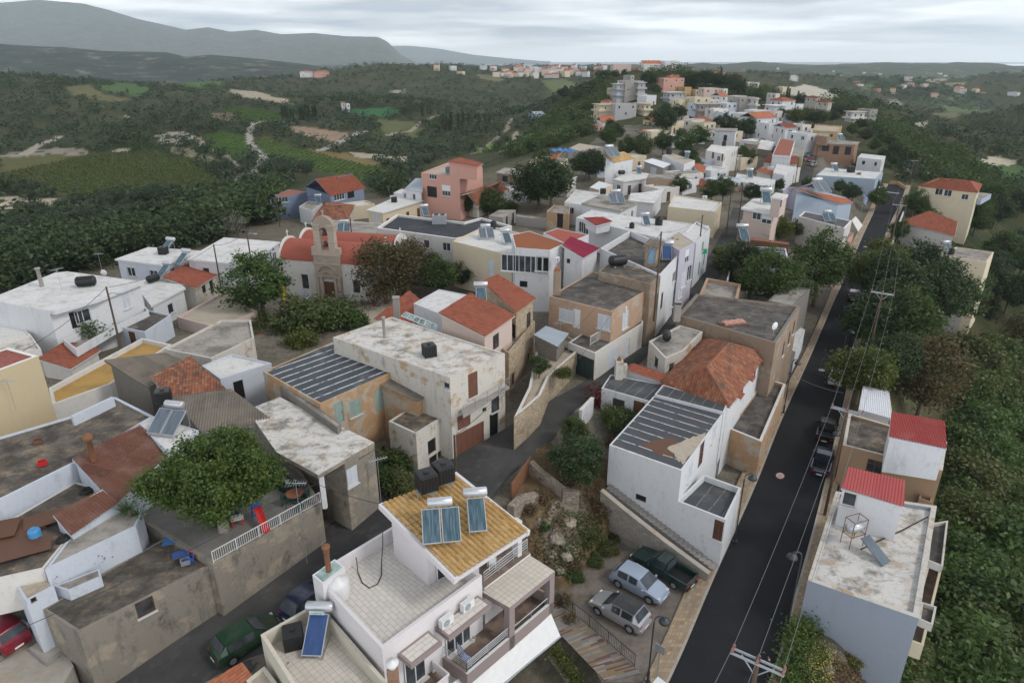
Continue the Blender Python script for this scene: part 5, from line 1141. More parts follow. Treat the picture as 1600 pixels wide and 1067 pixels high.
# --- church quarter
H('white_tall_house', 'white house with long glazed window band and rust coloured roof', [(805,387),(859,391),(884,380),(827,361),(800,367)], 13.4, 4, 'white', 'r_rust', .04, .1, win=[(833,414,6.0,2.1,'w'),(865,414,1.7,1.9,'w'),(818,444,1,.8,'o')], near=True)
H('red_roof_extension', 'flat roof painted red with peeling white patch behind the glazed white house', [(849,364),(884,381),(920,367),(870,357)], 13.2, 5, 'white', 'r_redpaint', .04, .1, near=True)
H('white_tower', 'white stair tower with sloping magenta corrugated roof', [(882,383,13.6),(910,401,12.6),(933,388,12.6),(893,373,13.6)], 13, 4.5, 'white', 'c_magenta', planes=[[1,2,3,0]], rkind='corr', win=[(888,408,.5,.6,'o')], near=True)
H('cream_house', 'cream house with white roof, solar panels and a small red door canopy', [(707,377),(800,400),(848,372),(760,352)], 11.0, 4, 'cream', 'r_white', .25, .2, win=[(767,418,1.1,2.2,'d','shutterwhite')], near=True)
cn = thing('door_canopy', 'small maroon tiled canopy over the white door of the cream house', 'canopy', at(763,402,9)); mb = MB(); tileplane(mb, [at(748,405,8.8), at(775,408,8.8), at(779,401,9.3), at(754,397,9.3)]); mb.build('roof', 't_maroon', cn); mb = MB(); mb.box(at(751,420,7.4), (.06, .06, 1.4)); mb.build('post', 'framebrown', cn)
SOLARG(at(760,372,10.8), R(10), 'solar collector near the black drum on the cream house roof', None, 1.0); SOLAR1(at(792,380,10.8), R(15), 'solar collector at the eave of the cream house roof'); DRUM(at(771,357,10.8), 0, 'black drum tank behind the solar collector of the cream house')
H('black_roof_building', 'wide building with black bitumen roof and white rim behind the trees', [(589,356),(712,373),(800,353),(752,340),(725,347),(620,335)], 10.5, 4, 'offwhite', 'r_black', .35, .3, trim='paintwhite', auto='w')
SOLAR1(at(665,338,10.2), R(20), 'solar heater on the black bitumen roof'); t = thing('roof_unit', 'grey steel ventilation unit on the black bitumen roof', 'ventilation unit', at(687,350,10.16)); mb = MB(); mb.box(at(687,350,10.16)+Vector((0, 0, .75)), (1.1, .7, .7)); mb.build('case', 'galv', t); mb = MB()
for s in (-.5, .5): c = at(687,350,10.16)+Vector((s, 0, 1.46)); mb.lathe([(.38, 0), (.38, .08), (.3, .08), (.3, .01), (0, .01)], c, 16)
mb.build('fan_cowl', 'darkmetal', t)
H('white_low_house', 'low house with patchy pale roof strip directly behind the church', [(490,372),(600,378),(612,350),(520,344)], 7.6, 4, 'offwhite', 'r_grey', .1, .2)
SOLAR2(at(538,362,7.5), R(5), 'twin solar panels on the pale roof behind the church'); DRUM(at(507,362,7.5), 0, 'black drum tank on the pale roof behind the church bells')
def church():
    a, b = at(436,404,9.2), at(594,416,9.2); ax = (b-a); ax.z = 0; L = ax.length; ax.normalize(); n = Vector((-ax.y, ax.x, 0)); o = Vector((a.x, a.y, 0))
    r = thing('church', 'small white church with two terracotta barrel vaults and a stone bell gable', 'church', (o.x, o.y, 4)); S = 5.0
    def Q(u, v, z): p = o+ax*u+n*v; p.z = z; return p
    wb = MB(); P_ = [Q(0, 0, 0), Q(L, 0, 0), Q(L, 2*S, 0), Q(0, 2*S, 0)]
    holes = [[(3.0, 4.1, 5.2, 7.2), (L-4.2, L-3.2, 5.2, 7.0)], [], [], []]
    for i in range(4): wallface(wb, P_[i], P_[(i+1) % 4], 3, 9.2, 9.2, holes[i], .3)
    rise = 2.3
    for k in range(2):
        for u in (0, L):
            pts = [Q(u, k*S+S/2-S/2*math.cos(t), 9.2+rise*math.sin(t)+.25*math.sin(t)) for t in np.linspace(0, math.pi, 16)]
            for du in (0, .35 if u == 0 else -.35): wb.face([p+ax*du for p in pts])
            for p, q in zip(pts, pts[1:]): d = ax*(.35 if u == 0 else -.35); wb.face([p, q, q+d, p+d])
    wb.build('wall', 'offwhite', r)
    for u0 in (3.0, L-4.2):
        opening(r, Q(u0+.53, .16, 6.15), V2(ax), 1.0, 1.9, 'w', 'framebrown', True)
    for k in range(2):
        vb = MB(); rows = [[Q(u, k*S+S/2-(S/2+.12)*math.cos(t), 9.2+rise*math.sin(t)-.05) for t in np.linspace(0, math.pi, 20)] for u in np.linspace(.3, L-.3, 8)]; vb.grid(rows); vb.build('vault', 'vault', r, True)
        for u in (.15, L-.15):
            cb = MB(); c = Q(u, k*S+S/2, 9.2+rise+.25); cb.box(c+UP*.45, (.05, .05, .45)); cb.box(c+UP*.6, (.28, .05, .05), (n, ax, UP)); cb.build('cross', 'offwhite', r)
    # stone front with portal and bell gable
    u0, u1 = L*.36, L*.62; w = u1-u0; uc = (u0+u1)/2; fb = MB()
    wallface(fb, Q(u0, -.28, 0), Q(u1, -.28, 0), 3, 10.2, 10.2, [(w/2-.85, w/2+.85, 4.2, 7.0)], .4); wallface(fb, Q(u0, .3, 0), Q(u0, -.28, 0), 3, 10.2, 10.2); wallface(fb, Q(u1, -.28, 0), Q(u1, .3, 0), 3, 10.2, 10.2); fb.face([Q(u0, -.28, 10.2), Q(u1, -.28, 10.2), Q(u1, .3, 10.2), Q(u0, .3, 10.2)])
    fb.build('stone_front', 'churchstone', r)
    tb = MB()
    for z, pr, h in ((7.3, .14, .09), (9.0, .12, .08), (10.25, .16, .1)): tb.box(Q(uc, -.3, z), (w/2+.1, pr, h), (ax, n, UP))
    for u in (u0+.3, u1-.3, uc-1.05, uc+1.05): tb.box(Q(u, -.34, 5.6), (.17, .1, 1.6), (ax, n, UP))
    for rr, z0 in ((1.35, 7.45), (.6, 7.4)):
        pts = [Q(uc-rr*math.cos(t), -.36, z0+rr*math.sin(t)) for t in np.linspace(0, math.pi, 14)]; tb.tube(pts, .13, 6)
    tb.build('mouldings', 'churchstone', r); dbm = MB(); dbm.box(Q(uc, -.06, 5.3), (.8, .04, 1.15), (ax, n, UP)); [dbm.box(Q(uc+s*.4, -.11, 5.3), (.34, .02, 1.0), (ax, n, UP)) for s in (-1, 1)]; dbm.build('door', 'framebrown', r)
    gw = 1.5; gb = MB(); z0, z1 = 10.3, 14.2
    for s in (-1, 1): gb.box(Q(uc+s*(gw-.45), 0, (z0+z1)/2), (.45, .38, (z1-z0)/2), (ax, n, UP)); gb.box(Q(uc+s*(gw+.2), 0, 10.8), (.35, .36, .45), (ax, n, UP)); gb.box(Q(uc+s*(gw-.45), 0, z1+.08), (.55, .46, .09), (ax, n, UP))
    rows = []
    for t in np.linspace(0, math.pi, 12): rows.append([Q(uc-(gw-.9)*math.cos(t), -.36, z1-.7+(gw-.9)*math.sin(t)*.8), Q(uc-(gw)*math.cos(t), -.36, z1-.2+1.5*math.sin(t)), Q(uc-gw*math.cos(t), .36, z1-.2+1.5*math.sin(t)), Q(uc-(gw-.9)*math.cos(t), .36, z1-.7+(gw-.9)*math.sin(t)*.8)])
    gb.grid(rows, 0, True); gb.box(Q(uc, 0, 10.6), (gw-.9, .3, .3), (ax, n, UP)); gb.box(Q(uc, 0, z1+1.75), (.05, .05, .4)); gb.box(Q(uc, 0, z1+1.85), (.22, .05, .05), (ax, n, UP)); gb.build('bell_gable', 'churchstone', r)
    for z in (11.4, 12.9):
        bb = MB(); c = Q(uc, 0, z); bb.lathe([(.02, .75), (.16, .72), (.24, .5), (.3, .2), (.4, 0), (.36, 0), (.2, .4), (0, .6)], c, 14); bb.build('bell', 'bronze', r, True)
    return r
church()
# pavement of the churchyard
mb = MB(); P_ = [at(*p, 4.25) for p in ((395,520),(470,490),(560,482),(650,455),(660,500),(600,520),(520,545),(430,545))]; 
H('churchyard', 'pale paved churchyard terrace with pots before the church door', [(395,525),(470,492),(560,480),(650,460),(662,500),(600,522),(520,548),(430,548)], 4.2, 2, 'grey', 'r_beige', .02, .2)
# --- white houses at the far left
H('white_villa', 'large white house with big flat roof and ochre recess at the left', [(-20,468),(85,487),(152,468),(224,440),(105,424),(86,426)], 11.0, 3, 'white', 'r_whiter', .05, .2, oh=[.02,.8,.4,.2,.2,.02], slab=.35, trim='white', win=[(130,494,1.6,1.4,'w'),(117,500,.9,1.9,'o','frame'),(197,470,1.1,1.8,'s','shutterwhite')], near=True)
v = H('balcony_block', 'white balcony slab of the large white house at the left', [(98,530),(112,524),(170,500),(226,478),(232,485),(175,512),(118,545)], 7.9, 7.0, 'white', 'r_grey', .75, .12, near=True)
LYING(at(136,448,10.97), R(20), 'black lying tank pair on the large white roof at the left', None, 1.2)
p = at(66,448,10.97); mb = MB(); mb.lathe([(.22, 0), (.2, 2.0), (.3, 2.05), (.3, 2.2), (0, 2.25)], p, 12); tag(mb.build('flue', 'polegrey', None, True), 'tall grey flue pipe on the large white roof', 'flue')
H('white_house', 'white flat roofed house with bluish side wall above the valley', [(179,405),(252,414),(318,392),(232,386)], 9.4, 3, 'bluewhite', 'r_whiter', .06, .15, oh=.25, trim='white', auto='w')
H('white_house', 'white long roof house beside the bare tree', [(290,405),(350,371),(438,378),(388,414)], 9.6, 3, 'white', 'r_whiter', .06, .15, oh=.25, trim='white', auto='w')
H('white_house', 'low white roof with grey tank between tiled roof and white villa', [(207,440),(236,478),(290,450),(262,428)], 7.8, 4, 'white', 'r_whiter', .06, .15, oh=.25, trim='white', auto='wd')
H('tiled_house', 'house with two fresh terracotta tiled slopes beside the white roofs', [(257,433,8.4),(305,449,7.6),(334,431,7.7),(372,419,7.7),(322,401,8.5),(292,413,8.5)], 8.4, 4, 'oldwhite', 't_red', planes=[[1,2,5,0],[2,3,4,5]], win=[(319,452,.9,1,'o'),(331,448,.9,1.9,'o')])
H('old_house', 'white walled house with dark flat roof below the white villa', [(183,510),(226,519),(267,492),(226,483)], 7.4, 3, 'bluewhite', 'r_dark2', .2, .15, auto='od')
H('beige_terrace', 'beige earth coloured terrace roof with wire fence left of the churchyard', [(276,495),(340,512),(402,486),(350,456)], 6.2, 3, 'pinkbeige', 'r_beige', .3, .2)
H('white_house', 'pale flat roof at the left edge below the white villa', [(-30,540),(48,523),(20,498),(-40,505)], 8.2, 3, 'offwhite', 'r_white', .15, .15)
H('old_house', 'low pale flat roof behind the yellow house', [(-20,560),(64,545),(46,520),(-30,535)], 8.0, 3, 'offwhite', 'r_whitedirty', .15, .15)
SOLAR1(at(262,393,9.4), R(-20), 'solar heater on the white roof above the valley at the left'); CUBE(at(256,397,9.4), 0, 'black cube tank beside the solar heater on the white roof above the valley'); SOLAR1(at(257,432,8.0), R(-20), 'solar heater in front of the terracotta slopes, nearer the villa'); SOLAR1(at(286,412,9.0), R(-20), 'solar heater behind the ridge of the terracotta slopes'); LYING(at(240,441,7.8), R(70), 'black lying tank on the low white roof beside the terracotta slopes'); LYING(at(356,428,7.6), R(10), 'black tank at the far eave of the terracotta slopes')
# --- right of the street: dark striped roof house, hip roof house and terraces
w = H('white_house', 'white house with dark striped felt roof above the parking place', [(952,695),(1065,735),(1131,645),(1023,617)], 7.0, -.5, 'white', 'm_house', .03, .12, win=[(1001,778,.9,.55,'o'),(1118,660,1.1,1.5,'s','shutterwhite'),(1097,700,1.1,2.2,'d','shutterbrown'),(1078,737,1.1,1.5,'s','shutterwhite')], near=True)
H('white_house', 'rear strip of dark felt roof between the striped roof and hip roof', [(1023,616),(1131,644),(1137,630),(1036,601)], 7.25, 2, 'white', 'm_plain', .03, .1, near=True)
H('white_wing', 'white wing with dark roof and barred windows facing the flower courtyard', [(940,606),(1018,628),(1037,601),(954,585)], 6.7, 3, 'white', 'm_plain', .03, .12, win=[(966,635,1.2,1.5,'v','framebrown'),(998,642,1.1,1.9,'d','framebrown')], near=True)
w4 = H('white_annex', 'small white block with striped dark terrace roof at the pavement', [(1057,782),(1134,812),(1158,762),(1100,741)], 4.3, -.5, 'white', 'm_plain', .5, .16, win=[(1139,835,.7,1.7,'s','shutterbrown')], near=True)
w4.chimney; H('tile_strip', 'low terracotta tile strip behind the white wing', [(979,576,7.2),(1040,597,7.0),(1046,590,7.2),(990,571,7.4)], 7, 4, 'white', 't_red', planes=[[0,1,2,3]], near=True)
wc = w; mb = MB(); p = at(966,590,6.7); mb.box((p.x, p.y, 7.5), (.35, .45, 1.0)); mb.box((p.x+.5, p.y+.2, 7.2), (.3, .3, .8)); mb.lathe([(.2, 8.5), (.22, 8.6), (0, 9.0)], (p.x, p.y, 0), 10, 1); tag(mb.build('chimney_stack', ['oldwhite', 'rust']), 'white double chimney stack with rusty cone beside the street', 'chimney')
H('hip_roof_house', 'white house under a large weathered orange hipped tile roof', [(1037,597),(1137,630),(1192,552),(1098,528)], 7.4, -.5, 'white', 't_old', planes=[[1,2,5,4],[2,3,5],[3,0,4,5],[0,1,4]], rp=[(1104,574,9.6),(1139,537,9.6)], over=.35, win=[(1141,636,.8,1.6,'s','shutterbrown'),(1160,607,.9,1.7,'s','shutterbrown'),(1180,578,.9,1.7,'s','shutterbrown')], near=True)
for x, y in ((1147,618),(1165,591),(1183,565)):
    mb = MB(); a = at(x, y, 6.6); d = (at(1192,552,6.6)-at(1137,630,6.6)).normalized(); s = Vector((d.y, -d.x, 0)); tileplane(mb, [a-d*.7+s*.75, a+d*.7+s*.75, a+d*.7+s*.05+UP*.3, a-d*.7+s*.05+UP*.3]); o = mb.build('window_hood', 't_red'); 
    tag(o, {1147: 'small tiled window hood nearest the camera on the hip roofed house', 1165: 'small tiled window hood, middle one on the hip roofed house', 1183: 'small tiled window hood farthest on the hip roofed house'}[x], 'window hood')
H('ochre_terrace', 'ochre plastered terrace block with dark floor and stone corner blocks by the pavement', [(1136,668),(1190,690),(1228,600),(1194,590)], 3.6, -.5, 'orangewall', 'r_dark2', .35, .25, trim='offwhite', near=True)
H('white_roof_house', 'pale flat roof house with black tank beside the street', [(1014,533),(1062,508),(1098,518),(1068,548),(1040,560)], 8.4, 4, 'oldwhite', 'r_grey', .15, .2, near=True, auto='w')
LYING(at(1041,531,8.3), R(80), 'black tank on the pale roof beside the street', None, .9)
H('ruin', 'small ruin with peach walls and grey sloping roof beside the street', [(1092,462),(1152,468),(1158,444),(1104,434)], 7.6, 4, 'peach', 'r_grey', .5, .3)
H('old_brown_house', 'large old house with sagging dark flat roof and chimneys between street and road', [(1058,492),(1212,536),(1250,478),(1088,459)], 9.2, 0, 'brownblock', 'r_dark2', .25, .3, trim='darkgrey', win=[(1224,545,.8,1.6,'s','shutterbrown'),(1233,528,.8,1.6,'s','shutterbrown'),(1240,512,.8,1.6,'s','shutterbrown')], near=True).chimney(1057, 497, 1.5, .7, 'grey')
H('old_brown_house', 'grey roofed corner house under the trees next to the sagging dark roof', [(1200,470),(1240,478),(1266,452),(1226,444)], 7.4, 0, 'darkgrey', 'r_grey', .1, .2)
H('white_lean_to', 'white lean-to awning beside the pavement below the old brown house', [(1230,545),(1243,549),(1258,515),(1248,510)], 2.8, 0, 'white', 'r_white', .05, .1, near=True)
# --- right of the road
wr = H('white_block', 'white house with patchy white roof terrace dropping down the slope right of the road', [(1262,906),(1436,966),(1464,790),(1306,767)], 3.7, -12, 'greyblue', 'r_whitedirty', .3, .35, trim='oldwhite', near=True)
H('roof_room', 'white roof room with pinkish red corrugated roof and small window', [(1317,762,6.6),(1410,790,6.4),(1411,752,6.9),(1328,731,7.1)], 6.6, 3.3, 'white', 'c_pinkred', planes=[[0,1,2,3]], rkind='corr', over=.1, trim='white', win=[(1328,776,.9,1.1,'w')], near=True)
for i, (p4, lb) in enumerate((([(1454,822),(1480,818),(1472,890),(1447,880)], 'upper'), ([(1438,945),(1462,953),(1456,982),(1434,972)], 'lower'))):
    P_ = [at(*q, 2.6) for q in p4]; P_ = P_ if ccw(P_) else P_[::-1]; mb = MB(); mb.prism(P_, 2.35, 2.6, 0, 0, True); q = inset(P_, .12)
    for a in range(4): b = (a+1) % 4; mb.face([(P_[a].x, P_[a].y, 2.9), (P_[b].x, P_[b].y, 2.9), (q[b].x, q[b].y, 2.9), (q[a].x, q[a].y, 2.9)], 0); mb.face([(P_[a].x, P_[a].y, 2.6), (P_[b].x, P_[b].y, 2.6), (P_[b].x, P_[b].y, 2.9), (P_[a].x, P_[a].y, 2.9)], 0); mb.face([(q[b].x, q[b].y, 2.603), (q[a].x, q[a].y, 2.603), (q[a].x, q[a].y, 2.9), (q[b].x, q[b].y, 2.9)], 0)
    mb.face([(p.x, p.y, 2.603) for p in q], 1); wr.part('balcony_roof', mb, ['oldwhite', 'r_dark2'])
P_ = [at(*q, .2) for q in ((1448,885),(1470,892),(1438,1025),(1412,1015))]; P_ = P_ if ccw(P_) else P_[::-1]; mb = MB(); mb.prism(P_, -.1, .2, 0, 1, True); q = inset(P_, .15)
for a in range(4): b = (a+1) % 4; mb.face([(P_[a].x, P_[a].y, .2), (P_[b].x, P_[b].y, .2), (P_[b].x, P_[b].y, 1.1), (P_[a].x, P_[a].y, 1.1)]); mb.face([(P_[a].x, P_[a].y, 1.1), (P_[b].x, P_[b].y, 1.1), (q[b].x, q[b].y, 1.1), (q[a].x, q[a].y, 1.1)]); mb.face([(q[b].x, q[b].y, .2), (q[a].x, q[a].y, .2), (q[a].x, q[a].y, 1.1), (q[b].x, q[b].y, 1.1)])
wr.part('balcony', mb, ['cream', 'browntile'])
tn = H('tan_house', 'tan house with stained roof terrace right of the road', [(1317,695),(1473,735),(1480,690),(1326,645)], 3.9, -9, 'tan', 'r_dark', .25, .25, trim='oldwhite', win=[(1366,730,1.2,1.4,'v','framebrown')], near=True)
H('roof_room', 'white roof room with dark red corrugated roof above the tan house', [(1391,682,6.9),(1477,700,6.6),(1474,659,6.9),(1395,645,7.2)], 6.8, 3.6, 'white', 'c_red', planes=[[0,1,2,3]], rkind='corr', over=.1, trim='white', near=True)
H('white_shed', 'white corrugated lean-to roof half hidden by trees right of the road', [(1346,640,2.9),(1390,652,2.6),(1385,612,2.9),(1352,606,3.1)], 2.8, -2, 'white', 'c_white', planes=[[0,1,2,3]], rkind='corr', near=True)
H('tan_balcony', 'tan corner balcony hanging over the slope', [(1440,758),(1459,765),(1456,785),(1436,778)], 1.2, -3, 'tan', 'r_dark', .8, .15, near=True)
H('concrete_house', 'unfinished cream concrete house with flat grey roof among the trees right of the road', [(1466,398),(1542,410),(1553,394),(1494,386)], 1.6, -12, 'cream', 'r_grey', .15, .25)
H('concrete_house', 'grey concrete house wing with bright rimmed roof among the trees', [(1474,452),(1514,455),(1507,416),(1478,413)], -.4, -12, 'grey', 'r_grey', .2, .3, trim='white')
SOLAR1(at(1481,393,1.5), R(10), 'solar heater on the unfinished cream concrete house'); DRUM(at(1486,397,1.5), 0, 'black tank on the unfinished cream concrete house')
H('hip_villa', 'cream villa with terracotta hipped roof and long balcony right of the road', [(1436,290),(1527,300),(1533,288),(1462,280)], 6.2, -6, 'cream', 't_red', planes=[[0,1,5,4],[1,2,5],[2,3,4,5],[3,0,4]], rp=[(1468,279,8.2),(1515,283,8.2)], win=[(1467,300,1.6,1.5,'w'),(1481,302,1.6,1.5,'w')], auto='w')
P_ = [at(*q, 2.6) for q in ((1432,302),(1532,317),(1548,308),(1450,296))]; P_ = P_ if ccw(P_) else P_[::-1]; mb = MB(); mb.prism(P_, 2.1, 3.4, 0, 1, True); tag(mb.build('villa_balcony', ['paleblue', 'r_grey']), 'long pale balcony band around the cream villa', 'balcony')
H('red_roof_house', 'house with plain red tiled roof buried in trees right of the road', [(1409,347,3.5),(1490,368,3.5),(1494,346,5.2),(1452,332,5.4)], 4.2, -5, 'offwhite', 't_red', planes=[[0,1,2,3]])

for px_, m_, dz, lb in (([(1000,692),(1046,684),(1064,692),(1052,714),(1026,708)], 'r_rust', .006, 'rust brown weather stain on the dark striped felt roof'), ([(1058,692),(1078,684),(1102,676),(1098,690),(1068,724),(1058,716),(1042,700)], 'r_white', .012, 'pale patch of bare screed on the dark striped felt roof')):
    mb = MB(); P_ = [at(x, y, 6.972+dz) for x, y in px_]; c = sum(P_, Vector())/len(P_); rg = np.random.default_rng(len(px_)); q = []
    for a, b in zip(P_, P_[1:]+P_[:1]):
        for k in range(5): t_ = a.lerp(b, k/5); q.append(t_+(c-t_)*float(rg.uniform(-.1, .12)))
    mb.face(q if ccw(q) else q[::-1]); mb.build('stain', 'framebrown' if m_ == 'r_rust' else 'r_beige', w.root)
# ------------------------------------------------------------------ the village, middle distance
H('pink_house', 'pink two storey house with solar panels and red roofed top room', [(658,270),(718,277),(754,262),(700,254)], 12.6, 2, 'pink', 'r_beige', .3, .2, win=[(697,298,2.2,2.2,'r'),(675,300,2.6,2.2,'o'),(676,275,2,1,'w')])
H('pink_house', 'red tiled top room on the pink house', [(702,253,15.4),(745,260,15.0),(753,256,15.0),(719,247,15.4)], 15, 12.3, 'pink', 't_red', planes=[[1,2,3,0]])
SOLARG(at(704,272,12.4), R(10), 'first pair of solar panels on the pink house roof'); SOLARG(at(716,274,12.4), R(10), 'second pair of solar panels on the pink house roof')
H('blue_house', 'slate blue house with two broad red tiled gable slopes', [(478,292,8.0),(516,305,7.4),(568,293,7.6),(538,283,8.0)], 8, -2, 'blue', 't_red', planes=[[1,2,5,4],[3,0,4,5]], rp=[(494,281,11.0),(549,272,11.0)], win=[(530,303,3,1.4,'w'),(548,301,2,1.5,'o')])
H('blue_house', 'lower wing of the slate blue house with window band', [(421,308),(450,306),(480,300),(452,296)], 6.6, -3, 'blue', 't_red', .05, .15, win=[(432,313,2.4,1.2,'w'),(444,312,2,1.2,'w')])
H('white_hut', 'white cube with solar panel below the slate blue house', [(467,323),(488,330),(504,318),(482,314)], 6.0, 1, 'white', 'r_grey', .1, .15, auto='d')
SOLAR1(at(498,318,6), R(15), 'solar heater on the white cube below the slate blue house')
H('old_house', 'brown weathered hipped tile roof left of the awning house', [(488,346),(542,342),(553,321),(508,315)], 5.4, 1, 'oldwhite', 't_old', planes=[[0,1,5,4],[1,2,5],[2,3,4,5],[3,0,4]], rp=[(509,322,7.2),(534,322,7.2)])
H('cream_house', 'cream house with white flat roof and long awning by the pink house', [(572,328),(598,333),(662,313),(627,304)], 7.2, 2, 'cream', 'r_white', .06, .2, oh=.3, trim='offwhite', win=[(588,340,1.8,1.6,'s','shutterwhite')], auto='wd')
CUBE(at(616,316,7.2), 0, 'black tank on the white flat roof of the awning house')
H('white_hut', 'small white hut with dark doorway left of the pink house', [(615,301),(630,304),(642,298),(628,295)], 8, 3, 'white', 'r_white', .1, .15, auto='d')
H('white_house', 'white house with pale blue sheet roof left of the pink house', [(634,295,9.2),(658,299,9.2),(661,280,10.6),(650,279,10.6)], 9.4, 3, 'white', 'c_metal', planes=[[0,1,2,3]], rkind='flat', auto='d')
H('old_stone_house', 'stone cottage with long weathered red tile gable roof', [(704,307,7.2),(746,319,7.0),(793,296,7.2),(757,290,7.2)], 7.2, 2, 'oldwhite', 't_old', planes=[[1,2,5,4],[3,0,4,5]], rp=[(724,303,9.6),(783,286,9.6)], over=.3, win=[(770,312,1,1.6,'o'),(780,306,1,1.6,'o')])
H('grey_house', 'grey brown concrete house with flat roof behind the tile cottage', [(774,270),(807,274),(852,269),(788,262)], 9.3, 3, 'brownblock', 'r_grey', .06, .2, oh=.25, trim='grey', win=[(789,280,1.6,1.4,'w','darkmetal')])
H('grey_house', 'grey block extension with pale cracked roof beside the concrete house', [(807,274),(830,276),(854,268),(840,264)], 9.6, 3, 'grey', 'r_grey', .06, .2)
H('metal_roof_shed', 'shed with blue grey sheet roof between cottage and round tree', [(790,290,6.8),(822,300,6.2),(828,290,6.8),(804,281,7.8)], 6.8, 2, 'offwhite', 'c_metal', planes=[[0,1,2,3]], rkind='flat')
H('orange_roof_house', 'cream house with orange tiled porch roof below the blue tarpaulin', [(827,253,8.0),(860,256,7.6),(874,250,8.0),(836,246,9.4)], 8, 3.5, 'cream', 't_orange', planes=[[0,1,2,3]], auto='wd')
H('cream_house', 'cream block wall behind the orange tiled porch', [(860,256),(874,259),(887,248),(846,244)], 8.6, 3.5, 'cream', 'r_grey', .1, .2)
t = thing('tarpaulin_shelter', 'blue and pink tarpaulin stretched over a roof frame', 'shelter', at(878,243,8.6)); mb = MB(); P_ = [at(858,236,11.4), at(898,238,11.2), at(897,233,11.5), at(870,232,11.6)]
rows = [[P_[0]+(P_[1]-P_[0])*i/12+((P_[3]+(P_[2]-P_[3])*i/12)-(P_[0]+(P_[1]-P_[0])*i/12))*j/4+UP*.25*math.sin(i*1.7+j) for i in range(13)] for j in range(5)]; mb.grid(rows); mb.build('sheet', 'blue_sheet', t); mb = MB(); [mb.tube([p, p-UP*2.8], .05, 5) for p in P_]; mb.build('post', 'rust', t)
H('grey_house', 'long low grey roof beyond the tarpaulin', [(888,232),(905,236),(944,230),(905,224)], 9.0, 4, 'grey', 'r_beige', .06, .2)
H('old_house', 'pale ochre house with side windows behind the round tree', [(852,273),(886,281),(902,276),(862,268)], 9.0, 3.5, 'oldwhite', 'r_grey', .06, .2, oh=.2, trim='offwhite', win=[(891,290,1,2.2,'s','garagebrown'),(896,289,1,2,'s','shutterwhite')])
H('peach_cube', 'small peach plaster cube with dark doorway', [(854,330),(889,335),(891,323),(866,320)], 8.4, 4, 'orangewall', 'r_grey', .15, .2, win=[(875,345,1.3,2.6,'o')])
H('old_wall', 'old grey yard wall left of the peach cube', [(806,338),(854,344),(855,341),(808,335)], 6.4, 4, 'grey', 'r_grey', .02, .1)
H('old_shed', 'grey shed with broken tile patch in front of the cottage', [(764,337),(786,340),(806,328),(780,328)], 7.0, 3, 'grey', 'r_grey', .05, .15, auto='o')
H('white_house', 'white street roof left of the twin grey solar panels', [(882,316),(926,323),(958,304),(900,296)], 9.0, 4, 'white', 'r_whiter', .08, .2, auto='w')
H('grey_roof_house', 'white house with stained grey roof carrying twin solar panels', [(908,318),(970,330),(998,317),(940,304)], 9.6, 4, 'white', 'r_grey', .06, .2, oh=.25, trim='grey', auto='w')
SOLARG(at(963,318,9.6), R(5), 'twin pale solar panels on the stained grey roof', None, 1.3); CUBE(at(942,303,9.2), 0, 'black tank on the white roof behind the stained grey roof')
H('white_house', 'wavy white sheet roof over the old house by the street', [(900,340),(972,358),(1000,340),(925,328)], 9.8, 4, 'white', 'r_whiter', .04, .2, win=[(908,355,1.2,1.8,'w'),(915,358,1.2,1.8,'w')])
H('red_roof_shed', 'small red sheet roof on the wavy white roof', [(915,343,10.4),(932,352,10.4),(954,346,10.6),(941,338,10.9)], 10.5, 9, 'white', 'c_red', planes=[[1,2,3,0]], rkind='corr')
H('white_house', 'broad whitewashed street roof with rusty edges and solar panel', [(972,358),(1062,380),(1108,353),(1000,339)], 10.6, 4, 'white', 'r_whiter', .06, .2, auto='w')
SOLAR1(at(1009,352,10.5), R(5), 'solar heater on the broad whitewashed street roof'); DRUM(at(1029,352,10.5), 0, 'black drum on the broad whitewashed street roof', None, 1.2); DRUM(at(987,357,10.5), 0, 'small black drum at the left edge of the broad whitewashed roof', None, .8)
H('white_house', 'white folded roofs like tents behind the solar panels', [(984,313,8.8),(1021,317,8.4),(1034,300,8.8),(985,302,9.6)], 9, 4, 'white', 'r_whiter', planes=[[0,1,2,3]], rkind='flat')
H('cream_house', 'cream plastered street house with broad flat roof and air conditioner', [(1044,323),(1118,331),(1128,316),(1054,304)], 9.6, 4, 'cream', 'r_white', .2, .2, auto='w')
AC(at(1101,311,9.5), 0, 'air conditioner on the cream street house roof')
H('brown_wall', 'bare brown brick wall house behind the white tents', [(1010,279),(1057,280),(1055,273),(1014,272)], 9.6, 4, 'brownblock', 'r_grey', .05, .2)
H('tall_white_house', 'tall white house with ochre tiled roof and big solar collector', [(947,246,12.6),(960,253,11.4),(989,247,11.4),(975,238,13)], 12, 4, 'white', 't_ochre', planes=[[1,2,3,0]])
SOLARG(at(956,246,12.6), R(25), 'solar collector at the verge of the ochre tiled tall white house', None, 1.5)
H('white_house', 'white house with flat roof in front of the tall white house', [(958,280),(974,284),(1010,279),(1032,274),(990,268)], 8.4, 4, 'white', 'r_white', .06, .2, oh=.2, trim='white', auto='wd')
SOLAR1(at(998,272,8.4), 0, 'solar heater on the flat roof before the tall white house'); LYING(at(971,273,8.4), R(20), 'black tanks on the flat roof before the tall white house')
H('white_hut', 'white ribbed roof hut near the dark tree', [(921,293),(936,297),(958,289),(936,283)], 8.2, 4, 'cream', 'c_white', .04, .15, auto='o')
H('grey_shed', 'pale grey house with white sheet gable roof', [(1007,253,9.4),(1036,262,8.6),(1048,256,8.8),(1020,247,9.8)], 9, 4.5, 'grey', 'c_white', planes=[[1,2,3,0]], rkind='flat', win=[(1021,267,1.8,1.7,'s','shutterwhite')])
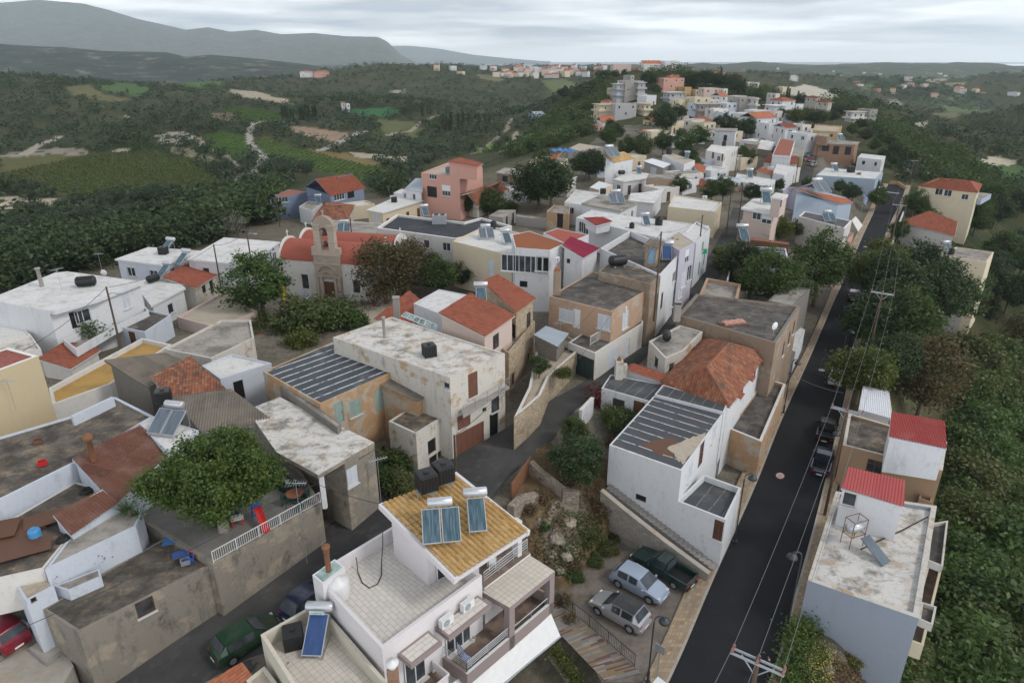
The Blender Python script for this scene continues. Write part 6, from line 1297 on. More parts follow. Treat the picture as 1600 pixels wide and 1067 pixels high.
H('white_house', 'long white house with beige roof and black tank beside the street trees', [(1035,243),(1069,257),(1086,251),(1050,240)], 9.8, 4.5, 'white', 'r_beige', .06, .2, auto='o')
DRUM(at(1045,241,9.8), 0, 'black tank on the long white house with beige roof', None, 1.6); SOLAR1(at(1073,248,9.8), R(-15), 'solar heater on the long white house with beige roof')
H('tiled_house', 'low house with fresh red tiled roof left of the street tree', [(1077,256,8.6),(1098,271,7.8),(1102,261,8.2),(1086,252,8.8)], 8.4, 4.5, 'white', 't_orange', planes=[[1,2,3,0]], auto='o')
H('white_house', 'white two storey house with balcony front on the hill street', [(1103,235),(1131,241),(1154,229),(1112,226)], 10.6, 4, 'offwhite', 'r_white', .1, .2, win=[(1114,243,1.0,1.6,'d','garagebrown'),(1129,243,.8,1.8,'d','garagebrown')], auto='w')
H('white_house', 'lower white storey with blue shutter and dark door on the hill street', [(1090,257),(1135,265),(1140,258),(1102,252)], 7.4, 3.5, 'offwhite', 'r_white', .1, .2, win=[(1108,267,1.3,1.5,'s','blueframe'),(1124,271,1.2,2.0,'d','blueframe')])
DRUM(at(1131,228,10.6), 0, 'black drum on the white two storey house of the hill street', None, 1.2)
H('white_house', 'white cube house with overhanging grey roof in the trees', [(1116,204),(1150,206),(1153,201),(1118,200)], 11.5, 4.5, 'white', 'r_grey', .05, .2, oh=.2, trim='grey', win=[(1133,216,1.2,1.9,'o')])
H('stone_ruin', 'stone walled ruin with whitewashed lean-to on the hill street', [(1163,224),(1183,227),(1187,222),(1166,221)], 8.8, 4, 'rubble', 'r_grey', .05, .2)
H('white_house', 'white sloping roof with rough stone flank on the hill street', [(1183,232,7.4),(1204,235,7.0),(1211,221,8.8),(1190,220,8.8)], 8, 4, 'rubble', 'r_whiter', planes=[[0,1,2,3]], rkind='flat')
H('white_house', 'tall blank white gable wall with a thin tile coping', [(1207,242),(1235,244),(1242,220),(1219,216)], 9.6, 4, 'white', 't_red', .05, .15)
H('yellow_house', 'small pale yellow block beside the parked street cars', [(1235,243),(1254,246),(1257,232),(1240,231)], 7.8, 4, 'yellow', 'r_grey', .1, .15)
H('tiled_house', 'low house with broad red tile roof on the hill street', [(1194,254,7.0),(1243,257,6.8),(1247,244,8.0),(1204,241,8.0)], 7.4, 3.5, 'oldwhite', 't_red', planes=[[0,1,2,3]])
H('white_house', 'white flat roof house with long street wall on the hill street', [(1208,270),(1226,274),(1244,261),(1214,256)], 7.6, 3.5, 'white', 'r_white', .1, .2, auto='wd')
H('white_house', 'low white roof with solar panel and stone yard wall', [(1147,282),(1196,291),(1212,281),(1152,271)], 7.0, 3.5, 'white', 'r_whiter', .12, .2, auto='wd')
SOLAR1(at(1171,278,6.9), R(-10), 'solar heater on the low white roof with the stone yard wall', None, 1.2)
H('brown_wall', 'brown earth wall beside the street tree', [(1140,292),(1178,288),(1179,284),(1144,284)], 6.2, 3.5, 'brownblock', 'r_beige', .02, .2)
H('tiled_house', 'small house with orange tile gable near the white street wall', [(1183,268,6.2),(1204,273,6.0),(1213,268,6.6),(1192,261,7.2)], 6.6, 3.5, 'offwhite', 't_orange', planes=[[1,2,3,0]])
H('tiled_house', 'low red tiled roof under the street tree left of the brown wall', [(1088,290,6.4),(1106,290,6.4),(1112,282,7.2),(1096,281,7.2)], 6.6, 3.5, 'brownblock', 't_red', planes=[[0,1,2,3]])
H('yellow_house', 'tan yellow house with stained parapet behind the brown house', [(1270,204),(1310,206),(1316,197),(1274,194)], 9.8, 3, 'ochrewall', 'r_beige', .4, .2, auto='o')
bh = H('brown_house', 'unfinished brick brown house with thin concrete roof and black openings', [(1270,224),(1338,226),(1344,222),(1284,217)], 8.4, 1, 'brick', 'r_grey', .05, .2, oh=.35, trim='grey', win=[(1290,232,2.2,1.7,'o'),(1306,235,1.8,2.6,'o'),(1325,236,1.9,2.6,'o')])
H('roof_room', 'brown brick room on the unfinished brown house', [(1277,212),(1293,214),(1296,209),(1280,208)], 11, 8.2, 'brick', 'r_grey', .05, .2, auto='o')
SOLAR2(at(1313,219,8.4), 0, 'solar heater on the unfinished brown house, farther from the brick room', None, 1.1); SOLAR1(at(1291,222,8.4), 0, 'solar heater on the unfinished brown house, before the brick room')
H('blue_white_house', 'long pale blue wall house with white flat roof above the road bend', [(1275,274),(1368,280),(1380,269),(1290,262)], 5.2, -1, 'paleblue', 'r_whiter', .1, .2, auto='')
CUBE(at(1329,269,5.2), 0, 'black tank on the pale blue house at the road bend', None, 1.5); SOLAR1(at(1304,268,5.2), 0, 'solar heater on the pale blue house at the road bend', None, 1.2)
H('white_house', 'small white houses with solar heater behind the road bend', [(1340,246),(1378,250),(1384,244),(1346,240)], 5.2, -1, 'white', 'r_white', .1, .2, auto='w')
# pinkish house with tower, orange roofed house, road side white house
ph = H('pinkish_house', 'pale pink two storey house with stair tower, white slab and long balcony', [(1158,325),(1208,334),(1231,306),(1176,311)], 11.0, 4, 'pinkbeige', 'r_white', .06, .2, oh=[.5,.1,.1,.4], slab=.3, trim='paintwhite', win=[(1182,338,1.6,1.2,'w'),(1201,343,1.8,1.6,'r'),(1222,337,.7,1,'w')])
H('stair_tower', 'stair tower with white slab on the pale pink house', [(1204,308),(1222,311),(1232,304),(1212,301)], 13.8, 10.7, 'pinkbeige', 'r_white', .05, .15, oh=.2, slab=.25, trim='paintwhite', win=[(1220,312,1,1.2,'o')])
P_ = [at(*q, 8.3) for q in ((1157,346),(1203,359),(1206,353),(1163,341))]; P_ = P_ if ccw(P_) else P_[::-1]; mb = MB(); mb.prism(P_, 7.3, 8.4, 0, 0, True); ph.part('balcony', mb, 'pinkbeige')
SOLAR1(at(1196,318,11), R(-10), 'large solar collector beside the stair tower of the pale pink house', None, 1.4)
H('orange_roof_house', 'white blank walled house with bright orange tiled roof along the road', [(1244,303,9.2),(1310,318,7.0),(1331,316,6.2),(1322,309,7.0),(1270,294,10.0)], 8.5, 1, 'paleblue', 't_orange', planes=[[0,1,2,4]] if False else [[1,2,3,4,0]])
H('orange_roof_house', 'strip of orange tiles over a lilac wall behind the pale pink house', [(1224,298,8.4),(1250,296,8.4),(1268,293,9.4),(1232,292,9)], 8.4, 3, 'lilac', 't_orange', planes=[[0,1,2,3]])
SOLARG(at(1281,301,9.4), R(15), 'dark grey solar panels on the bright orange tiled roof', None, 1.5)
ch = H('cream_road_house', 'cream house with dark felt roof, twin solar panels and red balconies on the road', [(1248,338),(1320,357),(1331,345),(1257,330)], 7.8, 0, 'offwhite', 'm_plain', .2, .25, trim='paintwhite', win=[(1326,372,1,1.8,'d','garagebrown'),(1324,385,1,2,'d','garagebrown')])
SOLAR2(at(1294,346,7.6), R(0), 'twin solar panels on the dark felt roof by the road')
P_ = [at(*q, 3.6) for q in ((1319,382),(1327,385),(1333,370),(1327,368))]; P_ = P_ if ccw(P_) else P_[::-1]; mb = MB(); mb.prism(P_, 3.2, 4.3, 0, 0, True); ch.part('balcony', mb, 'pink')
aw = thing('awning', 'pale striped sun awning over the road side balcony', 'awning', at(1338,350,5)); mb = MB(); slabpoly(mb, [at(1341,362,5.4), at(1348,352,5.4), at(1337,338,7), at(1331,344,7)], .04); mb.build('cloth', 'offwhite', aw); mb = MB(); mb.tube([at(1341,362,5.4), at(1348,352,5.4)], .05, 5); mb.build('front_bar', 'galv', aw)
pg = H('pergola_house', 'white house with slanting dark panel canopy and tile edged wall by the street', [(1158,384),(1170,408),(1232,407),(1228,388)], 8.0, 3, 'bluewhite', 'm_stripe', .04, .2, trim='paintwhite')
H('tile_edge_wall', 'wall with red tile coping behind the dark panel canopy', [(1168,374),(1232,382),(1233,379),(1170,371)], 8.6, 4, 'garagebrown', 't_red', .02, .1)
SOLAR1(at(1161,376,8.2), R(0), 'tall solar collector at the street corner beside the panel canopy', None, 1.3)
# ------------------------------------------------------------------ the hill village beyond (a box of real size per house, each with its own windows)
def far(label, l, r, yt, yb, d, wall, roof, kind='flat', rot=.35, dep=8, auto='www', name='house', grp=None, near=False, extra=0):
    b = atd((l+r)/2, yb, d); b.z = min(b.z, CAM_H+ray((l+r)/2, yb).z*d); tot = (r-l)*d/FPX; h = (yb-yt)*d/FPX/math.cos(math.atan2(CAM_H-b.z, d)); w = max(2.5, (tot-dep*abs(math.sin(rot)))/math.cos(rot)); 
    u = Vector((math.cos(rot), -math.sin(rot)*-1 if False else math.sin(rot), 0)); v = Vector((-u.y, u.x, 0)); c = b+Vector((b.x, b.y, 0)).normalized()*dep*.4
    q = [c+u*(s*w/2)+v*(e*dep/2) for s, e in ((-1, -1), (1, -1), (1, 1), (-1, 1))]; z1 = b.z+h
    kw = dict(auto=auto, world=True, near=False, group=grp)
    if kind == 'flat': return H(name, label, [(p.x, p.y, z1) for p in q], z1, b.z-4-extra, wall, roof, .4, .25, **kw)
    if kind == 'slab':
        ho = H(name, label, [(p.x, p.y, z1) for p in q], z1, b.z-4-extra, wall, roof, .1, .2, oh=.9, trim=wall, **kw); P_ = q if ccw(q) else q[::-1]; k = z1-3.1
        while k > b.z+1: mb = MB(); mb.prism(P_, k-.2, k+.55, 0, 0, True); ho.part('balcony', mb, 'greyblue' if 'green' in label else wall); k -= 3.1
        return ho
    ze = z1-h*.25; P_ = [(p.x, p.y, ze) for p in q]
    if kind == 'hip': a, e = c-u*w*.2, c+u*w*.2; rp = [(a.x, a.y, z1), (e.x, e.y, z1)]; pl = [[0,1,5,4],[1,2,5],[2,3,4,5],[3,0,4]]
    else: a, e = c-u*w*.5, c+u*w*.5; rp = [(a.x, a.y, z1), (e.x, e.y, z1)]; pl = [[0,1,5,4],[2,3,4,5]]
    return H(name, label, P_, ze, b.z-4-extra, wall, roof, planes=pl, rp=rp, over=.4, **kw)
FARH = [
('grey stair tower on top of the flats of the hill',975,988,119,135,378,'grey','t_red','flat'),('grey block of flats with green balconies on the hill, centre part',966,1003,129,158,372,'grey','r_white','flat'),('grey flats with white awnings right of the tall stair tower',988,1008,131,158,370,'flatgrey','r_white','slab'),('left wing of the grey flats with green balcony bands',953,978,133,157,370,'flatgrey','r_white','slab'),('white roof floor of the grey flats with tiled top',965,1000,127,134,380,'white','r_white','flat'),
('cream terraced building with open balconies on the cliff edge',924,956,165,190,335,'cream','r_beige','slab'),('blue grey house with red roof edge beside the cream building',955,992,164,187,330,'flatgrey','r_beige','flat'),('small cream tower with red roof on the cliff edge',942,954,157,166,340,'cream','t_red','hip'),('beige house with long pale balcony next to the blue grey one',990,1018,163,180,330,'cream','r_beige','slab'),('lime green small house beside the grey flats',949,961,139,150,385,'yellow','r_white','flat'),
('white house with pink tiled roof on the slope below the cream building',933,958,184,212,300,'white','t_orange','gable'),('pink cube with blue parapet at the cliff edge',923,937,197,215,298,'pink','r_grey','flat'),('cream house with orange tiles among the hill trees',1005,1026,184,206,290,'yellow','t_orange','gable'),('bright red roofed hall among the trees',994,1024,204,214,270,'oldwhite','c_red','gable'),
('brown roofed villa on the very top of the hill',990,1012,106,115,470,'tan','t_orange','hip'),('white houses on the hill top right of the villa',1013,1032,111,120,460,'white','r_white','flat'),('small white house on the crest',1063,1076,110,117,480,'white','r_white','flat'),('salmon pink block with deep openings on the hill',1025,1066,124,148,400,'pink','t_orange','flat'),('orange roofed upper floor behind the salmon pink block',1042,1065,118,128,405,'pink','t_orange','hip'),
('grey house with pale balcony band below the salmon pink block',1032,1070,146,167,365,'flatgrey','r_white','slab'),('orange house beside the grey balcony house',1056,1078,137,146,385,'ochrewall','r_beige','flat'),('yellow house half hidden by trees right of the orange one',1079,1090,141,150,385,'yellow','r_beige','flat'),
('peach walled house with roof tank in the hill street',1092,1120,139,154,360,'pinkbeige','r_beige','flat'),('pale block right of the peach walled house',1116,1132,140,156,358,'offwhite','r_beige','flat'),('house with stepped orange tiles in the hill street',1112,1134,146,165,345,'offwhite','t_orange','gable'),('long cream wall house in the hill street',1072,1106,154,176,335,'cream','r_beige','flat'),('grey unfinished block behind the red hipped house',1080,1124,164,186,315,'grey','r_beige','slab'),
('red hipped small house among the trees',1075,1108,184,204,280,'cream','t_red','hip'),('red hipped house in front of the pale quarry',1203,1239,154,170,330,'white','t_red','hip'),('white terrace storey below the red hipped house',1192,1226,166,182,315,'white','r_white','slab'),('shaded concrete frame house with balconies',1146,1180,154,178,330,'grey','r_beige','flat'),('white house front with stacked balconies',1166,1181,156,180,325,'offwhite','r_beige','slab'),
('white gable wall house with orange roof on the hill street',1155,1208,178,205,262,'white','t_orange','gable'),('white tall side wall house below the gable',1184,1214,194,214,250,'white','r_white','flat'),('white house with pink tile strip near the street',1213,1236,195,214,240,'white','t_red','gable'),('blue white low house with metal roof by the street cars',1234,1268,210,226,225,'white','c_white','flat'),('white low houses with solar tanks left of the yellow house',1232,1262,196,210,255,'offwhite','r_white','flat'),
('white house with red roofs behind the tall cypress',1105,1130,112,121,470,'white','t_orange','gable'),('pale house under the dark hill trees',1160,1182,130,142,420,'offwhite','r_white','flat'),('white roof house deep in the hill trees',1200,1215,147,155,370,'offwhite','r_white','flat'),('red roof house at the wooded edge',1262,1276,151,159,380,'oldwhite','t_red','hip'),('second red roof house at the wooded edge',1280,1294,158,166,370,'oldwhite','t_red','hip'),
('red and white house on the outer ridge',1318,1348,176,196,330,'offwhite','r_beige','slab'),('pale grey house on the outer ridge',1340,1364,172,190,345,'grey','r_grey','flat'),('teal roofed shed at the foot of the cliff',826,851,176,188,420,'paleblue','c_metal','gable'),('low brown shed on the cliff slope',858,882,210,222,300,'grey','r_beige','flat'),('white house among the yard trees near the street',1096,1120,205,222,255,'offwhite','r_beige','flat'),('old stone house left of the hill street trees',1052,1072,182,196,300,'oldwhite','r_grey','flat'),
('cream low house at the end of the hill street',1134,1152,186,200,290,'cream','r_beige','flat')]
for i, f in enumerate(FARH): far(*f, rot=(.45, .3, .15, .38)[i % 4], dep=7+(i % 3))
VALLEY = [('pink and white villa row on the left ridge',468,490,111,117,1000,'white','t_orange','hip'),('pale pink villa on the left ridge',490,515,111,118,1000,'pink','t_orange','hip'),('white farmhouse with red roof in the valley fields',532,540,160,166,520,'white','t_red','gable'),('white low farm buildings beside the red roofed farmhouse',539,548,163,167,515,'white','r_white','flat'),('tiny white hut on the valley track',480,484,161,165,560,'white','t_red','gable'),('large white villa on the far wooded slope',664,682,124,133,1000,'white','r_white','hip'),('red roofed house on the far wooded slope',721,730,126,132,1050,'white','t_red','hip'),('small white hamlet house on the far slope',695,708,139,147,950,'white','t_orange','hip'),('beige hamlet house on the far slope',675,683,142,148,930,'cream','t_orange','gable'),('long white hamlet wall on the far slope',708,725,143,148,940,'white','r_white','flat'),('white farm sheds on the far right of the far slope',757,770,143,148,900,'white','r_white','flat'),('metal roofed shed beside the valley track',404,425,256,266,300,'offwhite','c_metal','gable'),('cemetery chapel among the cypresses',460,482,180,190,480,'pink','t_orange','gable')]
for f in VALLEY: far(*f, rot=.3, dep=9)
rn = random.Random(5)
for i in range(120):
    a = rn.random(); x, y, d = (rn.gauss(850, 45), rn.uniform(109, 122), 1750) if a < .45 else ((rn.uniform(1290, 1600), rn.uniform(112, 150), 0) if a < .75 else (rn.uniform(560, 1300), rn.uniform(107.5, 110), 0))
    g = gpt(x, y+1); d = depth(g); cand = [p for p in RV if abs(CX+FPX*p.x/depth(p)-x) < 5 and abs(CY-FPX*(p.y*sP+(p.z-CAM_H)*cP)/depth(p)-y-1) < 3]
    if cand: g = min(cand, key=depth).copy(); d = depth(g)
    w = rn.uniform(8, 13); h = rn.uniform(4, 8); rot = rn.uniform(-.6, .6); u = Vector((math.cos(rot), math.sin(rot), 0)); v = Vector((-u.y, u.x, 0)); mb = MB(); z = g.z
    q = [g+u*s*w/2+v*e*4 for s, e in ((-1, -1), (1, -1), (1, 1), (-1, 1))]; mb.prism(q, z-3, z+h)
    if rn.random() < .55:
        a_, b_ = [p+Vector((0, 0, z+h-p.z)) for p in (q[0], q[1])], [p+Vector((0, 0, z+h-p.z)) for p in (q[2], q[3])]; rA, rB = g+u*-w/2, g+u*w/2; rA.z = rB.z = z+h+2
        mb.face([a_[0], a_[1], rB, rA], 1); mb.face([b_[0], b_[1], rA, rB], 1); mb.face([a_[1], b_[0], rB], 0); mb.face([b_[1], a_[0], rA], 0)
    o = mb.build('far_house', [rn.choice(['white', 'white', 'offwhite', 'cream', 'pinkbeige']), rn.choice(['t_orange', 't_red'])]); tag(o, 'tiny pale house scattered over the far hills and plain', 'house', 'tiny houses far away')

for i, (x, y, w_, d_, h) in enumerate(((1176,236,7,6,3.6),(1222,282,6,6,3.4),(1160,262,6,5,3.2),(1128,300,7,6,3.2),(1110,283,6,5,3.2),(1066,292,7,6,3.6),(985,262,6,6,3.4),(940,275,7,6,3.6),(1080,225,7,6,4),(1050,230,7,6,4),(1022,222,7,6,4),(1240,192,8,6,4),(1160,195,7,6,5),(1118,188,8,6,5),(1098,208,7,6,4),(1135,178,8,6,5),(1178,190,7,6,5),(1205,190,7,6,4.5),(1285,238,6,6,3.4),(1248,224,6,5,3.4),(730,330,6,5,3),(640,330,7,6,3.2),(560,340,6,5,3),(835,300,7,6,3.4),(800,315,6,5,3),(925,340,5,5,3),(1062,172,8,6,5),(1090,180,8,6,5),(1010,165,8,6,5),(1150,165,8,6,5),(1222,150,8,6,5),(1105,268,6,5,3.4),(1148,262,6,5,3.2),(1192,222,6,5,3.6),(1222,210,7,5,4),(1170,210,6,5,4),(1065,300,6,5,3),(1032,312,6,5,3),(1142,220,6,5,3.4),(1260,215,6,5,3.4),(1205,205,6,5,4),(1082,205,7,5,4.5),(1050,208,7,5,4.5),(1130,193,7,6,5),(1240,178,7,6,5),(1108,172,7,6,5))):
    g = gpt(x, y); a = .55+.15*math.sin(i*2.3); u = Vector((math.cos(a), math.sin(a), 0)); v = Vector((-u.y, u.x, 0)); q = [g+u*s*w_/2+v*e*d_/2 for s, e in ((-1, -1), (1, -1), (1, 1), (-1, 1))]
    H('white_house', 'small flat roofed house squeezed between the houses of the hill village', [(p.x, p.y, g.z+h) for p in q], g.z+h, g.z-3, ('white', 'offwhite', 'cream', 'bluewhite')[i % 4], ('r_white', 'r_whiter', 'r_grey')[i % 3], .3, .2, world=True, near=False, auto='wwd', group='small filler houses of the hill village')
# ------------------------------------------------------------------ trees and plants
def mesh_quads(name, P4, mats, mi=None):
    n = len(P4); me = bpy.data.meshes.new(name); me.vertices.add(n*4); me.vertices.foreach_set('co', P4.reshape(-1).astype(np.float32)); me.loops.add(n*4); me.loops.foreach_set('vertex_index', np.arange(n*4, dtype=np.int32)); me.polygons.add(n); me.polygons.foreach_set('loop_start', np.arange(0, n*4, 4, dtype=np.int32))
    for m in mats: me.materials.append(M(m))
    if mi is not None: me.polygons.foreach_set('material_index', mi.astype(np.int32))
    me.update(calc_edges=True); return me
def leaves(cent, size, rng, up=.4):
    n = len(cent); a = rng.normal(size=(n, 3)); a[:, 2] *= .5; a /= np.linalg.norm(a, axis=1, keepdims=True); nn = rng.normal(size=(n, 3)); nn[:, 2] = np.abs(nn[:, 2])+up; b = np.cross(nn, a); b /= np.linalg.norm(b, axis=1, keepdims=True)
    s = (size*rng.uniform(.6, 1.3, (n, 1))); a = a*s; b = b*s*.62
    return np.stack([cent-a, cent-b*.9+a*.1, cent+a, cent+b*.9+a*.1], 1)
def crown_pts(rng, rx, ry, rz, nclump, per, spread, cz, flat=0.0, cone=False, hollow=.55):
    c = rng.normal(size=(nclump, 3)); c /= np.linalg.norm(c, axis=1, keepdims=True); c *= (hollow+(1-hollow)*rng.random((nclump, 1))**.6); c[:, 2] = np.where(c[:, 2] < 0, c[:, 2]*(1-flat), c[:, 2])
    if cone: h = rng.random(nclump); c[:, 2] = h*2-1; rr = (1-h)**.75*1.0+.06; c[:, :2] = c[:, :2]/np.maximum(np.linalg.norm(c[:, :2], axis=1, keepdims=True), .1)*(rr*(.5+.5*rng.random(nclump)))[:, None]
    lump = 1+.38*np.sin(3.1*c[:, 0]+rng.random()*6)*np.cos(2.7*c[:, 1]+rng.random()*6); c = c*lump[:, None]
    p = np.repeat(c*np.array([rx, ry, rz]), per, 0)+rng.normal(size=(nclump*per, 3))*spread*np.array([1, 1, .7]); p[:, 2] += cz; return p
def trunk_mb(rng, h, r, n=5, reach=1.0, ch=1.5):
    mb = MB(); lean = rng.normal(size=2)*.12*h*.3; k = Vector((lean[0], lean[1], h*.55)); mb.tube([(0, 0, -.5), (lean[0]*.4, lean[1]*.4, h*.28), k], [r*1.25, r, r*.8], 8)
    for i in range(n):
        a = 2*math.pi*(i+rng.random()*.6)/n; e = k+Vector((math.cos(a)*reach*.75, math.sin(a)*reach*.75, ch*(.5+.6*rng.random()))); m = (k+e)/2+Vector((0, 0, -.1*reach)); mb.tube([k-Vector((0, 0, .1)), m, e], [r*.6, r*.4, r*.12], 6)
    return mb
TREES = {}
def tree_proto(kind, name, lf, rx, rz, ht, leafsize, nclump, per, spread, seed, trunk=True, flat=.4, bark='bark', cone=False, r=.18, hollow=.55, ry=None):
    """mesh data of one kind of tree with its own crown; ht = height of the crown's middle"""
    rng = np.random.default_rng(seed); p = crown_pts(rng, rx, ry or rx, rz, nclump, per, spread, ht, flat, cone, hollow); me = mesh_quads('crown', leaves(p, leafsize, rng), [lf]); tm = None
    if trunk:
        o = trunk_mb(rng, ht, r, 6, rx, rz).build('trunk', bark, None, True); tm = o.data; bpy.data.objects.remove(o)
    TREES[kind] = (name, me, tm)
def plant(kind, loc, label, cat='tree', sc=1.0, rz=None, group=None, name=None, zs=None):
    nm, me, tm = TREES[kind]; t = thing(name or nm, label, cat, loc, random.random()*6.28 if rz is None else rz, group); t.scale = (sc, sc, sc*(zs or 1))
    c = bpy.data.objects.new('crown', me); link(c, t)
    if tm: link(bpy.data.objects.new('trunk', tm), t)
    return t
tree_proto('big', 'broad_tree', 'lf_bright', 5.0, 2.4, 4.3, .13, 300, 140, .4, 1, flat=.5, bark='barkpale', r=.38, hollow=.5)
for i in range(3): tree_proto('dec%d' % i, 'broadleaf_tree', ['lf_mid', 'lf_dark', 'lf_mid'][i], 2.9, 2.6, 4.4, .16, 130, 76, .38, 10+i, flat=.2, r=.2)
tree_proto('brt', 'broadleaf_tree', 'lf_yellow', 2.9, 2.5, 4.4, .17, 150, 60, .45, 21, flat=.2, r=.2); tree_proto('rust', 'feathery_tree', 'lf_rusty', 3.0, 3.6, 4.6, .17, 150, 60, .6, 22, flat=0, r=.22)
tree_proto('pine', 'round_pine', 'lf_dark', 5.5, 4.2, 6.0, .24, 220, 70, .6, 23, flat=.2, r=.35)
for i in range(3): tree_proto('bush%d' % i, 'shrub', ['lf_slope', 'lf_slope', 'lf_yellow'][i], 1.6, 1.15, .8, .13, 60, 60, .34, 30+i, trunk=False, flat=.6)
tree_proto('drybush', 'dry_shrub', 'lf_dry', 1.0, .7, .4, .13, 30, 34, .3, 35, trunk=False, flat=.6); tree_proto('olive', 'olive_tree', 'lf_olive', 2.4, 1.8, 2.3, .2, 60, 26, .42, 40, flat=.4, r=.2); tree_proto('olive2', 'olive_tree', 'lf_olive', 2.4, 1.7, 2.3, .2, 56, 26, .45, 41, flat=.4, r=.2)
tree_proto('cypress', 'cypress', 'lf_dark', 1.3, 5.5, 5.6, .25, 130, 18, .3, 42, cone=True, r=.2); tree_proto('sumac', 'feathery_shrub', 'lf_slope', 2.2, 1.4, 1.6, .2, 60, 50, .5, 43, flat=.5, r=.08, hollow=.7); tree_proto('flower', 'flowering_shrub', 'lf_gold', 1.0, .6, .5, .07, 40, 18, .3, 44, trunk=False, flat=.6); tree_proto('boug', 'bougainvillea', 'lf_flower', .8, 1.5, 1.6, .12, 40, 22, .25, 45, trunk=False, flat=0)
G = gpt
def tr(kind, px, py, h_px, label, base=None, z=None, sc=None, cat='tree', group=None, zs=None, name=None):
    """base of the trunk at pixel (px,py); h_px = height of the whole plant in the photograph's pixels"""
    b = G(px, py) if z is None else at(px, py, z); d = depth(b); hm = {'big': 6.8, 'pine': 10, 'rust': 8.2, 'cypress': 11, 'olive': 4.1, 'olive2': 4.1, 'bush0': 1.9, 'bush1': 1.9, 'bush2': 1.9, 'sumac': 3, 'boug': 3.1, 'drybush': 1.1, 'flower': 1.1}.get(kind, 7.0)
    th = math.atan2(CAM_H-b.z, math.hypot(b.x, b.y)); m = h_px*d/FPX/max(.5, math.cos(th)); return plant(kind, b, label, cat, m/hm, None, group, name, zs)
plant('big', at(350,828,6.0), 'big bright green spreading tree over the yard', 'tree', .84, 1.0, None, None, 1.12)
tr('dec0', 412, 500, 106, 'dense green tree left of the church front', z=4, zs=.9); tr('rust', 604, 476, 100, 'rust tinged feathery tree in front of the church', z=4); tr('rust', 640, 452, 76, 'yellowish feathery tree at the church corner', z=4); tr('dec2', 690, 468, 62, 'green fig tree right of the church', z=4); tr('dec1', 735, 455, 44, 'low dark fig tree under the cream house wall', z=4); tr('dec2', 672, 445, 46, 'green tree before the black roofed building', z=4)
tr('bush0', 474, 520, 46, 'round clipped shrub with flag pole beside it', z=4, cat='shrub'); tr('bush1', 517, 512, 40, 'round clipped shrub before the church door', z=4, cat='shrub'); tr('bush2', 470, 545, 26, 'bright low shrub by the churchyard wall', z=4, cat='shrub'); tr('bush0', 560, 512, 22, 'hedge plant along the churchyard wall', z=4.2, cat='shrub'); tr('bush1', 400, 512, 20, 'small shrub left of the churchyard', z=4.2, cat='shrub')
tr('bush2', 880, 590, 14, 'lemon bush on the stone terrace', z=7.1, cat='shrub'); tr('dec0', 842, 590, 32, 'small lemon tree on the stone terrace', z=7.0); tr('dec1', 899, 754, 80, 'round dark green tree beside the ruined wall', z=3.4, zs=.8); tr('dec2', 897, 700, 44, 'pink flowered oleander beside the street', z=4); tr('boug', 930, 642, 46, 'red bougainvillea on the courtyard gate', z=4, cat='climber'); tr('bush1', 965, 665, 26, 'leafy pot plants under the barred window', z=4, cat='shrub'); tr('bush0', 985, 672, 22, 'courtyard shrub by the white wall', z=4, cat='shrub'); tr('boug', 952, 700, 22, 'low red flower bed in the courtyard', z=4, cat='shrub')
tr('dec1', 860, 335, 78, 'large round dark pine between cottage and street', z=4, zs=1.1); tr('pine', 842, 330, 66, 'broad dark pine behind the peach cube', z=4); tr('dec0', 765, 345, 46, 'green bushes under the tile cottage', z=3); tr('brt', 735, 345, 42, 'light green trees by the cottage gable', z=3); tr('dec2', 690, 335, 40, 'green shrub tree at the pink house foot', z=3); tr('bush2', 790, 340, 22, 'bright garden bush in front of the cottage', z=3, cat='shrub')
MID = [('dec1',915,285,52),('pine',920,280,48),('dec0',950,235,42),('dec1',1035,215,52),('dec2',1000,255,48),('dec2',1035,245,42),('dec0',1065,245,46),('dec1',960,225,36),('dec2',980,250,40),('dec0',1090,235,40),('dec1',1075,262,34),('dec2',1060,310,38),('dec0',1080,275,36),('dec1',1135,212,36),('dec0',1165,218,36),('dec2',1200,215,30),('dec1',1150,215,30),('dec0',1170,262,30),('dec2',1128,318,46),('dec0',1110,318,40),('dec1',1175,318,34),('dec0',1190,318,30),('dec1',1215,300,22),('dec2',1260,300,24),('dec1',1340,300,30),('dec0',1362,305,28),('dec2',1310,305,26),('dec1',1330,318,34),('dec0',1368,330,40),('dec1',1100,160,22),('pine',1090,140,30),('pine',1110,140,30),('pine',1075,138,26),('pine',1125,140,26),('dec1',1150,148,26),('rust',1148,140,28),('dec1',1180,170,30),('dec0',1182,160,24),('dec1',1060,190,28),('dec1',1040,182,20),('dec0',1025,150,18),('dec1',880,160,26),('dec1',900,165,24),('dec0',935,130,20),('dec1',945,128,18),('dec1',960,125,16),('dec0',975,122,14),('dec1',1012,140,30),('dec0',1020,134,22),('dec2',1220,190,22),('brt',1240,200,34),('brt',1255,198,32),('dec1',1275,200,30),('brt',1285,198,28),('dec1',1300,195,24),('dec0',1230,170,16),('dec1',1250,165,20),('dec1',1310,185,22),('dec0',1330,215,24),('dec1',1350,225,26),('dec0',1365,240,26),('dec1',1380,255,24),('dec0',1395,262,20),('dec1',1395,245,22),('dec0',1375,228,20),('dec1',1345,205,20),('dec1',1120,200,20),('dec2',1096,225,24),('dec0',1188,238,22),('dec0',1160,250,24),('dec2',1300,285,16),('dec1',1352,290,22),('dec2',905,215,22),('dec1',890,200,20),('dec0',920,180,24),('dec1',905,150,18),('dec1',925,145,20),('dec0',870,235,20),('dec1',955,205,20)]
